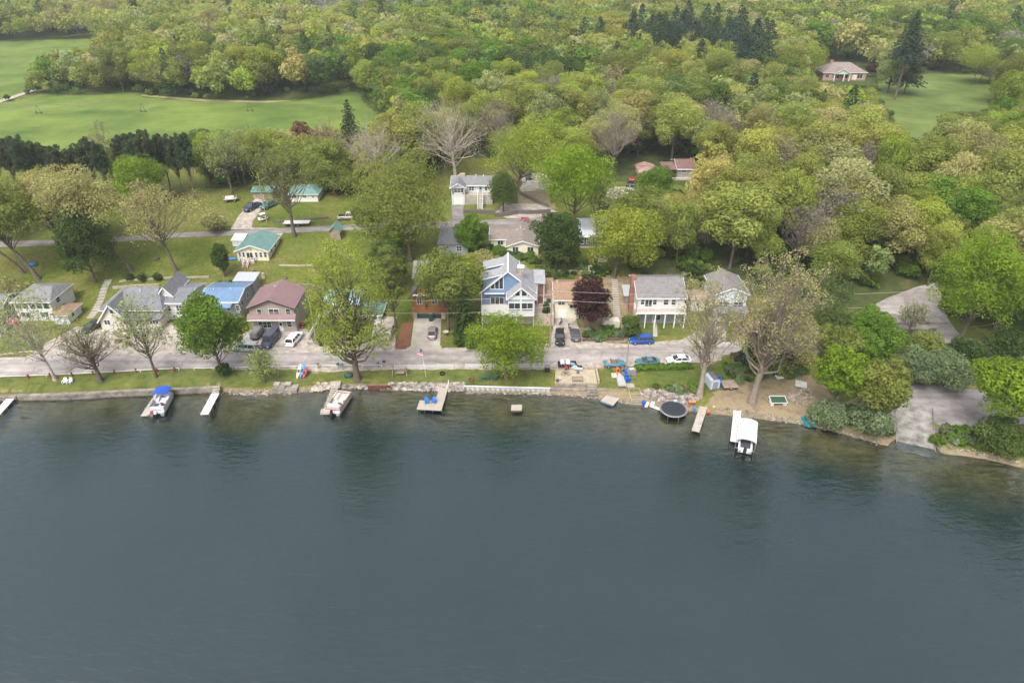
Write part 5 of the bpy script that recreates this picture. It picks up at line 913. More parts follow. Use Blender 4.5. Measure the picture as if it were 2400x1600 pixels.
dr, L = dock('dock', 'slatted grey dock with open gaps beside the red and cream pontoon boat', (785, 907), (764, 966), 1.35, .5, PLANKG, gaps=True); g = MB(); g.box(-.9, .9, -1.6, -.05, -.3, .25); g.build('landing', PLANKG, dr); g = MB(); g.box(-.62, 1.0, L - .9, L + .1, -.02, .08); g.box(-.62, 1.0, L + .1, L + .16, -.35, .08); g.build('end_step', PLANKG, dr)
dr, L = dock('dock', 'tan L shaped dock carrying two bright blue chairs', (1042, 902), (1024, 961), 1.6, .55, PLANKT, n=3, hi=.02)
g = MB(); g.box(.82, 3.6, L - 2.7, L, -.12, 0); g.build('platform', PLANKT, dr)
for x in (3.5, 2.2): g = MB(); g.tube([(x, L - .05, -2), (x, L - .05, -.02)], .05, 6); g.build('post', PIPE, dr)
g = MB(); g.bar((.9, L*.35, -.6), (.9, L*.35, .9), .05); g.bar((1.3, L*.35, -.6), (1.3, L*.35, .9), .05); [g.bar((.9, L*.35, .1 + .25*i), (1.3, L*.35, .1 + .25*i), .05) for i in range(3)]; g.build('ladder', PIPE, dr); g = MB(); g.bar((-.75, -.1, 0), (-.75, -.1, 1.1), .07); g.bar((-.75, -.1, 1.1), (-.75, .9, .1), .06); g.build('handrail', TRIM, dr); DOCK_L = dr
dock('dock', 'narrow grey plank dock beside the trampoline', (1654, 938), (1630, 1010), 1.3, .5, PLANKG, post=mat('dark_timber', (.09, .07, .055), .9, .2), hi=.05)
dock('dock', 'long white dock beside the covered boat lift', (1730, 948), (1721, 1034), 1.25, .5, PLANKW, hi=.02, post=BLACK)
def raft(label, pts, z, m, under, name='swim_raft', cat='raft'):
    P = [Vector((*on_plane(*p, z), z)) for p in pts]; c = sum(P, Vector())/len(P); r = thing(name, label, cat, (c.x, c.y, 0), 0); Q = [p - c for p in P]; a = (Q[1] - Q[0]).normalized(); k = math.atan2(a.y, a.x); r.rotation_euler.z = k; R = Matrix.Rotation(-k, 3, 'Z'); Q = [R @ q for q in Q]
    g = MB(); g.slab([q + Vector((0, 0, z)) for q in Q], .14); g.build('deck', m, r); g = MB(); g.slab([q*.9 + Vector((0, 0, z - .15)) for q in Q], .4); g.build('float', under, r); return r
raft('grey plank raft on blue floats moored off the patio wall', [C(15, 1360, 1160), C(15, 1515, 1025), C(15, 1830, 1105), C(15, 1685, 1275)], .5, banded('raft_planks', (.33, .30, .26), (.18, .16, .14), 'y', .4, .85, .12, .1), mat('blue_float', (.05, .17, .3), .6, .15))
raft('small tan platform standing alone in open water', [(1198, 961), (1199, 948), (1223, 948), (1223, 961)], .5, PLANKT, mat('dark_frame', (.08, .07, .06), .8, .2), 'swim_platform', 'platform')  # the float below is an even dark brown slab
# chairs
def adirondack(label, p, deg, m, group=None, cat='chair'):
    r = thing('garden_chair', label, cat, p, radians(deg), group); g = MB(); g.slab([(-.3, .22, .38), (.3, .22, .38), (.27, -.32, .30), (-.27, -.32, .30)], .05); g.build('seat', m, r)
    g = MB(); [g.slab([(x - .055, -.28, .28), (x + .055, -.28, .28), (x + .06, -.62, 1.0 - abs(x)*.35), (x - .06, -.62, 1.0 - abs(x)*.35)], .04) for x in (-.24, -.12, 0, .12, .24)]; g.build('backrest', m, r)
    for sg in (-1, 1):
        g = MB(); g.box(sg*.36 - .07, sg*.36 + .07, -.45, .3, .56, .6); g.build('armrest', m, r)
        g = MB(); g.box(sg*.34 - .03, sg*.34 + .03, .18, .28, 0, .56); g.build('leg', m, r); g = MB(); g.bar((sg*.34, -.5, 0), (sg*.32, .2, .34), .05, .1); g.bar((sg*.34, -.4, .05), (sg*.34, -.4, .56), .05); g.build('leg', m, r)
    return r
PB = mat('blue_poly', (.012, .14, .55), .5, .06); PW = mat('white_poly', (.62, .70, .70), .5, .05); PG = mat('green_poly', (.02, .085, .06), .6, .1)
def gp(px, py, dz=0.): p = G(px, py); return (p.x, p.y, p.z + dz)
def wp(px, py, z): return (*on_plane(px, py, z), z)
adirondack('bright blue garden chair at the outer corner of the tan dock', wp(1001, 945, .55), 195, PB, 'blue dock chairs'); adirondack('bright blue garden chair nearer the walkway of the tan dock', wp(1017, 944, .55), 170, PB, 'blue dock chairs')
adirondack('white garden chair on the lawn nearer the pale leaning tree', gp(153, 899, .05), 190, PW, 'white lawn chairs'); adirondack('white garden chair on the lawn nearer the branching bare tree', gp(164, 899, .05), 172, PW, 'white lawn chairs')
adirondack('dark green garden chair beside a small green table under the lime tree', gp(1142, 890, .05), 186, PG, 'green lawn chairs'); adirondack('dark green garden chair nearer the white sea wall under the lime tree', gp(1160, 891, .05), 172, PG, 'green lawn chairs')
r = thing('side_table', 'small dark green table beside the green garden chair', 'table', gp(1133, 889, .05)); g = MB(); g.box(-.3, .3, -.25, .25, .42, .47); g.build('table_top', PG, r); [MB().box(x-.03, x+.03, y-.03, y+.03, 0, .42).build('leg', PG, r) for x in (-.24, .24) for y in (-.2, .2)]
adirondack('red garden chair under the kayak rack facing the lake', gp(711, 884, .05), 200, mat('red_poly', (.36, .03, .05), .5, .08))
# pontoon boats
def pontoon(label, a, b_, wd, trim, skin, seat, cover=None, canopy=None, motor=BLACK):
    A, B = Vector(on_plane(*a, .3)), Vector(on_plane(*b_, .3)); d = B - A; L = d.length; r = thing('pontoon_boat', label, 'boat', (A.x, A.y, 0), math.atan2(d.y, d.x) - pi/2)   # local y runs from bow (shore) to stern
    for sg in (-1, 1): g = MB(); g.tube([(sg*(wd/2 - .35), -.1, .2), (sg*(wd/2 - .35), .5, .12), (sg*(wd/2 - .35), L - .1, .12)], [.08, .33, .33], 10); g.build('float', PIPE, r)
    g = MB(); g.box(-wd/2, wd/2, .15, L, .46, .56); g.build('deck', mat('boat_deck', (.42, .42, .42), .8, .08), r)
    for nm, bx in (('side_panel', (-wd/2, -wd/2 + .06, .5, L - .5)), ('side_panel', (wd/2 - .06, wd/2, .5, L - .5)), ('bow_panel', (-wd/2 + .07, wd/2 - .07, .5, .56)), ('stern_panel', (-wd/2 + .07, wd/2 - .07, L - .56, L - .5))):
        g = MB(); g.box(*bx, .58, 1.2); p = g.build(nm, skin, r); g = MB(); x0, x1, y0, y1 = bx; g.box(x0 - .02, x1 + .02, y0 - .02, y1 + .02, .78, .98); g.build('stripe', trim, p); g = MB(); g.box(x0 - .02, x1 + .02, y0 - .02, y1 + .02, 1.2, 1.26); g.build('rail', PIPE, p)
    for sg in (-1, 1):
        g = MB(); g.box(sg*(wd/2 - .45) - .33, sg*(wd/2 - .45) + .33, .7, L*.42, .57, .98); g.box(sg*(wd/2 - .14) - .1, sg*(wd/2 - .14) + .06, .7, L*.42, .98, 1.35); g.build('bench_seat', cover or seat, r, bevel=.06)
    g = MB(); g.box(-wd/2 + .2, wd/2 - .2, L - 1.5, L - .65, .57, 1.0 if not cover else 1.5); g.box(-wd/2 + .2, wd/2 - .2, L - .85, L - .65, 1.0, 1.4); g.build('stern_seat', cover or seat, r, bevel=.08)
    g = MB(); g.box(.2 - wd/2, .95 - wd/2, L*.52, L*.52 + .5, .57, 1.45); g.box(.3 - wd/2, .9 - wd/2, L*.52 - .04, L*.52 + .06, 1.45, 1.75); g.build('console', cover or WHT, r, bevel=.05); g = MB(); g.box(.3 - wd/2, .85 - wd/2, L*.64, L*.72, .57, 1.1); g.box(.3 - wd/2, .85 - wd/2, L*.71, L*.73, 1.1, 1.6); g.build('helm_seat', mat('maroon_vinyl', (.12, .05, .05), .6, .1), r, bevel=.04)
    if not cover: g = MB(); g.box(.2, wd/2 - .3, L*.5, L*.74, .56, .575); g.build('mat', CHAR, r)
    g = MB(); g.box(-.2, .2, L - .1, L + .35, .5, 1.15); m_ = g.build('outboard_motor', motor, r, bevel=.07); g = MB(); g.box(-.1, .1, L + .02, L + .25, -.4, .5); g.build('drive_leg', BLACK, m_)
    if canopy:
        g = MB(); k = 8; top = [(-wd/2 + wd*i/k, 2.15 + .22*sin(pi*i/k)) for i in range(k + 1)]; g.prism(top + [(x, z - .05) for x, z in top[::-1]], 'y', .1, L*.42); g.build('canopy', canopy, r); g = MB(); [g.bar((sg*(wd/2 - .05), L*.3, 1.2), (sg*(wd/2 - .05), y, 2.14), .05) for sg in (-1, 1) for y in (.15, L*.4)]; g.build('canopy_frame', PIPE, r)
    return r, L, wd
r, L, wd = pontoon('pontoon boat with bright blue canopy and red fuel tank at its stern', (391, 925), (366, 971), 2.6, mat('grey_stripe', (.3, .32, .36), .5, .1), mat('white_panel', (.62, .65, .69), .35, .05), WHT, canopy=mat('blue_canvas', (.015, .07, .38), .8, .12), motor=WHT)
g = MB(); g.box(.35, .95, L - .35, L + .1, .56, .95); g.build('fuel_tank', REDP, r, bevel=.05)
CREAMC = mat('cream_vinyl', (.62, .55, .46), .6, .1, 1.5)
pontoon('red and cream pontoon boat with covered seats beside the slatted dock', (811, 922), (778, 970), 2.7, mat('red_stripe', (.30, .015, .04), .4, .08), mat('cream_panel', (.60, .56, .5), .4, .05), CREAMC, cover=CREAMC)
A, B = Vector(on_plane(1754, 986, 2.1)), Vector(on_plane(1749, 1040, 2.1)); d = B - A; r = thing('boat_lift', 'white arched canopy over a boat lift beside the long white dock', 'boat lift', (A.x, A.y, 0), math.atan2(d.y, d.x) - pi/2); L = 5.6; wd = 3.1
g = MB(); k = 10; top = [(-wd/2 + wd*i/k, 2.05 + .42*sin(pi*i/k)**.7) for i in range(k + 1)]; g.prism(top + [(x*.985, z - .06) for x, z in top[::-1]], 'y', -.2, L); g.box(-wd/2, -wd/2 + .03, -.2, L, 1.6, 2.06); g.box(wd/2 - .03, wd/2, -.2, L, 1.6, 2.06); g.build('canopy', banded('white_canvas', (.50, .50, .50), (.36, .36, .37), 'y', 1.1, .75, .12, .08), r)
for sx in (-1, 1):
    for y in (.2, L - .3): g = MB(); g.tube([(sx*(wd/2 - .06), y, -2), (sx*(wd/2 - .06), y, 1.95)], .06, 6); g.build('post', PIPE, r)
g = MB(); g.box(-wd/2 + .1, wd/2 - .1, .2, .35, .0, .12); g.box(-wd/2 + .1, wd/2 - .1, L - .5, L - .35, 0, .12); g.build('cradle', PIPE, r)
A2 = A + d.normalized()*.3; rb = thing('motor_boat', 'white motor boat with black outboard stowed under the white canopy', 'boat', (A2.x, A2.y, .1), math.atan2(d.y, d.x) - pi/2); g = MB(); loft(g, [[(-.1, 0, .5), (.1, 0, .5), (.1, 0, .9), (-.1, 0, .9)]] + [[(-w_*.7, y, .12), (w_*.7, y, .12), (w_, y, .95), (-w_, y, .95)] for y, w_ in ((1, .7), (2.4, 1.05), (6.0, 1.1))]); g.build('hull', WHT, rb); g = MB(); g.box(-.8, .8, 2, 5.8, .94, 1.0); g.build('deck', CHAR, rb)
for x in (-.45, .45): g = MB(); g.box(x - .25, x + .25, 3, 3.5, 1, 1.3); g.build('seat', WHITE, rb)
g = MB(); g.box(-.25, .25, 6.0, 6.55, .3, 1.3); g.build('outboard_motor', BLACK, rb, bevel=.07); g = MB(); g.box(-1.05, -.6, 6.0, 6.3, .3, .7); g.box(.6, 1.05, 6.0, 6.3, .3, .7); g.build('swim_step', PIPE, rb)
# sea walls, rocks
def wall_line(name, label, pts, z0, z1, wd, m, cat, kind=None, z_from=None, along=1.2):
    """a low wall following picture points at its top outer edge"""
    P = [Vector((*on_plane(*p, z1), 0)) for p in pts]; c = P[0]; r = MB()
    for a, b_ in zip(P, P[1:]): u = (b_ - a).normalized(); n = Vector((-u.y, u.x, 0)); n = n if n.y > 0 else -n; a, b_ = a - c, b_ - c; r.hexa([(a.x, a.y, z0), (b_.x, b_.y, z0), (*(b_ + n*wd).xy, z0), (*(a + n*wd).xy, z0)], [(a.x, a.y, z1), (b_.x, b_.y, z1), (*(b_ + n*wd).xy, z1), (*(a + n*wd).xy, z1)])
    o = r.build(name, m); o.location = (c.x, c.y, 0); return tag(o, label, cat, kind=kind)
wall_line('sea_wall', 'long stained concrete sea wall holding the lawn above the water', [(38, 928), (160, 926), (290, 918), (400, 914), (515, 908)], -1.2, 1.0, .75, CONC_OLD, 'sea wall'); wall_line('sea_wall', 'lower concrete sea wall stub at the picture edge', [(-300, 938), (0, 932), (36, 929)], -1.2, .75, .6, CONC_OLD, 'sea wall')
wall_line('timber_wall', 'maroon timber retaining wall between the cottonwood and the stone bank', [(862, 905), (914, 904)], -.6, .85, .25, mat('maroon_timber', (.11, .035, .03), .85, .25), 'retaining wall')
wall_line('concrete_wall', 'plain low concrete shore wall below the patio', [(1290, 911), (1375, 915), (1460, 918), (1500, 919)], -.4, .75, .5, CONC_OLD, 'sea wall')
P0, P1 = Vector((*on_plane(1088, 905, .95), 0)), Vector((*on_plane(1289, 910, .95), 0)); r = thing('sheet_wall', 'white corrugated sheet sea wall with a flat white cap below the lime tree', 'sea wall', (P0.x, P0.y, 0), math.atan2((P1-P0).y, (P1-P0).x)); L = (P1 - P0).length; g = MB(); k = int(L/.45); front = [(L*i/k, (0 if i % 2 else .22)) for i in range(k + 1)]; zig = []
for i in range(k): zig += [(L*(i + .08)/k, 0 if i % 2 else .2), (L*(i + .92)/k, 0 if i % 2 else .2)]
g.prism(zig + [(x, y + .05) for x, y in zig[::-1]], 'z', -.8, .9); g.build('panel', mat('white_vinyl', (.43, .45, .48), .5, .08), r); g = MB(); g.box(-.1, L + .1, -.08, .3, .9, .97); g.build('cap', mat('grey_white_cap', (.5, .51, .53), .6, .08), r)
b = MB(); b.box(-1.1, 1.1, -1.0, 1.4, -1, .95); p = on_plane(654, 906, .9); o = b.build('slab', CONC_OLD, (rr := thing('concrete_pier', 'broken concrete pier with two square blocks at the lawn edge', 'pier', (p[0], p[1], 0)))); b = MB(); b.box(1.1, 3.4, -.9, 1.2, -1, .75); b.build('slab', CONC_OLD, rr)
for x in (-.6, 1.5): b = MB(); b.box(x - .55, x + .55, .3, 1.2, .96, 1.2); b.build('block', CONCRETE, rr)
rng = random.Random(5)
def rubble(name, label, poly, n, r0, r1, m, lift=.05, cat='rocks', up=1.0):
    pts = [G(*p) for p in poly]; P2 = [(p.x, p.y) for p in pts]; xs, ys = [p[0] for p in P2], [p[1] for p in P2]; b = MB(); k = 0
    for _ in range(n*6):
        x, y = rng.uniform(min(xs), max(xs)), rng.uniform(min(ys), max(ys))
        if not inside(P2, x, y): continue
        q = rng.uniform(r0, r1); b.blob((x, y, h(x, y) + lift + q*.25*up + rng.uniform(0, .15)*up), (q, q*rng.uniform(.7, 1.1), q*rng.uniform(.55, .8)), rng, 6, 4, .22); k += 1
        if k >= n: break
    return tag(b.build(name, m), label, cat, kind='stuff')
ROCK = mat('field_rock', (.13, .11, .095), .9, .5, 1.1, rgb2=(.42, .37, .33), detail=3); ROCKP = mat('pale_rock', (.28, .24, .2), .9, .35, 1.1, rgb2=(.52, .46, .4), detail=3)
rubble('rock_bank_rubble', 'mixed pale and pink rocks banked along the shore beside the tan dock', [(905, 915), (912, 899), (1088, 899), (1090, 918), (1000, 918)], 900, .16, .36, ROCK); rubble('rock_pile_rubble', 'pile of pale rocks heaped beside the slatted dock', [(731, 917), (748, 903), (778, 901), (776, 914), (750, 919)], 130, .2, .4, ROCKP, up=2.2)
rubble('rock_slope_rubble', 'loose stones and gravel sloping to the trampoline', [(1500, 925), (1512, 912), (1580, 915), (1625, 925), (1640, 940), (1600, 950), (1530, 940)], 900, .08, .24, ROCK); rubble('shore_stone_rubble', 'scattered stones along the waterline', [(516, 921), (700, 918), (735, 912), (740, 919), (690, 924), (600, 929), (520, 928)], 160, .08, .26, ROCK, lift=-.02); rubble('shore_stone_rubble', 'stones at the foot of the patio wall and white sea wall', [(1090, 919), (1290, 921), (1400, 928), (1480, 940), (1470, 948), (1400, 936), (1290, 928), (1090, 924)], 320, .07, .24, ROCK, lift=-.02)
rubble('shore_stone_rubble', 'small stones on the muddy bank by the covered lift', [(1655, 955), (1740, 958), (1900, 985), (2060, 1035), (2060, 1046), (1900, 1000), (1740, 976)], 420, .05, .18, ROCK, lift=-.02); rubble('shore_stone_rubble', 'stones at the cottonwood bank', [(795, 903), (862, 905), (905, 908), (905, 915), (800, 912)], 120, .1, .26, ROCK, lift=0.); rubble('shore_stone_rubble', 'brown stones along the bank past the ramp', [(2180, 1040), (2300, 1055), (2400, 1080), (2400, 1092), (2290, 1068), (2180, 1052)], 150, .06, .16, ROCK, lift=-.02)
# fences and roadside things
def fence_run(name, label, pts, hgt, m, step=.17, wd=.1, rail=True, post_every=2.4, cat='fence', solid=False):
    P = [Vector(gp(*p)) for p in pts]; o = P[0].copy(); r = thing(name, label, cat, o); g, ra = MB(), MB(); posts = []
    for a, c in zip(P, P[1:]):
        a, c = a - o, c - o; L = (c - a).length; k = max(1, int(L/step)); u = (c - a).normalized()
        if solid: g.hexa([a + Vector((0, 0, .05)), c + Vector((0, 0, .05)), c + Vector((0, .05, .05)), a + Vector((0, .05, .05))], [a + Vector((0, 0, hgt)), c + Vector((0, 0, hgt)), c + Vector((0, .05, hgt)), a + Vector((0, .05, hgt))])
        else:
            for i in range(k): q = a.lerp(c, (i + .5)/k); g.box(q.x - wd/2, q.x + wd/2, q.y - .02, q.y + .01, q.z + .05, q.z + hgt)
        if rail: [ra.bar(a + Vector((0, .05, z)), c + Vector((0, .05, z)), .05, .09) for z in (hgt*.28, hgt*.8)]
        n = max(1, int(L/post_every)); posts += [a.lerp(c, i/n) for i in range(n)]
    posts.append(P[-1] - o); g.build('slat_panel', m, r)
    if rail: ra.build('rail', m, r)
    for q in posts: b = MB(); b.box(q.x - .06, q.x + .06, q.y + .0, q.y + .13, q.z - .4, q.z + hgt + .08); b.build('post', m, r)
    return r
PICK = mat('picket_white', (.56, .55, .57), .6, .05); fence_run('picket_fence', 'white picket fence along the road behind the garden swing', [(925, 865), (1062, 862)], .95, PICK); fence_run('picket_fence', 'white picket fence along the road behind the lime tree', [(1092, 862), (1286, 861)], .95, PICK)
fence_run('board_fence', 'solid white fence between the dark green house and the white house yard', [(2, 790), (40, 742)], 1.2, mat('fence_white', (.6, .6, .58), .7, .1), solid=True); fence_run('board_fence', 'white fence beside the parked white wagon and narrow lawn', [(722, 800), (752, 742)], 1.1, mat('fence_white', (.6, .6, .58), .7, .1), step=.2); fence_run('wire_fence', 'low grey fence along the roadside edge of the narrow lawn', [(722, 808), (790, 806), (860, 804)], .8, mat('grey_fence', (.3, .32, .3), .8, .2), step=.14, wd=.03)
fence_run('picket_fence', 'short white picket fence in the trees above the red maple', [(1402, 615), (1423, 614)], 1.1, PICK); fence_run('iron_fence', 'dark iron fence behind the tall blue house', [(1255, 628), (1330, 628)], 1.3, BLACK, step=.25, wd=.03); fence_run('wood_fence', 'brown board fence below the grey cottage at the road bend', [(1712, 836), (1760, 834)], 1.0, mat('brown_board', (.12, .07, .05), .85, .2), step=.25, wd=.2)
rp = MB(); rp.box(-.11, .11, -.11, .11, -.3, .85); rp.box(-.14, .14, -.14, .14, .85, .92); rp.tube([(0, -.12, .62), (0, -.16, .62)], .07, 8); ME = rp.build('red_post', mat('red_post_paint', (.22, .03, .035), .7, .2)); spots = [(68, 887), (119, 884), (170, 882), (220, 879), (270, 876), (320, 873), (369, 872), (410, 870)]
NUM = ['first', 'second', 'third', 'fourth', 'fifth', 'sixth', 'seventh', 'eighth', 'ninth', 'tenth', 'eleventh', 'twelfth', 'thirteenth', 'fourteenth', 'fifteenth', 'sixteenth', 'seventeenth', 'eighteenth', 'nineteenth', 'twentieth']
NUM += [t + '-' + n for t in ('twenty', 'thirty', 'forty', 'fifty', 'sixty', 'seventy', 'eighty', 'ninety') for n in NUM[:9]]
for i, p in enumerate(spots):
    o = ME if i == 0 else ME.copy()
    if i: COL.objects.link(o)
    o.location = gp(*p); tag(o, 'short dark red guard post on the road edge, %s from the bushy based maple' % NUM[len(spots) - 1 - i], 'post', 'red guard posts along the road')
def pipe_rail(label, pts):
    P = [Vector(gp(*p)) for p in pts]; r = thing('guard_rail', label, 'guard rail', P[0]); g = MB(); g.tube([p - P[0] + Vector((0, 0, .55)) for p in P], .06, 6); g.build('rail', PICK, r)
    for p in P: q = p - P[0]; b = MB(); b.tube([q - Vector((0, 0, .2)), q + Vector((0, 0, .6))], .07, 6); b.build('post', PICK, r)
pipe_rail('low white pipe rail along the road by the red guard posts', [(0, 888), (110, 884), (220, 879), (330, 873), (420, 868)]); pipe_rail('low white pipe rail along the road from the maple to the mailboxes', [(456, 868), (555, 866), (650, 864), (745, 862)]); pipe_rail('low white pipe rail along the road behind the cottonwood trunk', [(755, 862), (800, 861), (850, 861), (895, 861)])
for i, (p, lab, m) in enumerate((((746, 864), 'grey mailbox on a post by the gravel turnout', GREYP), ((794, 865), 'dark mailbox on a post at the gravel turnout edge', CHAR), ((803, 866), 'teal mailbox with wide lid beside the dark mailbox', TEALP), ((887, 862), 'grey double mailbox behind the cottonwood', GREYP))):
    r = thing('mailbox', lab, 'mailbox', gp(*p)); b = MB(); b.box(-.05, .05, -.05, .05, -.2, 1.05); b.build('post', WOOD, r); b = MB(); b.prism([(-.3, 1.05), (.3, 1.05), (.3, 1.25), (.15, 1.36), (-.15, 1.36), (-.3, 1.25)], 'y', -.22, .22); b.build('box', m, r)
r = thing('road_sign', 'small dark square road sign on a thin post', 'sign', gp(902, 864)); b = MB(); b.tube([(0, 0, -.2), (0, 0, 1.9)], .04, 6); b.build('post', PIPE, r); b = MB(); b.box(-.28, .28, -.05, -.03, 1.4, 1.95); b.build('panel', CHAR, r)
r = thing('garden_swing', 'grey wooden swing bench on an A frame before the picket fence', 'swing', gp(938, 880, .05)); b = MB(); b.bar((-1.2, 0, 2.0), (1.2, 0, 2.0), .1); [b.bar((sx*1.15, 0, 2.0), (sx*1.4, sy*.8, 0), .1) for sx in (-1, 1) for sy in (-1, 1)]; b.build('frame', WOOD, r); b = MB(); b.box(-.85, .85, -.25, .3, .55, .62); b.build('seat', WOOD, r); b = MB(); [b.box(-.85 + .21*i, -.7 + .21*i, .3, .36, .62, 1.2) for i in range(9)]; b.box(-.9, .9, .36, .4, 1.0, 1.12); b.build('backrest', WOOD, r); b = MB(); [b.tube([(x, .1, .6), (x, 0, 2.0)], .02, 5) for x in (-.8, .8)]; b.build('chain', PIPE, r)
r = thing('flagpole', 'thin white flagpole with a limp striped flag beside the tan dock lawn', 'flagpole', gp(999, 884, .05)); ht = zat(814, r.location.y) - r.location.z; b = MB(); b.tube([(0, 0, -.1), (-.55, .1, ht)], [.05, .03], 6); b.build('pole', PICK, r)
fl = []
b = MB(); nz_ = 13; FM = banded('flag_cloth', (.55, .52, .54), (.36, .03, .06), 'z', .26, .8, .05, .5)
for i in range(nz_):
    for (s0, s1) in ((0, 1),): pass
P_ = [[(-.5 + .03*i - .34*j*(.5 + .5*sin(i*.5)), .1 + .12*sin(j*2.2 + i*.7), ht - .15 - .14*i - .22*j) for j in range(4)] for i in range(nz_)]; V_ = [p for row in P_ for p in row]; F_ = [(i*4 + j, i*4 + j + 1, (i+1)*4 + j + 1, (i+1)*4 + j) for i in range(nz_ - 1) for j in range(3)]; b.add(V_, F_); f_ = b.build('flag', FM, r); md = f_.modifiers.new('cloth', 'SOLIDIFY'); md.thickness = .015
b = MB(); b.add([(p[0], p[1] - .03, p[2]) for row in P_[:6] for p in row[:2]], [(i*2, i*2 + 1, i*2 + 3, i*2 + 2) for i in range(5)]); c_ = b.build('canton', mat('flag_navy', (.02, .03, .12), .8, .05), f_); md = c_.modifiers.new('cloth', 'SOLIDIFY'); md.thickness = .012
def fire_ring(label, p, m=BLACK, dz=.05):
    r = thing('fire_ring', label, 'fire ring', gp(*p, dz)); b = MB(); b.lathe([(.42, 0), (.5, 0), (.5, .34), (.42, .34), (.42, .05)], (0, 0, 0), 14); b.build('ring', m, r); b = MB(); [b.bar((.25*cos(a), .25*sin(a), .08), (-.25*cos(a), -.25*sin(a), .16), .07) for a in (0, 1, 2)]; b.build('log', BARK, r)
fire_ring('small black steel fire ring on the lawn by the picket fence', (1037, 877)); fire_ring('rusty brown fire ring beside the white sea wall', (1105, 892), mat('rust', (.14, .06, .04), .85, .3)); fire_ring('stone ringed fire pit in the garden above the tan house', (668, 652), CONC_OLD); fire_ring('dark fire ring on the narrow lawn by the white fence', (756, 790))
b = MB(); b.blob((0, 0, .4), (.9, .6, .55), rng, 10, 6, .08); o = b.build('tarp_mound', mat('green_tarp', (.03, .075, .07), .7, .2, 1, bump=.3), smooth=True); o.location = gp(817, 883); tag(o, 'dark green tarp covered mound beside the cottonwood trunk', 'tarp')
# kayaks
def kayak(label, loc, deg, tilt, m, L=3.2, name='kayak', cat='kayak', roll=0.):
    r = thing(name, label, cat, loc, radians(deg)); r.rotation_euler = (radians(roll), radians(tilt), radians(deg)); b = MB(); secs = []
    for i in range(13): t = i/12; w_ = .36*max(.02, sin(pi*t)**.65); hh = .3*max(.06, sin(pi*t)**.4); x = (t - .5)*L; secs.append([(x, w_*cos(a), hh*.5 + hh*.5*sin(a)) for a in [2*pi*k/10 for k in range(10)]])
    loft(b, secs); b.build('hull', m, r, smooth=True); b = MB(); b.lathe([(.2, 0), (.24, .03), (.24, .05), (.18, .05)], (0, 0, 0), 12); c = b.build('cockpit', BLACK, r); c.location = (-.1, 0, .28); c.scale = (1.7, 1, 1); return r
r = thing('kayak_rack', 'timber kayak rack on the lawn between the road and the concrete pier', 'rack', gp(709, 881, .05)); b = MB(); [b.bar((x, -.5, 0), (x, .1, 1.1), .08) for x in (-.7, .7)]; [b.bar((x, .6, 0), (x, .1, 1.1), .08) for x in (-.7, .7)]; b.bar((-.8, .1, 1.1), (.8, .1, 1.1), .08); b.bar((-.8, -.3, .45), (.8, -.3, .45), .06); b.build('frame', WOOD, r)
x, y, z = gp(709, 878, .05); kayak('cream kayak leaning on the timber rack', (x - .5, y, z + .75), 82, -33, mat('cream_hull', (.62, .52, .4), .45, .06)); kayak('sky blue kayak leaning on the timber rack', (x + .15, y + .1, z + .8), 78, -33, mat('blue_hull', (.03, .25, .6), .4, .06)); kayak('red kayak leaning lowest on the timber rack', (x + .7, y - .2, z + .55), 75, -30, mat('red_hull', (.45, .03, .03), .4, .06), L=2.6)
x, y, z = gp(1448, 872, .12); kayak('orange kayak lying beside the grey upturned dinghy', (x, y, z), 86, -4, mat('orange_hull', (.75, .12, .01), .4, .06)); x, y, z = gp(1461, 872, .12); kayak('grey and navy kayak lying beside the orange kayak', (x, y, z), 86, -4, mat('grey_hull', (.28, .3, .36), .4, .3, 2, rgb2=(.05, .06, .12)))
x, y, z = gp(1455, 895, .1); r = thing('dinghy', 'upturned grey aluminium dinghy on timber blocks below the orange kayak', 'dinghy', (x, y, z), radians(92)); b = MB(); loft(b, [[(t, -w_, .25), (t, -w_*.8, .55), (t, 0, .62), (t, w_*.8, .55), (t, w_, .25)] for t, w_ in ((-1.9, .75), (-.5, .8), (1.0, .68), (1.9, .25))]); b.build('hull', banded('dinghy_metal', (.36, .36, .37), (.22, .22, .23), 'y', .3, .5, .15, .15), r); b = MB(); b.box(-1.7, -1.5, -.8, .8, 0, .25); b.box(1.1, 1.3, -.6, .6, 0, .25); b.build('block', WOOD, r)
BARREL = mat('blue_barrel', (.01, .09, .42), .5, .1)
def barrel(label, p, m=BARREL, group='blue barrels', tilt=0., z=None, s=1.):
    b = MB(); b.lathe([(.22*s, 0), (.28*s, .04), (.29*s, .3), (.3*s, .45), (.29*s, .6), (.28*s, .86*s), (.22*s, .9*s)], (0, 0, 0), 14); o = b.build('barrel', m, smooth=False); o.location = gp(*p) if z is None else wp(*p, z); o.rotation_euler = (tilt, 0, .4); return tag(o, label, 'barrel', group)
barrel('blue plastic barrel nearest the road among those beside the upturned dinghy', (1466, 878)); barrel('blue plastic barrel standing in the middle beside the upturned dinghy', (1468, 886)); barrel('wide blue barrel with flat lid standing apart from the dinghy', (1475, 893)); barrel('blue plastic barrel nearest the lake beside the upturned dinghy', (1467, 894))
barrel('blue barrel standing against the wooden crate ramp at the waterline', (1508, 948)); barrel('sky blue tub at the shore beside the narrow dock', (1627, 962), mat('sky_tub', (.03, .2, .5), .5, .1), s=.8); barrel('blue barrel nearest the toy playhouse shed', (1686, 897)); barrel('blue barrel nearest the lake among the stack by the playhouse', (1686, 905)); barrel('blue barrel nearest the road in the stack by the playhouse', (1685, 890))
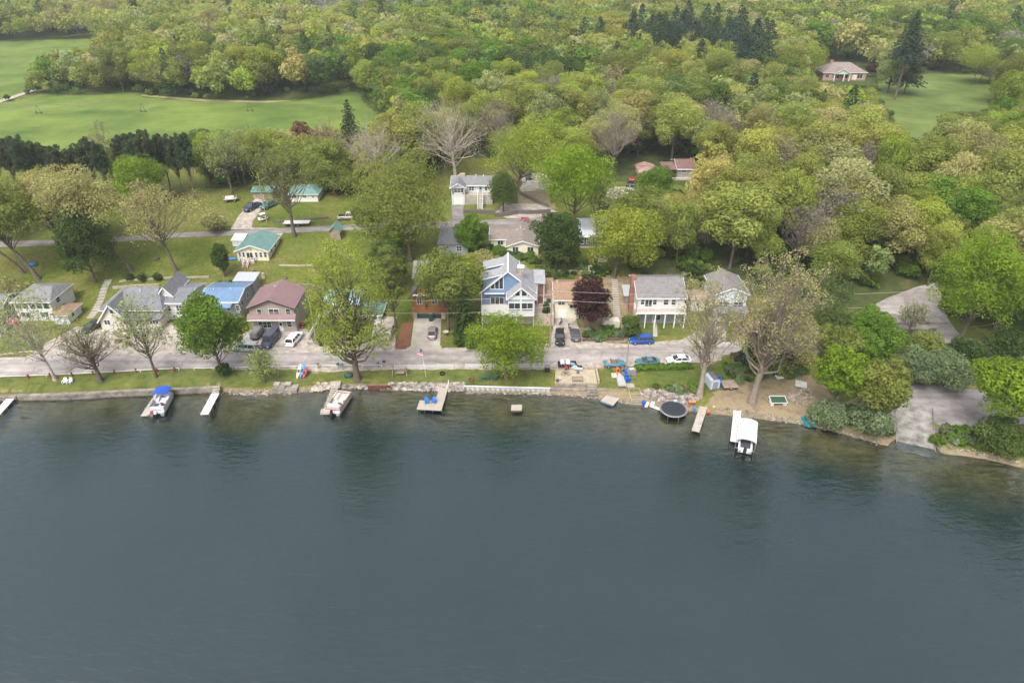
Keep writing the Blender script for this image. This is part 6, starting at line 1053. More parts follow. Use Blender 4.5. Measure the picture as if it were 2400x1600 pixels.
r = thing('storage_box', 'grey tarp covered box with white litter on top behind the blue barrels', 'box', gp(1479, 876)); b = MB(); b.hexa([(-.95, -.7, 0), (.95, -.7, 0), (.95, .7, 0), (-.95, .7, 0)], [(-.85, -.62, 1.1), (.85, -.62, 1.1), (.85, .62, 1.1), (-.85, .62, 1.1)]); b.build('body', mat('grey_tarp', (.16, .16, .165), .7, .3, 2, bump=.5), r, bevel=.1); b = MB(); b.box(-.35, .1, -.2, .2, 1.11, 1.16); b.box(.15, .45, -.1, .25, 1.11, 1.18); b.build('paper', WHITE, r)
r = thing('wooden_crate', 'open crate of boards between the barrels and the lake', 'crate', gp(1476, 904)); [MB().box(-.8, .8, -.6 + .3*i, -.4 + .3*i, .1, .18).build('board', mat('bare_boards', (.36, .31, .26), .8, .2), r) for i in range(4)]; b = MB(); b.box(-.8, -.7, -.6, .5, -.1, .1); b.box(.7, .8, -.6, .5, -.1, .1); b.build('frame', WOOD, r)
r = thing('board_stack', 'pale boards stacked beside the orange kayak', 'boards', gp(1439, 880)); b = MB(); [b.box(-.5, .5, -.8 + .5*i, -.5 + .5*i, 0, .25) for i in range(3)]; b.build('board', mat('pale_boards', (.5, .44, .36), .8, .15), r)
# patio by the lake
P4 = [(1302, 868), (1394, 867), (1400, 902), (1300, 904)]; pv = [G(*p) for p in P4]; pz = max(p.z for p in pv) + .12; c = sum(pv, Vector())/4; b = MB(); b.slab([(p.x, p.y, pz) for p in pv], 1.0); tag(b.build('patio', banded('patio_slabs', (.34, .285, .2), (.25, .21, .155), 'x', .6, .9, .15, .07)), kind='structure')
def low_wall(label, a, c_, h_=.45, wd=.35, m=STONE, z=None): 
    A, B = Vector(gp(*a)), Vector(gp(*c_)); d = B - A; z0 = (pz if z is None else z); o = MB().box(0, d.length, -wd/2, wd/2, -1.2, h_).build('patio_wall', m); o.location = (A.x, A.y, z0); o.rotation_euler.z = math.atan2(d.y, d.x); return tag(o, label, 'wall', 'patio walls')
low_wall('low block wall at the road side of the lakeside patio', (1299, 866), (1397, 865)); low_wall('low block wall between the patio and the rough grass plot', (1397, 867), (1403, 900)); low_wall('low block wall on the lake side of the patio', (1301, 906), (1372, 906), .12, .4, CONC_OLD)
r = thing('stone_steps', 'grey stone steps leading down from the patio to the shore', 'steps', (*Vector(gp(1386, 907)).xy, pz)); [MB().box(-.95, .95, -.55*i - .5, -.55*i, -1.0, -.06 - .2*i).build('step', CONC_OLD, r) for i in range(4)]
r = thing('fire_pit', 'round block fire pit at the road side of the patio', 'fire pit', (*Vector(gp(1326, 879)).xy, pz)); b = MB(); b.lathe([(.62, 0), (.88, 0), (.85, .4), (.62, .4), (.6, .06)], (0, 0, 0), 16); b.build('ring', STONE, r); b = MB(); [b.bar((.4*cos(a), .4*sin(a), .1), (-.4*cos(a), -.4*sin(a), .25), .12) for a in (0, 1.1, 2)]; b.build('log', BARK, r)
r = thing('patio_bench', 'grey slatted bench facing the lake on the patio', 'bench', (*Vector(gp(1353, 897)).xy, pz)); b = MB(); [b.box(-1, 1, -.45 + .16*i, -.33 + .16*i, .42, .47) for i in range(4)]; b.build('seat', WOOD, r); b = MB(); [b.box(-1, 1, .18, .22, .6 + .17*i, .72 + .17*i) for i in range(2)]; b.build('backrest', WOOD, r); [MB().box(x - .05, x + .05, y - .05, y + .05, 0, hh).build('leg', WOOD, r) for x in (-.95, .95) for y, hh in ((-.4, .42), (.25, .95))]
r = thing('charcoal_grill', 'red kettle grill standing on the patio by the fire pit', 'grill', (*Vector(gp(1326, 873)).xy, pz)); b = MB(); b.lathe([(.05, .7), (.28, .8), (.33, .95), (.28, 1.12), (.05, 1.2)], (0, 0, 0), 12); b.build('bowl', REDP, r); [MB().bar((.18*cos(a), .18*sin(a), .8), (.32*cos(a), .32*sin(a), 0), .04).build('leg', BLACK, r) for a in (0, 2.1, 4.2)]
r = thing('stool', 'small dark round stool on the patio', 'stool', (*Vector(gp(1354, 877)).xy, pz)); b = MB(); b.lathe([(.28, .34), (.3, .38), (.28, .44)], (0, 0, 0), 12); b.build('seat', BARK, r); [MB().bar((.15*cos(a), .15*sin(a), .36), (.24*cos(a), .24*sin(a), 0), .05).build('leg', BARK, r) for a in (0, 2.1, 4.2)]
r = thing('water_scooter', 'grey blue water scooter on a stand at the patio edge', 'scooter', gp(1353, 868, .3), radians(170)); b = MB(); loft(b, [[(t, -w_, .15), (t, w_, .15), (t, w_*.9, z), (t, -w_*.9, z)] for t, w_, z in ((-1.0, .38, .55), (-.2, .42, .6), (.5, .36, .75), (1.1, .1, .5))]); b.build('hull', mat('grey_hull_paint', (.38, .45, .5), .35, .1), r); b = MB(); b.box(-.9, .1, -.18, .18, .56, .8); b.build('seat', BLACK, r); b = MB(); b.bar((.3, -.35, 1.0), (.3, .35, 1.0), .05); b.bar((.4, 0, .7), (.3, 0, 1.0), .06); b.build('handlebar', BLACK, r)
b = MB(); b.lathe([(.28, 0), (.36, .2), (.34, .42), (.28, .42), (.27, .3)], (0, 0, 0), 12); o = b.build('planter_pot', mat('brown_pot', (.12, .08, .06), .7, .2)); o.location = (*Vector(gp(1306, 899)).xy, pz); tag(o, 'brown round planter at the lake corner of the patio', 'planter')
r = thing('plastic_chair', 'white plastic chair near the brown planter on the patio', 'chair', (*Vector(gp(1311, 895)).xy, pz), 2.6); b = MB(); b.box(-.26, .26, -.26, .26, .42, .46); b.build('seat', WHITE, r); b = MB(); b.slab([(-.26, .24, .46), (.26, .24, .46), (.26, .36, 1.0), (-.26, .36, 1.0)], .04); b.build('backrest', WHITE, r); [MB().box(x - .03, x + .03, y - .03, y + .03, 0, .42).build('leg', WHITE, r) for x in (-.23, .23) for y in (-.23, .23)]
r = on_ground('utility_trailer', 'black utility trailer loaded with white chairs behind the patio', 'trailer', 1329, 861, 2); b = MB(); b.box(-1.75, 1.75, -.8, .8, .45, .55); b.build('bed', BLACK, r); b = MB(); [b.box(*q, .55, .95) for q in ((-1.75, 1.75, -.8, -.74), (-1.75, 1.75, .74, .8), (-1.75, -1.69, -.73, .73), (1.69, 1.75, -.73, .73))]; b.build('side_rail', BLACK, r); wheels(r, [(0, -.9), (0, .9)])
x, y, z = gp(1329, 861)
for dx, lab, deg, m_ in ((-.9, 'pale grey garden chair riding in the black trailer', 10, mat('grey_poly', (.5, .5, .52), .5, .1)), (.1, 'white garden chair standing tall in the black trailer', -5, WHITE)): adirondack(lab, (x + dx, y - .05, z + .62), 180 + deg, m_)
b = MB(); b.blob((0, 0, .25), (.55, .4, .3), rng, 8, 5, .1); o = b.build('tarp_bundle', mat('blue_grey_tarp', (.18, .26, .36), .7, .3)); o.location = (x + 1.0, y, z + .55); tag(o, 'blue grey tarp bundle in the black trailer', 'tarp')
r = thing('rubbish_bin', 'dark lidded rubbish bin at the end of the picket fence', 'bin', gp(1282, 871, .05)); b = MB(); b.hexa([(-.42, -.35, 0), (.42, -.35, 0), (.42, .35, 0), (-.42, .35, 0)], [(-.5, -.42, 1.1), (.5, -.42, 1.1), (.5, .42, 1.1), (-.5, .42, 1.1)]); b.build('bin_body', BLACK, r); b = MB(); b.box(-.55, .55, -.47, .47, 1.11, 1.2); b.build('lid', mat('mauve_lid', (.2, .16, .18), .6, .1), r)
r = thing('rubbish_bin', 'black rubbish bin at the roadside by the narrow lawn', 'bin', gp(753, 810)); b = MB(); b.hexa([(-.3, -.3, 0), (.3, -.3, 0), (.3, .3, 0), (-.3, .3, 0)], [(-.36, -.36, 1.0), (.36, -.36, 1.0), (.36, .36, 1.0), (-.36, .36, 1.0)]); b.build('bin_body', BLACK, r); b = MB(); b.box(-.4, .4, -.4, .4, 1.01, 1.08); b.build('lid', BLACK, r)
r = thing('rubbish_bin', 'dark green wheeled bin beside the chalet garage doors', 'bin', gp(1010, 752)); b = MB(); b.hexa([(-.35, -.35, 0), (.35, -.35, 0), (.35, .35, 0), (-.35, .35, 0)], [(-.42, -.42, 1.3), (.42, -.42, 1.3), (.42, .42, 1.3), (-.42, .42, 1.3)]); b.build('bin_body', DG, r); b = MB(); b.box(-.46, .46, -.46, .46, 1.31, 1.4); b.build('lid', DG, r)
# trampoline, crate ramp, white floats, playhouse, odds and ends
r = thing('trampoline', 'large round black trampoline standing in the shallow water', 'trampoline', wp(1577, 967, 0)); b = MB(); b.lathe([(0.01, 0), (2.1, 0), (2.1, .03), (.01, .03)], (0, 0, .9), 40); b.build('mat', mat('trampoline_mat', (.022, .024, .032), .8, .15), r); b = MB(); b.lathe([(2.12, .02), (2.36, .0), (2.36, -.05), (2.12, -.04)], (0, 0, .9), 40); b.build('spring_cover', mat('grey_springs', (.14, .14, .15), .7, .4, 9), r); b = MB(); b.tube([(2.4*cos(2*pi*i/40), 2.4*sin(2*pi*i/40), .86) for i in range(41)], .045, 6); b.build('frame', PIPE, r)
for i in range(8): a = 2*pi*i/8 + .2; b = MB(); b.tube([(2.35*cos(a), 2.35*sin(a), .85), (2.35*cos(a), 2.35*sin(a), -.9)], .035, 6); b.build('leg', PIPE, r)
r = thing('crate_ramp', 'grey pipe framed boat crate standing at the waterline', 'boat stand', wp(1491, 945, 0)); b = MB(); [b.bar((x, y, -.6), (x, y, 1.0), .08) for x in (-1.0, 1.0) for y in (-.2, 3.2)]; [b.bar((x, -.2, 1.0), (x, 3.2, 1.1), .07) for x in (-1.0, 1.0)]; [b.bar((-1, y, 1.0), (1, y, 1.0), .07) for y in (-.2, 1.5, 3.2)]; [b.bar((-1, -.2, z), (1, -.2, z), .06) for z in (.1, .5)]; [b.bar((x, -.2, -.6), (x, -.2, 1.0), .06) for x in (-.35, .35)]; b.build('frame', mat('grey_pipe', (.36, .34, .32), .6, .15), r); b = MB(); b.box(-.9, .9, -.1, 1.4, .05, .35); b.build('tray', WOOD, r)
def float_board(label, pts, z, m=WHITE): 
    P = [Vector(wp(*p, z)) for p in pts]; c = sum(P, Vector())/len(P); b = MB(); b.slab([p - c for p in P], .22); o = b.build('float_board', m, bevel=.04); o.location = c; return tag(o, label, 'float', 'white float boards')
float_board('white float board lying nearest the blue barrel at the shore', [C(14, 590, 850), C(14, 665, 720), C(14, 720, 735), C(14, 640, 870)], .35); float_board('wider white float board lying on the stones', [C(14, 695, 840), C(14, 750, 700), C(14, 820, 705), C(14, 775, 850)], .45); float_board('narrow white ramp board leading to the trampoline', [C(14, 700, 850), C(14, 775, 845), C(14, 930, 890), C(14, 890, 925)], .3)
r = thing('plastic_stool', 'pale blue plastic seat at the edge of the trampoline', 'seat', wp(*C(14, 1195, 830), .35)); b = MB(); b.box(-.4, .4, -.3, .3, .0, .2); b.build('base', mat('pale_blue_plastic', (.45, .56, .62), .5, .05), r); b = MB(); b.box(-.3, .3, .2, .3, .2, .95); b.build('backrest', mat('pale_blue_plastic', (.45, .56, .62), .5, .05), r)
r = thing('toy_playhouse', 'red plastic play frame on the stones beside the trampoline', 'toy', gp(*C(14, 1520, 850))); b = MB(); [b.bar((x, y, 0), (x*.8, y*.8, 1.0), .13) for x in (-.55, .55) for y in (-.35, .35)]; b.build('leg', mat('toy_red', (.45, .08, .07), .5, .08), r); b = MB(); b.box(-.55, .55, -.35, .35, .95, 1.05); b.build('top', mat('toy_orange', (.5, .2, .1), .5, .08), r)
r = thing('plastic_shed', 'pale blue plastic garden shed with dark roof beside the blue barrels', 'shed', gp(1675, 912)); r.rotation_euler.z = radians(12); b = MB(); b.prism([(-.85, 0), (.85, 0), (.85, 1.7), (.5, 2.1), (-.5, 2.1), (-.85, 1.7)], 'y', 0, 2.6); b.build('wall', mat('shed_plastic', (.46, .50, .54), .5, .05), r); b = MB(); b.slab([(-.5, -.04, 2.16), (.5, -.04, 2.16), (.5, 2.64, 2.16), (-.5, 2.64, 2.16)], .05); b.build('roof', mat('shed_roof', (.12, .125, .15), .6, .1), r); b = MB(); b.box(-.5, .5, -.04, -.005, .1, 1.6); b.build('door', mat('shed_door', (.2, .23, .3), .5, .08), r)
r = on_ground('timber_trailer', 'wide wooden deck trailer beside the pale plastic shed', 'trailer', 1708, 906, 3); b = MB(); b.box(-1.35, -.03, -1.2, 1.2, .5, .62); b.build('deck', WOOD, r); b = MB(); b.box(.03, 1.35, -1.2, 1.2, .5, .62); b.build('deck', WOOD, r); b = MB(); b.box(-1.3, 1.3, -1.15, 1.1, .3, .49); b.build('chassis', BLACK, r); wheels(r, [(0, -1.1), (0, 1.1)], .3)
r = thing('game_table', 'dark green table with white edges and barrel feet on the shore grass', 'table', gp(1822, 945)); b = MB(); b.slab([(-1.35, -.7, .65), (1.35, -.7, .65), (1.35, .8, .95), (-1.35, .8, .95)], .1); b.build('table_top', mat('green_felt', (.025, .07, .04), .8, .15), r); b = MB(); b.bar((-1.4, -.75, .62), (1.4, -.75, .62), .1); b.bar((-1.4, .85, .95), (1.4, .85, .95), .14); b.bar((-1.4, -.75, .62), (-1.4, .85, .95), .1); b.bar((1.4, -.75, .62), (1.4, .85, .95), .1); b.build('edge', WHITE, r)
for x in (-1.1, 1.1): b = MB(); b.box(x - .25, x + .25, -.6, .5, -.1, .55); b.build('leg', WHITE, r)
r = thing('pedal_boat', 'teal twin hulled pedal boat pulled up at the reedy bank', 'pedal boat', wp(1893, 990, .25)); r.rotation_euler.z = radians(8); TQ = mat('teal_plastic', (.02, .22, .24), .45, .08)
for sg in (-1, 1): b = MB(); loft(b, [[(sg*.45 - w_, y, 0), (sg*.45 + w_, y, 0), (sg*.45 + w_*.9, y, z), (sg*.45 - w_*.9, y, z)] for y, w_, z in ((-1.3, .15, .3), (-.8, .33, .45), (.8, .36, .5), (1.3, .25, .4))]); b.build('hull', TQ, r)
b = MB(); b.box(-.7, .7, -.1, .5, .4, .55); b.box(-.7, .7, .45, .6, .5, 1.0); b.build('seat', TQ, r)
r = on_ground('boat_trailer', 'small silver boat trailer in the gap between the shore trees', 'trailer', 1979, 962, 5); b = MB(); b.bar((-1.2, -.5, .5), (.8, -.5, .5), .1); b.bar((-1.2, .5, .5), (.8, .5, .5), .1); b.bar((.8, -.5, .5), (2.0, 0, .5), .1); b.bar((.8, .5, .5), (2.0, 0, .5), .1); b.build('frame', PIPE, r); wheels(r, [(-.4, -.65), (-.4, .65)], .32); b = MB(); b.box(-.9, .1, -.75, -.55, .6, .68); b.box(-.9, .1, .55, .75, .6, .68); b.build('mudguard', WHITE, r)
r = thing('park_sign', 'dark brown signboard on two posts at the road bend', 'sign', gp(2130, 792)); b = MB(); b.box(-1.2, 1.2, -.06, .06, 1.1, 2.0); b.build('board', mat('sign_brown', (.06, .055, .04), .8, .15), r); [MB().box(x - .07, x + .07, -.07, .07, -.2, 2.1).build('post', BARK, r) for x in (-1.25, 1.25)]
r = thing('notice_sign', 'black two panel sign on a post at the lake edge of the parking area', 'sign', gp(2269, 1016)); b = MB(); b.tube([(0, 0, -.2), (0, 0, 1.0)], .05, 6); b.build('post', PIPE, r); [MB().box(x - .36, x + .36, -.04, .04, .75, 1.15).build('panel', BLACK, r) for x in (-.4, .4)]
for i, (pts, lab) in enumerate(((C(6, 770, 890), 'white slab of broken board leaning in the junk pile'), (C(6, 830, 880), 'cream slab of board standing on end in the junk pile'), (C(6, 870, 930), 'white slab of board lying flat in the junk pile'), (C(6, 1035, 985), 'grey sheet of plywood on the ground by the junk pile'))):
    b = MB(); b.box(-.7, .7, -.5, .5, 0, .06); o = b.build('board_slab', (WHITE, CREAMC, WHITE, mat('grey_ply', (.42, .42, .40), .8, .15))[i]); o.location = gp(*pts, .15); o.rotation_euler = (radians((50, 65, 12, 4)[i]), 0, (.4, -.5, .2, 1.2)[i]); o.scale = (1, 1, 1) if i < 3 else (1.5, 2.0, 1); tag(o, lab, 'board')
b = MB(); rg = random.Random(9)
for _ in range(70):
    p = Vector(gp(*C(6, rg.uniform(930, 1110), rg.uniform(1020, 1140)))); a, e = rg.uniform(0, 6.3), rg.uniform(.3, 1.3); b.bar(p + Vector((0, 0, rg.uniform(.02, .5))), p + Vector((e*cos(a), e*sin(a), rg.uniform(.02, .4))), rg.uniform(.05, .14))
tag(b.build('scrap_debris', mat('scrap', (.20, .17, .14), .85, .5, 1.0, rgb2=(.5, .47, .42))), 'heap of scrap timber and junk under the huge budding tree', 'debris', kind='stuff')
b = MB()
for _ in range(130): a, rr, z = rg.uniform(0, 6.3), rg.uniform(0, 1.6), 0; p = Vector((rr*cos(a), rr*.7*sin(a), max(.05, .8 - rr*.5)*rg.uniform(.3, 1))); a2, e = rg.uniform(0, 6.3), rg.uniform(.3, .8); b.bar(p, p + Vector((e*cos(a2), e*sin(a2), rg.uniform(-.2, .25))), .045)
o = b.build('brush_debris', mat('dry_brush', (.20, .14, .10), .9, .4)); o.location = gp(*C(14, 1420, 510)); tag(o, 'heap of dry brush between the rough grass and the stones', 'brush pile', kind='stuff')
# utility poles and wires
def utility_pole(label, base, top, arm=True):
    x, y, z = gp(*base); ht = zat(top, y) - z; r = thing('utility_pole', label, 'utility pole', (x, y, z)); b = MB(); b.tube([(0, 0, -.5), (0, 0, ht)], [.17, .12], 8); b.build('pole', mat('weathered_pole', (.27, .22, .19), .9, .2), r)
    if arm: b = MB(); b.box(-.9, .9, -.06, .06, ht - .7, ht - .56); b.build('crossarm', mat('weathered_pole', (.27, .22, .19), .9, .2), r); [MB().lathe([(.05, 0), (.07, .08), (.03, .16)], (xx, 0, ht - .56), 8).build('insulator', GREYP, r) for xx in (-.8, 0, .8)]
    return Vector((x, y, z + ht))
T1 = utility_pole('grey utility pole between the blue house and the dirt drive', (1289, 812), 676); T2 = utility_pole('weathered utility pole at the road edge by the convertible', (1467, 866), 800, False); T3 = utility_pole('thin grey utility pole at the white fence by the narrow lawn', (741, 800), 690, False); T4 = utility_pole('utility pole beside the dirt drive below the open shed', (626, 520), 410, False)
def wire(label, a, b_, sag=.8, r_=.022):
    a, b_ = Vector(a), Vector(b_); P = [a.lerp(b_, i/14) - Vector((0, 0, sag*4*(i/14)*(1 - i/14))) for i in range(15)]; o = MB().tube([p - a for p in P], r_, 5).build('power_line', mat('wire_grey', (.42, .40, .40), .6, .05)); o.location = a; tag(o, label, 'power line', 'overhead power lines')
far = Vector((xat(2180, 125, 9.5), 125, 9.2)); wire('upper overhead wire from the grey pole toward the wooded bend', T1 - Vector((0, 0, .5)), far, 1.2); wire('lower overhead wire from the grey pole toward the wooded bend', T1 - Vector((0, 0, 2.4)), far - Vector((0, 2, 2.6)), 1.0)
wire('overhead wire from the grey pole across to the pole at the narrow lawn', T1 - Vector((0, 0, 1.2)), T3 - Vector((0, 0, .3)), 1.2); wire('lowest overhead wire crossing before the blue house', T1 - Vector((0, 0, 3.8)), T3 - Vector((0, 0, 2.6)), 1.6)
# garden walls, stairs up the slope
def garden_wall(label, pts, h_, wd=.35, m=STONE, name='garden_wall'):
    P = [Vector(gp(*p)) for p in pts]; b = MB(); o0 = P[0].copy()
    for a, c_ in zip(P, P[1:]): u = (c_ - a).normalized(); n = Vector((-u.y, u.x, 0))*wd/2; a, c_ = a - o0, c_ - o0; b.hexa([a - n - Vector((0, 0, .8)), c_ - n - Vector((0, 0, .8)), c_ + n - Vector((0, 0, .8)), a + n - Vector((0, 0, .8))], [a - n + Vector((0, 0, h_)), c_ - n + Vector((0, 0, h_)), c_ + n + Vector((0, 0, h_)), a + n + Vector((0, 0, h_))])
    o = b.build(name, m); o.location = o0; return tag(o, label, 'wall')
DARKST = mat('dark_block', (.12, .10, .095), .9, .3, 3); garden_wall('long pale concrete wall behind the maroon roofed tan house', [(600, 680), (640, 677), (715, 676), (760, 678)], 1.1, m=CONC_OLD); garden_wall('low rubble wall above the bungalow with three round bushes', [(280, 660), (330, 656), (400, 652), (490, 650)], .3, .5); garden_wall('low rubble terrace wall just behind the bungalow', [(265, 676), (320, 672), (375, 670)], .5); garden_wall('dark block retaining wall before the hill house lawn', [(1087, 500), (1120, 500), (1160, 502)], 1.0, m=DARKST)
garden_wall('curved dark block wall below the gravel bank and oak trunk', [(1160, 508), (1190, 506), (1215, 501), (1250, 502), (1290, 500)], 1.1, m=DARKST); garden_wall('sloping dark block wall beside the gravel bank', [(1218, 455), (1240, 466), (1265, 478), (1285, 486)], .9, m=DARKST); garden_wall('long low stone wall behind the blue house garden', [(1240, 642), (1290, 640), (1370, 642), (1385, 644)], .9); garden_wall('timber edging wall in front of the roadside weeds by the grey hatchback', [(1366, 800), (1372, 798), (1460, 797)], .5, m=mat('dark_timber', (.09, .07, .055), .9, .2))
garden_wall('brown block foundation wall beside the red maple', [(1412, 765), (1450, 764)], 1.6, 2.0, mat('cream_block', (.5, .46, .38), .8, .12)); garden_wall('low rubble wall in the grass below the cottage', [(655, 622), (700, 624), (735, 622)], .25, .5); garden_wall('thin stone edging along the yard of the white house', [(0, 832), (60, 826), (105, 822)], .25)
garden_wall('dark edging wall under the white flatbed trailer', [(640, 522), (700, 517), (770, 512)], .5, m=DARKST)
def slope_steps(label, a, c_, wd, n, m, rails=True):
    A, B = Vector(gp(*a)), Vector(gp(*c_)); d = (B - A); L = d.xy.length; r = thing('garden_steps', label, 'steps', A, math.atan2(d.y, d.x) - pi/2)
    for i in range(n): z = h(*(A + d*((i + .5)/n)).xy) - A.z; MB().box(-wd/2, wd/2, L*i/n, L*(i + .8)/n, z - .3, z + .16).build('step', m, r)
    if rails: [MB().bar((sx*wd/2, 0, .8), (sx*wd/2, L, B.z - A.z + .9), .07).build('handrail', WOOD, r) for sx in (-1, 1)]
slope_steps('stone steps climbing the slope between the white house and bungalow', (212, 746), (256, 655), 1.5, 14, CONCRETE, False); slope_steps('dark timber stairs climbing between the blue roof and maroon roof', (578, 712), (594, 660), 1.3, 14, mat('dark_timber', (.09, .07, .055), .9, .2)); slope_steps('long pale concrete stairs climbing the slope beside the red maple', (1447, 745), (1440, 655), 1.4, 18, CONCRETE, False); slope_steps('short pale steps in the garden above the red maple', (1388, 648), (1384, 622), 1.3, 7, CONCRETE, False); slope_steps('timber path steps beside the blue house', (1268, 750), (1266, 700), 1.2, 9, PLANKG, False)
b = MB(); b.lathe([(.75, -.1), (.7, .5), (.6, .55)], (0, 0, 0), 12); o = b.build('tree_stump', BARK); o.location = gp(367, 608); tag(o, 'wide sawn tree stump on the open lawn', 'stump')
for p, lab in (((618, 650), 'tall narrow pale stump on the slope above the maroon roof'), ((574, 655), 'small tan stump between the shrub and the pale stump')): b = MB(); b.lathe([(.5, -.1), (.36, .7), (.3, 1.1 if p[0] > 600 else .7)], (0, 0, 0), 9); o = b.build('tree_stump', mat('pale_stump', (.36, .31, .25), .9, .2)); o.location = gp(*p); tag(o, lab, 'stump')
b = MB(); b.blob((0, 0, .3), (1.6, .8, .35), rng, 9, 5, .15); o = b.build('blue_tarp', mat('bright_tarp', (.02, .2, .55), .6, .15), smooth=True); o.location = gp(72, 622); tag(o, 'blue tarp heap on the lawn behind the leaning trees', 'tarp'); b = MB(); b.blob((0, 0, .2), (1.1, .5, .25), rng, 9, 5, .15); o = b.build('blue_tarp', mat('bright_tarp', (.02, .2, .55), .6, .15), smooth=True); o.location = gp(547, 608); tag(o, 'blue tarp bundle at the corner of the green roofed cottage', 'tarp')
x, y, z = gp(34, 764); r = thing('play_castle', 'pink plastic play castle beside the white board fence', 'toy', (x, y, z)); b = MB(); b.box(-.7, .7, -.5, .5, 0, 1.1); [b.lathe([(.22, 0), (.22, 1.4), (.26, 1.45), (.02, 1.8)], (sx*.65, sy*.45, 0), 8) for sx in (-1, 1) for sy in (-1, 1)]; b.build('wall', mat('pink_plastic', (.62, .16, .24), .5, .06), r); b = MB(); b.box(-.25, .25, -.54, -.505, 0, .7); b.build('door', BLACK, r)
r = thing('satellite_dish', 'pale round dish on a short post beside the chalet driveway', 'dish', gp(1045, 786)); b = MB(); b.tube([(0, 0, -.1), (0, 0, .7)], .05, 6); b.build('post', PIPE, r); b = MB(); b.lathe([(.05, 0), (.4, .06), (.6, .2), (.58, .22), (.4, .1), (.05, .04)], (0, 0, .7), 14); b.build('dish', mat('dish_grey', (.4, .4, .37), .5, .1), r)
for i, p in enumerate(((92, 268), (336, 264), (586, 262))):
    x, y, z = gp(*p); r = thing('irrigation_tower', 'wheeled tower of the long irrigation boom, %s from the farm track' % NUM[i], 'irrigation tower', (x, y, z), 0, 'irrigation towers in the green field'); r.scale = (.68, .68, .85); b = MB(); b.bar((-1.6, 0, .6), (0, 0, 4.2), .16); b.bar((1.6, 0, .6), (0, 0, 4.2), .16); b.bar((-1.6, 0, .6), (1.6, 0, .6), .2); b.build('frame', CHAR, r); wheels(r, [(-1.5, 0), (1.5, 0)], .5, .3)
A, B, C2 = Vector(gp(-150, 266)), Vector(gp(92, 268)), Vector(gp(586, 262)); o = MB().tube([(p - A) + Vector((0, 0, 3.55)) for p in (A, B, Vector(gp(336, 264)), C2, Vector(gp(820, 268)))], .09, 6).build('irrigation_pipe', mat('rusty_pipe', (.16, .12, .08), .6, .2)); o.location = A; tag(o, 'long rusty irrigation pipe spanning the green field on wheeled towers', 'irrigation pipe')

rg = random.Random(21)   # garden ornaments in the gravel yard of the bungalow
for u, v, kind_, lab in ((1010, 745, 'pot', 'white urn planter nearest the bungalow porch gable'), (1085, 750, 'pot', 'white urn planter before the bungalow door'), (1150, 830, 'bush', 'low red flowering bush in the bungalow gravel yard'), (1250, 790, 'tyre', 'dark tyre ring planter in the bungalow gravel yard'), (1340, 715, 'pot', 'tall white urn by the enclosed porch windows'), (1250, 858, 'bush', 'orange flowering bush at the road side of the bungalow yard'), (1200, 760, 'box', 'pale grey raised planter box in the bungalow yard'), (1430, 740, 'pot', 'white pot at the far end of the bungalow porch')):
    p = gp(*C(1, u, v))
    if kind_ == 'pot': b = MB(); b.lathe([(.2, 0), (.28, .1), (.16, .3), (.36, .7), (.3, .72), (.28, .6)], (0, 0, 0), 10); o = b.build('garden_urn', WHITE); o.location = p; tag(o, lab, 'planter')
    elif kind_ == 'tyre': b = MB(); b.lathe([(.3, 0), (.5, .05), (.5, .22), (.3, .26), (.28, .1)], (0, 0, 0), 14); o = b.build('tyre_planter', RUBBER); o.location = p; tag(o, lab, 'planter')
    elif kind_ == 'box': b = MB(); b.box(-.9, .9, -.5, .5, 0, .4); b.box(-.8, .8, -.4, .4, .4, .46); o = b.build('planter_box', mat('pale_boards', (.5, .44, .36), .8, .15), bevel=.02); o.location = p; tag(o, lab, 'planter')
    else: b = MB(); [b.blob((rg.uniform(-.5, .5), rg.uniform(-.4, .4), rg.uniform(.2, .5)), .22, rg, 6, 4, .3) for _ in range(14)]; o = b.build('flower_bush', mat('flower_red' if u < 1200 else 'flower_orange', (.3, .08, .06) if u < 1200 else (.4, .17, .05), .8, .4, 4, rgb2=(.12, .16, .05))); o.location = p; tag(o, lab, 'bush')
for px, py, lab, c_ in ((1660, 968, 'orange buoy floating beside the narrow grey dock', (.6, .12, .02)), (1672, 958, 'yellow buoy at the stones beside the narrow grey dock', (.55, .4, .05))):
    b = MB(); b.lathe([(.08, -.1), (.26, .05), (.3, .3), (.22, .55), (.06, .62)], (0, 0, 0), 10); o = b.build('buoy', mat('buoy_%d' % px, c_, .5, .1), smooth=True); o.location = wp(px, py, .05); tag(o, lab, 'buoy')
# ------------------------------------------------------------------ trees one can tell apart
# along the lake
hero('sparse_tree', 130, 890, 672, 20, 205, 'sparse', 'pale', 'tall pale leaning tree with thin leaves on the lakeside lawn by the white chairs', tr=.34, lean=-14, bark=BARK_PALE, leaves=1.3)
hero('bare_tree', 236, 893, 752, 158, 300, 'bare', 'olive', 'wide branching nearly bare tree on the lakeside lawn before the bungalow', tr=.5, leaves=4, cb=.2)
hero('sparse_tree', 366, 884, 688, 300, 440, 'sparse', 'pale', 'slim sparse tree with pale new leaves between the bungalow and the lake', tr=.3, leaves=1.2)
hero('maple_tree', 522, 880, 677, 442, 588, 'maple', 'fresh', 'dense bright green maple with a round bush at its foot beside the road', leaves=1.0, warm=.12, tr=.32)
hero('round_bush', 528, 880, 850, 512, 543, 'shrub', 'deep', 'round dark green bush at the foot of the bright green maple', cat='bush', leaves=.6, size=.7)
hero('young_willow', 622, 897, 810, 578, 660, 'willow', 'pale', 'small pale feathery willow near the concrete pier', leaves=.7, tr=.1, size=.8)
hero('cottonwood_tree', 838, 890, 541, 728, 945, 'cotton', 'yellow', 'very tall yellow green cottonwood with thick trunk at the shore', tr=.62, leaves=1.3, cb=.0)
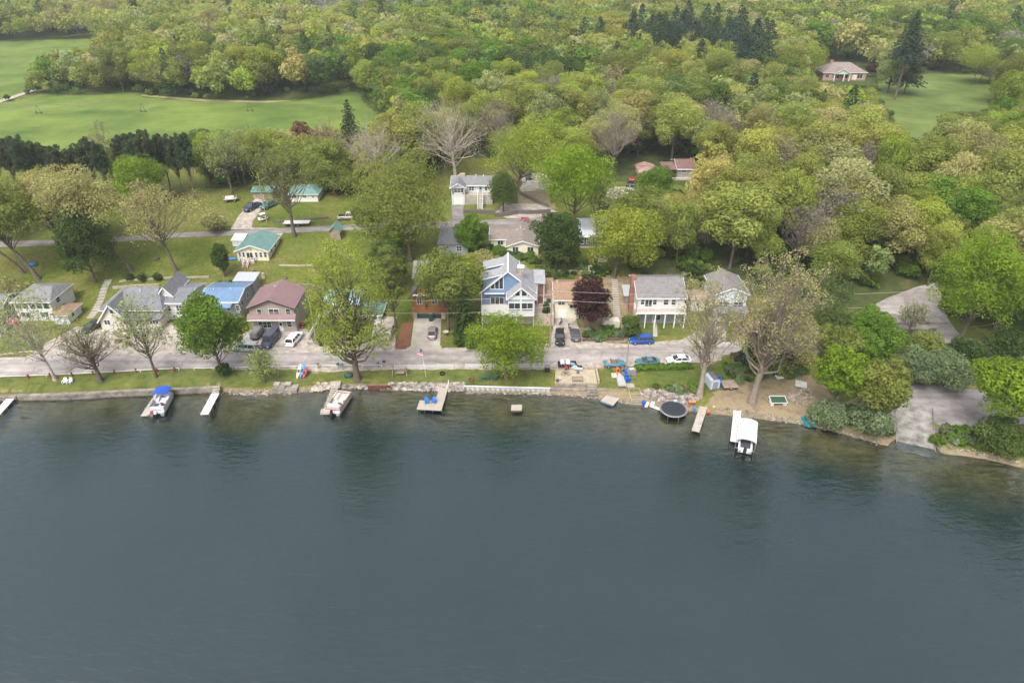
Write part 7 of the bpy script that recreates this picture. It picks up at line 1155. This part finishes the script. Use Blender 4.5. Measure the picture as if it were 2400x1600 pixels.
hero('round_tree', 1186, 890, 735, 1100, 1277, 'maple', 'lime', 'round lime green tree in front of the tall blue house', leaves=.85, cb=.1, tr=.35, warm=.12, size=.85)
hero('dying_cottonwood', 1640, 928, 612, 1545, 1715, 'sparse', 'bud', 'tall half dead cottonwood with pale trunk and few tan leaves at the stony shore', tr=.55, leaves=1.5, cb=.2, bark=mat('dead_bark', (.25, .21, .17), .9, .3, 1.5))
hero('budding_cottonwood', 1762, 944, 566, 1668, 1900, 'bud', 'bud', 'huge budding cottonwood with tan new leaves standing over the junk pile', tr=.7, leaves=1.15, cb=.2, bark=mat('tan_bark', (.19, .155, .125), .9, .3, 2))
hero('shore_tree', 1940, 975, 812, 1893, 2000, 'oak', 'lime', 'bright green young tree on the bank behind the teal pedal boat', leaves=.7, tr=.2)
hero('shore_tree', 2035, 1000, 835, 1985, 2095, 'oak', 'olive', 'olive brown tree leaning over the bank beside the boat ramp', leaves=1., tr=.22, warm=.12, cb=.1)
hero('shore_bush', 1935, 998, 945, 1895, 1975, 'shrub', 'sage', 'grey green bush at the waterline behind the teal pedal boat', cat='bush'); hero('shore_bush', 2045, 1016, 955, 1992, 2085, 'shrub', 'sage', 'wide green bush at the waterline beside the boat ramp', cat='bush')
hero('shore_tree', 2352, 1030, 838, 2230, 2400, 'oak', 'lime', 'loose lime green tree at the lake side of the parking area', leaves=1.3, tr=.25); hero('shore_bush', 2325, 1050, 985, 2275, 2375, 'shrub', 'mid', 'green bush beside the black two panel sign', cat='bush'); hero('shore_tree', 2420, 1060, 800, 2375, 2520, 'maple', 'fresh', 'green tree cut by the picture edge at the end of the shore', leaves=.8)
for i, (l, r, t, bb, tn, lab) in enumerate(((2090, 2180, 815, 902, 'sage', 'silvery green shrub at the lake end of the shrub island'), (2150, 2255, 825, 908, 'sage', 'dark green spreading shrub on the parking side of the shrub island'), (2015, 2110, 745, 850, 'fresh', 'yellow green tall shrub beside the park signboard'), (1985, 2050, 770, 870, 'fresh', 'green shrub mass at the road side of the island'), (2200, 2290, 790, 870, 'deep', 'dark shrub by the bend of the park lane'), (2300, 2400, 775, 850, 'deep', 'dark bush beyond the park lane under the big bright maple'), (2110, 2200, 780, 860, 'olive', 'brownish low shrub behind the silvery shrub'))):
    hero('island_shrub', (l+r)/2, bb, t, l, r, 'shrub', tn, lab, cat='shrub', leaves=1.2)
hero('thin_tree', 2125, 790, 705, 2090, 2160, 'bare', 'pale', 'thin pale twiggy tree behind the park signboard', leaves=3, tr=.12)
hero('maple_tree', 2247, 808, 535, 2150, 2350, 'maple', 'lime', 'big bright green maple beside the park road', leaves=1.3, tr=.4, cb=.12, size=.9); hero('oak_tree', 2395, 800, 590, 2330, 2480, 'oak', 'tan', 'pale flowering oak cut by the picture edge beyond the park lane', leaves=1.0)
hero('maple_tree', 2330, 770, 640, 2290, 2400, 'maple', 'mid', 'mid green tree just behind the big bright maple', leaves=.9)
hero('spruce_tree', 1752, 850, 772, 1722, 1785, 'conifer', 'blue', 'small blue green spruce behind the huge budding cottonwood', leaves=.6); hero('roadside_bush', 1800, 868, 790, 1745, 1860, 'shrub', 'olive', 'olive bush under the huge budding cottonwood by the road', cat='bush'); hero('budding_tree', 1845, 885, 745, 1790, 1910, 'bud', 'bud', 'smaller tan budding tree beside the huge cottonwood', leaves=.6)
for bx, by, ty, l, r, kd, tn, lab in ((1940, 820, 700, 1890, 1990, 'willow', 'mid', 'soft drooping green tree behind the bright shore tree'), (1960, 850, 770, 1910, 2010, 'oak', 'olive', 'low olive tree beside the road at the wooded bend'), (2010, 830, 720, 1970, 2075, 'maple', 'fresh', 'yellow green tree at the inside of the road bend'), (1905, 770, 620, 1850, 1985, 'willow', 'mid', 'feathery green tree leaning over the road bend')):
    hero('roadside_tree', bx, by, ty, l, r, kd, tn, lab, leaves=1.2)
# among the houses
hero('spruce_tree', 1092, 803, 660, 1062, 1128, 'conifer', 'deep', 'full green spruce between the chalet drive and the blue house', leaves=1.2, cb=.02)
hero('oak_tree', 1050, 775, 592, 985, 1133, 'oak', 'olive', 'olive green oak in front of the log chalet', leaves=1.25, tr=.3); hero('oak_tree', 1062, 772, 610, 1030, 1140, 'oak', 'yellow', 'yellow green oak crowding the side of the blue house', leaves=1.0, tr=.28, depth_off=2); hero('slim_tree', 928, 768, 560, 890, 965, 'cotton', 'olive', 'slim dark trunked tree between the gravel drive and the log chalet', leaves=.6, tr=.3); hero('roadside_bush', 1110, 812, 775, 1085, 1135, 'shrub', 'fresh', 'green bush at the foot of the spruce', cat='bush', leaves=.6)
hero('red_maple', 1383, 772, 648, 1335, 1428, 'maple', 'purple', 'dark purple leaved maple before the brown roofed house', leaves=.9, size=.85, cb=.08, tr=.25, warm=.12)
hero('oak_tree', 1440, 650, 482, 1385, 1548, 'oak', 'yellow', 'tall yellow gold oak behind the red maple', leaves=1.5, warm=.12, cb=.12, tr=.35); hero('maple_tree', 1302, 640, 482, 1248, 1362, 'maple', 'deep', 'dark green leafy tree between the ranch house and the navy house', leaves=1.1, cb=.05); hero('oak_tree', 1345, 560, 338, 1255, 1427, 'oak', 'lime', 'towering lime green oak rising behind the ranch house', leaves=1.3, tr=.5, cb=.35)
hero('oak_tree', 1475, 590, 440, 1440, 1570, 'oak', 'olive', 'olive oak crowding the yellow gold oak', leaves=1.2); hero('oak_tree', 1395, 570, 400, 1370, 1440, 'sparse', 'pale', 'thin pale leaved tree before the white metal roof', leaves=1.0)
hero('oak_tree', 962, 610, 364, 815, 1066, 'oak', 'olive', 'broad olive brown oak towering above the log chalet', leaves=1.9, tr=.6, cb=.14, warm=.12); hero('oak_tree', 872, 552, 480, 828, 905, 'oak', 'mid', 'green tree in front of the broad olive oak by the upper road', leaves=.8); hero('bush_tree', 940, 600, 520, 895, 980, 'maple', 'fresh', 'green thicket tree at the foot of the broad olive oak', leaves=.8); hero('bush_tree', 905, 690, 560, 870, 965, 'maple', 'mid', 'dark leafy thicket tree beside the chalet roof', leaves=.8)
hero('bush_tree', 1106, 592, 502, 1066, 1143, 'maple', 'fresh', 'bright yellow green bushy tree beside the grey roofed house', leaves=.7, cb=.02); hero('column_tree', 1180, 498, 393, 1150, 1208, 'column', 'mid', 'tall green column shaped tree at the corner of the hill house', leaves=.9); hero('oak_tree', 1208, 475, 283, 1150, 1330, 'oak', 'yellow', 'dark trunked yellow oak on the gravel bank above the upper road', leaves=1.2, tr=.55, cb=.32)
hero('round_bush', 1096, 471, 448, 1087, 1107, 'shrub', 'mid', 'round bush beside the hill house garage', cat='bush', leaves=.25, size=.7)
hero('bush_tree', 1135, 655, 600, 1085, 1180, 'oak', 'tan', 'pale flowering tree beside the dormers of the blue house', leaves=.7); hero('garden_bush', 1280, 668, 628, 1258, 1305, 'shrub', 'mid', 'green bush behind the brown roofed house', cat='bush', leaves=.5); hero('garden_bush', 1475, 790, 738, 1452, 1500, 'shrub', 'mid', 'overgrown green bush beside the balcony house', cat='bush', leaves=.7); hero('garden_bush', 1170, 604, 580, 1150, 1192, 'shrub', 'fresh', 'round green bush before the ranch house', cat='bush', leaves=.4, size=.7)
hedge('long trimmed hedge before the parked coupe and white sedan', (1488, 868), (1622, 862), 1.0, 1.3, 'fresh')
hero('cedar_bush', 1279, 758, 700, 1271, 1288, 'column', 'deep', 'narrow green cedar beside the blue house', cat='bush', leaves=.3, size=.6)
hero('oak_tree', 415, 637, 418, 298, 500, 'sparse', 'tan', 'open branched oak with tan leaves and forked dark trunk on the lawn', leaves=2.6, tr=.42, cb=.35, warm=.12, lean=-20); hero('oak_tree', 690, 555, 315, 602, 768, 'sparse', 'olive', 'very tall sparse oak with split trunk beside the upper road', leaves=2.0, tr=.5, cb=.3)
hero('oak_tree', 310, 635, 405, 125, 285, 'oak', 'tan', 'tan oak with long trunk leaning over the dark green tree', leaves=1.3, tr=.38, cb=.5, lean=-60); hero('oak_tree', 92, 655, 418, -20, 130, 'oak', 'olive', 'olive oak with curved dark trunk beside the blue tarp', leaves=1.3, tr=.5, cb=.42, lean=-50); hero('oak_tree', 58, 640, 450, -90, 60, 'oak', 'yellow', 'yellow oak leaning out of the picture edge behind the blue tarp', leaves=1.1, tr=.3, cb=.45, lean=-50); hero('oak_tree', 157, 607, 398, 72, 232, 'oak', 'tan', 'broad gold oak with straight dark trunk behind the dark green tree', leaves=1.4, tr=.38, cb=.4, warm=.12)
hero('linden_tree', 225, 662, 468, 158, 292, 'maple', 'deep', 'dark green drooping tree on the lawn above the white house', leaves=1.1, cb=.02, tr=.3, warm=.12); hero('column_shrub', 527, 648, 562, 509, 546, 'column', 'deep', 'dark green column shrub before the green roofed cottage', cat='shrub', leaves=.8, size=.8)
for p, lab in ((305, 'round clipped bush nearest the stone steps on the rubble wall'), (335, 'round clipped bush in the middle of the rubble wall'), (371, 'round clipped bush farthest from the stone steps on the rubble wall')): hero('round_bush', p, 657, 641, p - 11, p + 11, 'shrub', 'deep', lab, cat='bush', leaves=.3, size=.6, group='round bushes on the rubble wall')
hero('shrub_tree', 75, 705, 655, -10, 70, 'sparse', 'tan', 'pink grey blossoming shrub beside the white house', leaves=1.0, tr=.08); hero('fruit_tree', 503, 545, 505, 478, 528, 'oak', 'tan', 'small tan fruit tree by the camper trailer', leaves=.4)
hero('maple_tree', 338, 478, 362, 282, 410, 'maple', 'lime', 'round lime green maple before the dark pines', leaves=.8); hero('sparse_tree', 545, 455, 300, 490, 600, 'sparse', 'pale', 'pale feathery tree between the dark pines and the open shed', leaves=2.5); hero('sparse_tree', 625, 430, 290, 575, 665, 'sparse', 'yellow', 'tall thin yellow tree behind the open shed', leaves=2.2)
hero('sparse_tree', 770, 420, 270, 735, 815, 'bare', 'rust', 'thin rust coloured bare tree beside the lone spruce', leaves=5); hero('red_tree', 715, 380, 285, 690, 745, 'oak', 'red', 'small dull red tree at the field edge', leaves=.6); hero('bush_tree', 790, 455, 395, 745, 845, 'oak', 'olive', 'olive thicket tree beside the white cabin', leaves=.9); hero('bush_tree', 660, 425, 330, 640, 730, 'oak', 'yellow', 'yellow olive thicket tree behind the white cabin', leaves=1.)
for bx, by, ty, l, r, kd, tn, lab in ((492, 440, 300, 470, 530, 'sparse', 'yellow', 'feathery yellow tree at the end of the dark pine row'), (520, 425, 302, 495, 560, 'sparse', 'pale', 'pale feathery tree just past the dark pine row'), (575, 435, 318, 545, 612, 'bare', 'rust', 'rust tinted twiggy tree behind the broken wagon'), (600, 420, 290, 572, 640, 'sparse', 'pale', 'tall pale sapling against the green field'), (655, 408, 300, 625, 690, 'sparse', 'yellow', 'yellow feathery tree against the green field'),
    (745, 410, 292, 722, 775, 'bare', 'tan', 'thin grey twigged tree beside the dull red tree'), (272, 440, 272, 238, 302, 'bare', 'rust', 'thin rust bare tree between the two groups of dark pines'), (292, 445, 308, 270, 322, 'sparse', 'pale', 'pale thin tree between the two groups of dark pines'), (700, 405, 345, 672, 735, 'oak', 'olive', 'round olive tree behind the tall sparse oak'), (800, 440, 378, 770, 835, 'oak', 'tan', 'tan bushy tree beside the first white sycamore'), (20, 560, 420, -60, 70, 'oak', 'gold', 'gold oak behind the curved olive oak at the picture edge'), (205, 560, 415, 160, 262, 'oak', 'tan', 'tan oak behind the straight trunked gold oak'), (120, 470, 392, 75, 165, 'oak', 'gold', 'gold oak just before the dark pine row')):
    hero('edge_tree', bx, by, ty, l - 6, r + 6, 'cotton' if kd == 'sparse' else kd, tn, lab, leaves=(.8 if kd == 'sparse' else (5 if kd == 'bare' else .9)), tr=.2, cb=.1)
hero('spruce_tree', 832, 398, 236, 782, 878, 'conifer', 'pine', 'lone dark ragged spruce in front of the green field', leaves=1.0, cb=.2)
hero('sycamore_tree', 890, 440, 276, 800, 968, 'bare', 'tan', 'bare white branched sycamore above the broad olive oak', bark=BARK_PALE, tr=.5, leaves=5, cb=.1); hero('sycamore_tree', 1068, 420, 220, 945, 1152, 'bare', 'tan', 'largest bare white branched sycamore behind the hill house', bark=BARK_PALE, tr=.6, leaves=7, cb=.1); hero('bare_tree', 1432, 415, 240, 1360, 1515, 'bare', 'grey', 'tall purple grey bare tree before the wooded hill', bark=BARK_GREY, leaves=2, tr=.45); hero('pine_tree', 945, 385, 258, 900, 990, 'pine', 'pine', 'dark pine mass between the two white sycamores', leaves=1.)
hero('bare_tree', 1170, 380, 218, 1120, 1215, 'bare', 'rust', 'pinkish bare tree beside the largest sycamore', bark=BARK_GREY, leaves=3); hero('bare_tree', 1200, 400, 300, 1150, 1235, 'bare', 'grey', 'low purple grey bare tree behind the gravel bank oak', bark=BARK_GREY, leaves=2)
hero('birch_shrub', 1520, 470, 392, 1495, 1580, 'maple', 'fresh', 'bright green tree before the rusty shed', leaves=.7); hero('bush_tree', 1350, 420, 385, 1425, 1440, 'shrub', 'mid', 'small dark bush in the rough grass behind the silver sedan', cat='bush', leaves=.3)
hero('white_pine', 2096, 235, 26, 2052, 2142, 'conifer', 'blue', 'tallest dark blue pine rising above the meadow', leaves=1.6, cb=.5); hero('white_pine', 2118, 222, 95, 2088, 2166, 'conifer', 'pine', 'broad dark pine standing over the meadow beside the tallest pine', leaves=1.6, cb=.25); hero('willow_tree', 2080, 218, 92, 2046, 2110, 'oak', 'pale', 'pale grey green willow beside the tall pines', leaves=1.3, cb=.03); hero('red_tree', 2040, 182, 150, 2029, 2055, 'oak', 'purple', 'small dark red tree beside the brick house', leaves=.4)
for i, (bx, by, ty, l, r, tn, lab) in enumerate(((2278, 200, 105, 2240, 2318, 'yellow', 'yellow green tree on the meadow nearest the tall pines'), (2294, 195, 118, 2270, 2340, 'tan', 'tan tree on the meadow beside the yellow green one'), (2313, 198, 150, 2295, 2345, 'grey', 'bare grey tree on the meadow'), (2340, 203, 95, 2325, 2400, 'mid', 'green tree at the far corner of the meadow'))): hero('meadow_tree', bx, by, ty, l, r, 'oak', tn, lab, leaves=.7, tr=.2)
hero('round_tree', 1868, 185, 93, 1810, 1928, 'maple', 'yellow', 'wide round golden green tree beside the brick house', leaves=1.2, cb=.05)
for i, (bx, ty, hw) in enumerate(((15, 306, 30), (48, 312, 26), (85, 308, 28), (112, 318, 22), (136, 328, 22), (162, 332, 26), (190, 338, 18), (232, 312, 34), (262, 322, 20), (318, 300, 28), (346, 296, 26), (374, 294, 26), (402, 300, 26), (430, 302, 24), (458, 300, 26))):
    if i < 3: m_ = tree_meshes('row_pine', 400 + i, 16, 3.6, 'pine', (0, 0), .25, leaves=1.2)
    PM = globals().setdefault('PINES', []); (PM.append(m_) if i < 3 else None); by = 448 + (i % 3)*9; p = G(bx, by); H = zat(ty, p.y) - p.z; R = hw/scale_at(p.y, 18)
    plant_tree('pine_tree', PM[i % 3], p, (TONES['pine'][0]*(1 + .15*(i % 2)), TONES['pine'][1], TONES['pine'][2]), 'dark pine in the row along the field, %s from the lone bare birch end' % NUM[i] if False else 'dark rounded pine in the row before the field, %s from the picture edge' % NUM[i], 'tree', 'dark pines in the row before the field', rz=i*1.3, sc=(R/3.6, R/3.6, H/16))

# ------------------------------------------------------------------ the wood
VAR = {'oak': [tree_meshes('oak', 500 + i, 18, 6.2, 'oak', (0, 0), .3, leaves=1.3, size=.92, cb=.2) for i in range(5)], 'maple': [tree_meshes('maple', 520 + i, 18, 5.4, 'maple', (0, 0), .3, leaves=.85, size=.95) for i in range(3)],
       'bare': [tree_meshes('bare', 530 + i, 18, 5.2, 'bare', (0, 0), .28, leaves=6, size=1.0, bark=BARK_GREY) for i in range(2)], 'sparse': [tree_meshes('sparse', 540 + i, 18, 5.5, 'sparse', (0, 0), .28, leaves=2., size=1.15) for i in range(3)], 'pine': [conifer_meshes('wood_pine', 550 + i, 20, 4.0, 15, 3200) for i in range(2)]}
PINE_AREA = [(1450, 165), (1490, 118), (1570, 125), (1720, 130), (1800, 172), (1822, 232), (1760, 240), (1690, 195), (1600, 172), (1500, 178)]
KEEP = [[(-100, 262), (0, 243), (70, 228), (95, 226), (330, 226), (480, 240), (838, 216), (880, 268), (850, 300), (-100, 300)], [(-100, 100), (0, 100), (205, 91), (222, 112), (150, 114), (75, 120), (50, 195), (0, 234), (-100, 240)], CLEARING, [(1912, 140), (2040, 140), (2045, 196), (1912, 193)], [(1448, 372), (1640, 368), (1632, 432), (1535, 440), (1500, 472), (1445, 470)], [(1055, 405), (1155, 405), (1155, 485), (1055, 485)], [(1090, 372), (1145, 372), (1145, 405), (1090, 405)], [(1225, 400), (1290, 400), (1290, 450), (1225, 450)],
        [(1480, 650), (1600, 650), (1600, 760), (1480, 760)], [(1612, 660), (1745, 655), (1745, 760), (1612, 760)], [(1920, 700), (2170, 660), (2220, 740), (1990, 770)]]
def tone_at(rs, x, y, px, py):
    """which kind and colour grows here: broad patches of gold oak, green maple and grey bare crowns"""
    a = sin(x*.021 + 1.3*sin(y*.013)) + sin(y*.031 + x*.011 + 2) + rs.normal(0, .85) + .45
    if inside(PINE_AREA, px, py) and rs.rand() < .93: return 'pine', 'blue' if rs.rand() < .5 else 'pine'
    if 720 < px < 930 and py < 90 and rs.rand() < .5: return 'bare', 'grey'
    u = rs.rand()
    if u < .03: return 'pine', 'pine'
    if u < .075: return 'bare', ('grey' if rs.rand() < .6 else 'tan')
    if a > .9: return ('oak', 'tan') if u < .28 else ('oak', 'gold')
    if a > -.3: return ('oak', 'gold') if u < .35 else (('oak', 'olive') if u < .7 else (('oak', 'yellow') if u < .88 else ('sparse', 'pale')))
    if a > -1.3: return ('maple', 'mid') if u < .3 else (('oak', 'olive') if u < .6 else (('maple', 'fresh') if u < .8 else ('oak', 'yellow')))
    return ('maple', 'mid') if u < .45 else (('maple', 'fresh') if u < .8 else ('maple', 'deep'))
def covers(px, py_top, py_bot, hw):
    for poly in KEEP:
        for fx, fy in ((0, .04), (-.75, .25), (.75, .25), (-.9, .5), (.9, .5), (0, .5), (-.5, .8), (.5, .8), (0, 1.)):
            if inside(poly, px + fx*hw, py_top + (py_bot - py_top)*fy): return True
    return False
rs = np.random.RandomState(77); cand = []; y = 128.
while y < 1750:
    st = 7.2 if y < 420 else (9.0 if y < 700 else (10.5 if y < 1100 else 15)); x0, x1 = -1.0*y - 60, 1.0*y + 60; x = x0
    while x < x1:
        X, Y = x + rs.uniform(-.38, .38)*st, y + rs.uniform(-.38, .38)*st; x += st; Z = h(X, Y); px, py = proj(X, Y, Z)
        if not -480 < px < 2880 or not in_woods(px, py, Y): continue
        H = rs.uniform(12.5, 21.5)*(1.0 if rs.rand() > .15 else .62); R = H*rs.uniform(.25, .44)*(1.28 if Y > 420 else 1.06)
        kind, tone = tone_at(rs, X, Y, px, py)
        if kind == 'pine': H *= 1.3 if py < 260 and px > 1400 else 1.12; R = max(R*.72, H*.25)
        tx, ty = proj(X, Y, Z + H); s = scale_at(Y, Z + H)
        if ty > 720 or ty < -420 or tx + R*s < -330 or tx - R*s > 2730 or py < -330: continue
        if covers(tx, ty, py - .08*(py - ty), R*s): 
            for f in (.8, .62, .45):
                tx, ty = proj(X, Y, Z + H*f)
                if not covers(tx, ty, py, R*(.3 + .7*f)*s): break
            else: continue
            H, R = H*f, R*(.3 + .7*f)
        vis = ty < 640 and ty > -30 and -70 < tx < 2470
        cand.append((-(R*s) if vis else 0, X, Y, Z, H, R, kind, tone, px, py, tx, ty))
    y += st
cand.sort(key=lambda c: c[0])
N_SINGLE = 285
single, rest = cand[:N_SINGLE], cand[N_SINGLE:]
NAMES = {'oak': 'oak_tree', 'maple': 'maple_tree', 'bare': 'bare_tree', 'sparse': 'sparse_tree', 'pine': 'pine_tree'}
WORDS = {'gold': 'golden', 'tan': 'tan', 'olive': 'olive', 'yellow': 'yellow green', 'fresh': 'fresh green', 'mid': 'mid green', 'deep': 'dark green', 'grey': 'grey', 'pale': 'pale', 'pine': 'dark', 'blue': 'blue green'}
def region(px, py):
    if px > 1640 and py > 560: return 'in the wood above the road bend', 1650
    if px > 1640 and py > 430: return 'in the wood behind the grey cottage', 1650
    if px > 1990 and py > 250: return 'in the wood below the meadow', 2000
    if px > 1990: return 'in the wood past the meadow', 2000
    if px > 1500 and py > 300: return 'in the wood behind the rusty shed', 1500
    if px > 1500: return 'in the wood before the brick house', 1500
    if px > 850 and py > 290: return 'in the wood behind the hill house', 850
    if px > 850: return 'on the wooded hill beyond the sycamores', 850
    if py > 200: return 'along the green field', 0
    return 'in the wood between the two fields', 0
count = {}
for c in sorted(single, key=lambda c: c[10]):
    _, X, Y, Z, H, R, kind, tone, px, py, tx, ty = c; reg, _x = region(px, py); size = 'small' if H < 11 else ('tall' if H > 18 else 'rounded'); kn = {'oak': 'oak', 'maple': 'maple', 'bare': 'bare tree', 'sparse': 'thin tree', 'pine': 'pine'}[kind]; key = (reg, size, tone, kind); count[key] = count.get(key, 0) + 1
    lab = '%s %s %s %s' % (size, WORDS[tone], kn, reg); n = count[key]
    if n > 1: lab = '%s %s %s %s, %s from the field' % (size, WORDS[tone], kn, reg, NUM[n - 1])
    v = VAR[kind]; i = rs.randint(len(v)); H0, R0 = (20, 4.0) if kind == 'pine' else (18, {'oak': 6.2, 'maple': 5.4, 'bare': 5.2, 'sparse': 5.5}[kind]); col = np.array(TONES[tone])*rs.uniform(.78, 1.18)*np.array([rs.uniform(.9, 1.1), 1, rs.uniform(.85, 1.15)])
    plant_tree(NAMES[kind], v[i], (X, Y, Z - .1), tuple(col), lab, 'tree', 'trees of the wood', rz=rs.uniform(0, 6.28), sc=(R/R0, R/R0*rs.uniform(.9, 1.1), H/H0))
def far_wood(items, name, label):
    """everything deeper in the wood, one mass of leaf faces and trunks"""
    V, F, T, k = [], [], [], 0; TV, TF, tk = [], [], 0
    for _, X, Y, Z, H, R, kind, tone, px, py, tx, ty in items:
        s = scale_at(Y, Z + H); n = int(min(1100, max(90, 15*(R*s)**1.12))); ls = max(.36, R*.092*(1 + 3/(R*s)))*(1.0 if s > 2.2 else 1.2)
        if ty > 640 or ty < -30 or tx + R*s*1.3 < -5 or tx - R*s*1.3 > 2405: n = n//3; ls *= 1.8
        if kind == 'bare': n = n//2; ls *= .6
        if kind == 'pine': t = rs.uniform(0, 1, n)**1.4; z = H*(.12 + .86*t); q = R*(1 - t)**.62*rs.uniform(.35, 1.05, n) + .15; a = rs.uniform(0, 6.28, n); q *= 1 + .25*np.sin(a*5 + z*1.7); P = np.stack([q*np.cos(a), q*np.sin(a), z - .2*q], 1); D = np.stack([np.cos(a)*.5, np.sin(a)*.5, np.ones(n)], 1); shade = np.ones(n)
        else:
            nc = 13; cl = crown_clumps(rs, kind, H, R, (0, 0), nc, .18, .15); ci = rs.randint(0, nc, n); D = sphere_dirs(rs, n, .5); P = cl[ci] + D*np.array([1, 1, .85])*(R*.40*rs.uniform(.7, 1.08, n))[:, None]; P[:, 2] = np.maximum(P[:, 2], .3); shade = rs.uniform(.84, 1.16, nc)[ci]
        LV, LF = leaf_quads(rs, P, D.copy(), ls); LV[:, 0] += X; LV[:, 1] += Y; LV[:, 2] += Z; V.append(LV); F.append(LF + k); k += len(LV)
        col = np.array(TONES[tone])*rs.uniform(.78, 1.18)*np.array([rs.uniform(.9, 1.1), 1, rs.uniform(.85, 1.15)]); T.append(col[None]*(shade*rs.uniform(.88, 1.12, n))[:, None])
    me = mesh_from(name, np.concatenate(V), [np.concatenate(F)], LEAF, np.concatenate(T)); o = link(bpy.data.objects.new(name, me)); o.color = (1, 1, 1, 1); tag(o, label, 'wood', kind='stuff'); return o
far_wood(rest, 'woods', 'unbroken spring wood of mixed crowns running to the top of the picture')
# low growth along the wood's edge and on the rough slopes
under = []
for _ in range(5200):
    Y = 125 + 320*rs.rand()**1.3; X = rs.uniform(-1, 1)*(.95*Y + 20); Z = h(X, Y); px, py = proj(X, Y, Z)
    if not -40 < px < 2440 or not in_woods(px, py, Y): continue
    H = rs.uniform(1.2, 4.2); tx, ty = proj(X, Y, Z + H); s = scale_at(Y, Z)
    if covers(px, ty, py, 1.2*s): continue
    under.append((0, X, Y, Z - .2, H, H*rs.uniform(.5, .8), 'oak', rs.choice(['mid', 'deep', 'fresh', 'olive']), px, py, tx, ty))
far_wood(under, 'undergrowth', 'low green undergrowth filling the wood edge and slopes')
weeds = []
for poly, n in ((((1366, 800), (1370, 770), (1475, 772), (1475, 797)), 26), (((1255, 640), (1290, 610), (1380, 615), (1450, 640), (1440, 655), (1300, 660)), 90), (((460, 690), (560, 655), (600, 640), (590, 662), (500, 680)), 40), (((1060, 800), (1062, 770), (1130, 800), (1128, 815)), 40), (((1125, 610), (1130, 580), (1260, 600), (1265, 620), (1150, 630)), 70), (((2185, 1020), (2280, 1012), (2400, 1030), (2400, 1075), (2290, 1050), (2190, 1040)), 90), (((1900, 960), (1990, 960), (2090, 1010), (2080, 1035), (1960, 995)), 70), (((1690, 860), (1850, 845), (1900, 880), (1720, 900)), 60), (((1500, 650), (1660, 650), (1660, 700), (1600, 720), (1600, 660), (1500, 660)), 80), (((1520, 908), (1640, 912), (1640, 922), (1520, 918)), 9)):
    P2 = [(p.x, p.y) for p in (G(*q) for q in poly)]; xs, ys = [p[0] for p in P2], [p[1] for p in P2]
    for _ in range(n):
        X, Y = rs.uniform(min(xs), max(xs)), rs.uniform(min(ys), max(ys))
        if inside(P2, X, Y): H = rs.uniform(.4, 1.3); Z = h(X, Y); px, py = proj(X, Y, Z); weeds.append((0, X, Y, Z - .1, H, H*.9, 'oak', rs.choice(['mid', 'fresh', 'deep', 'sage']), px, py, px, 600))
far_wood(weeds, 'weeds', 'rough weeds and seedlings on the banks between the lots')
# ------------------------------------------------------------------ the air
hz = MB().box(-2000, 2000, -25, 2600, -16, 76).build('haze', None) if False else None
m = bpy.data.materials.new('haze_air'); m.use_nodes = True; n = m.node_tree; n.nodes.clear(); pv_ = n.nodes.new('ShaderNodeVolumePrincipled'); o_ = n.nodes.new('ShaderNodeOutputMaterial')
pv_.inputs['Color'].default_value = (.82, .88, .95, 1); pv_.inputs['Density'].default_value = .00017; pv_.inputs['Anisotropy'].default_value = .2; n.links.new(pv_.outputs[0], o_.inputs['Volume'])
tag(MB().box(-2700, 2700, -35, 3300, -16, 78).build('haze', m), kind='stuff')
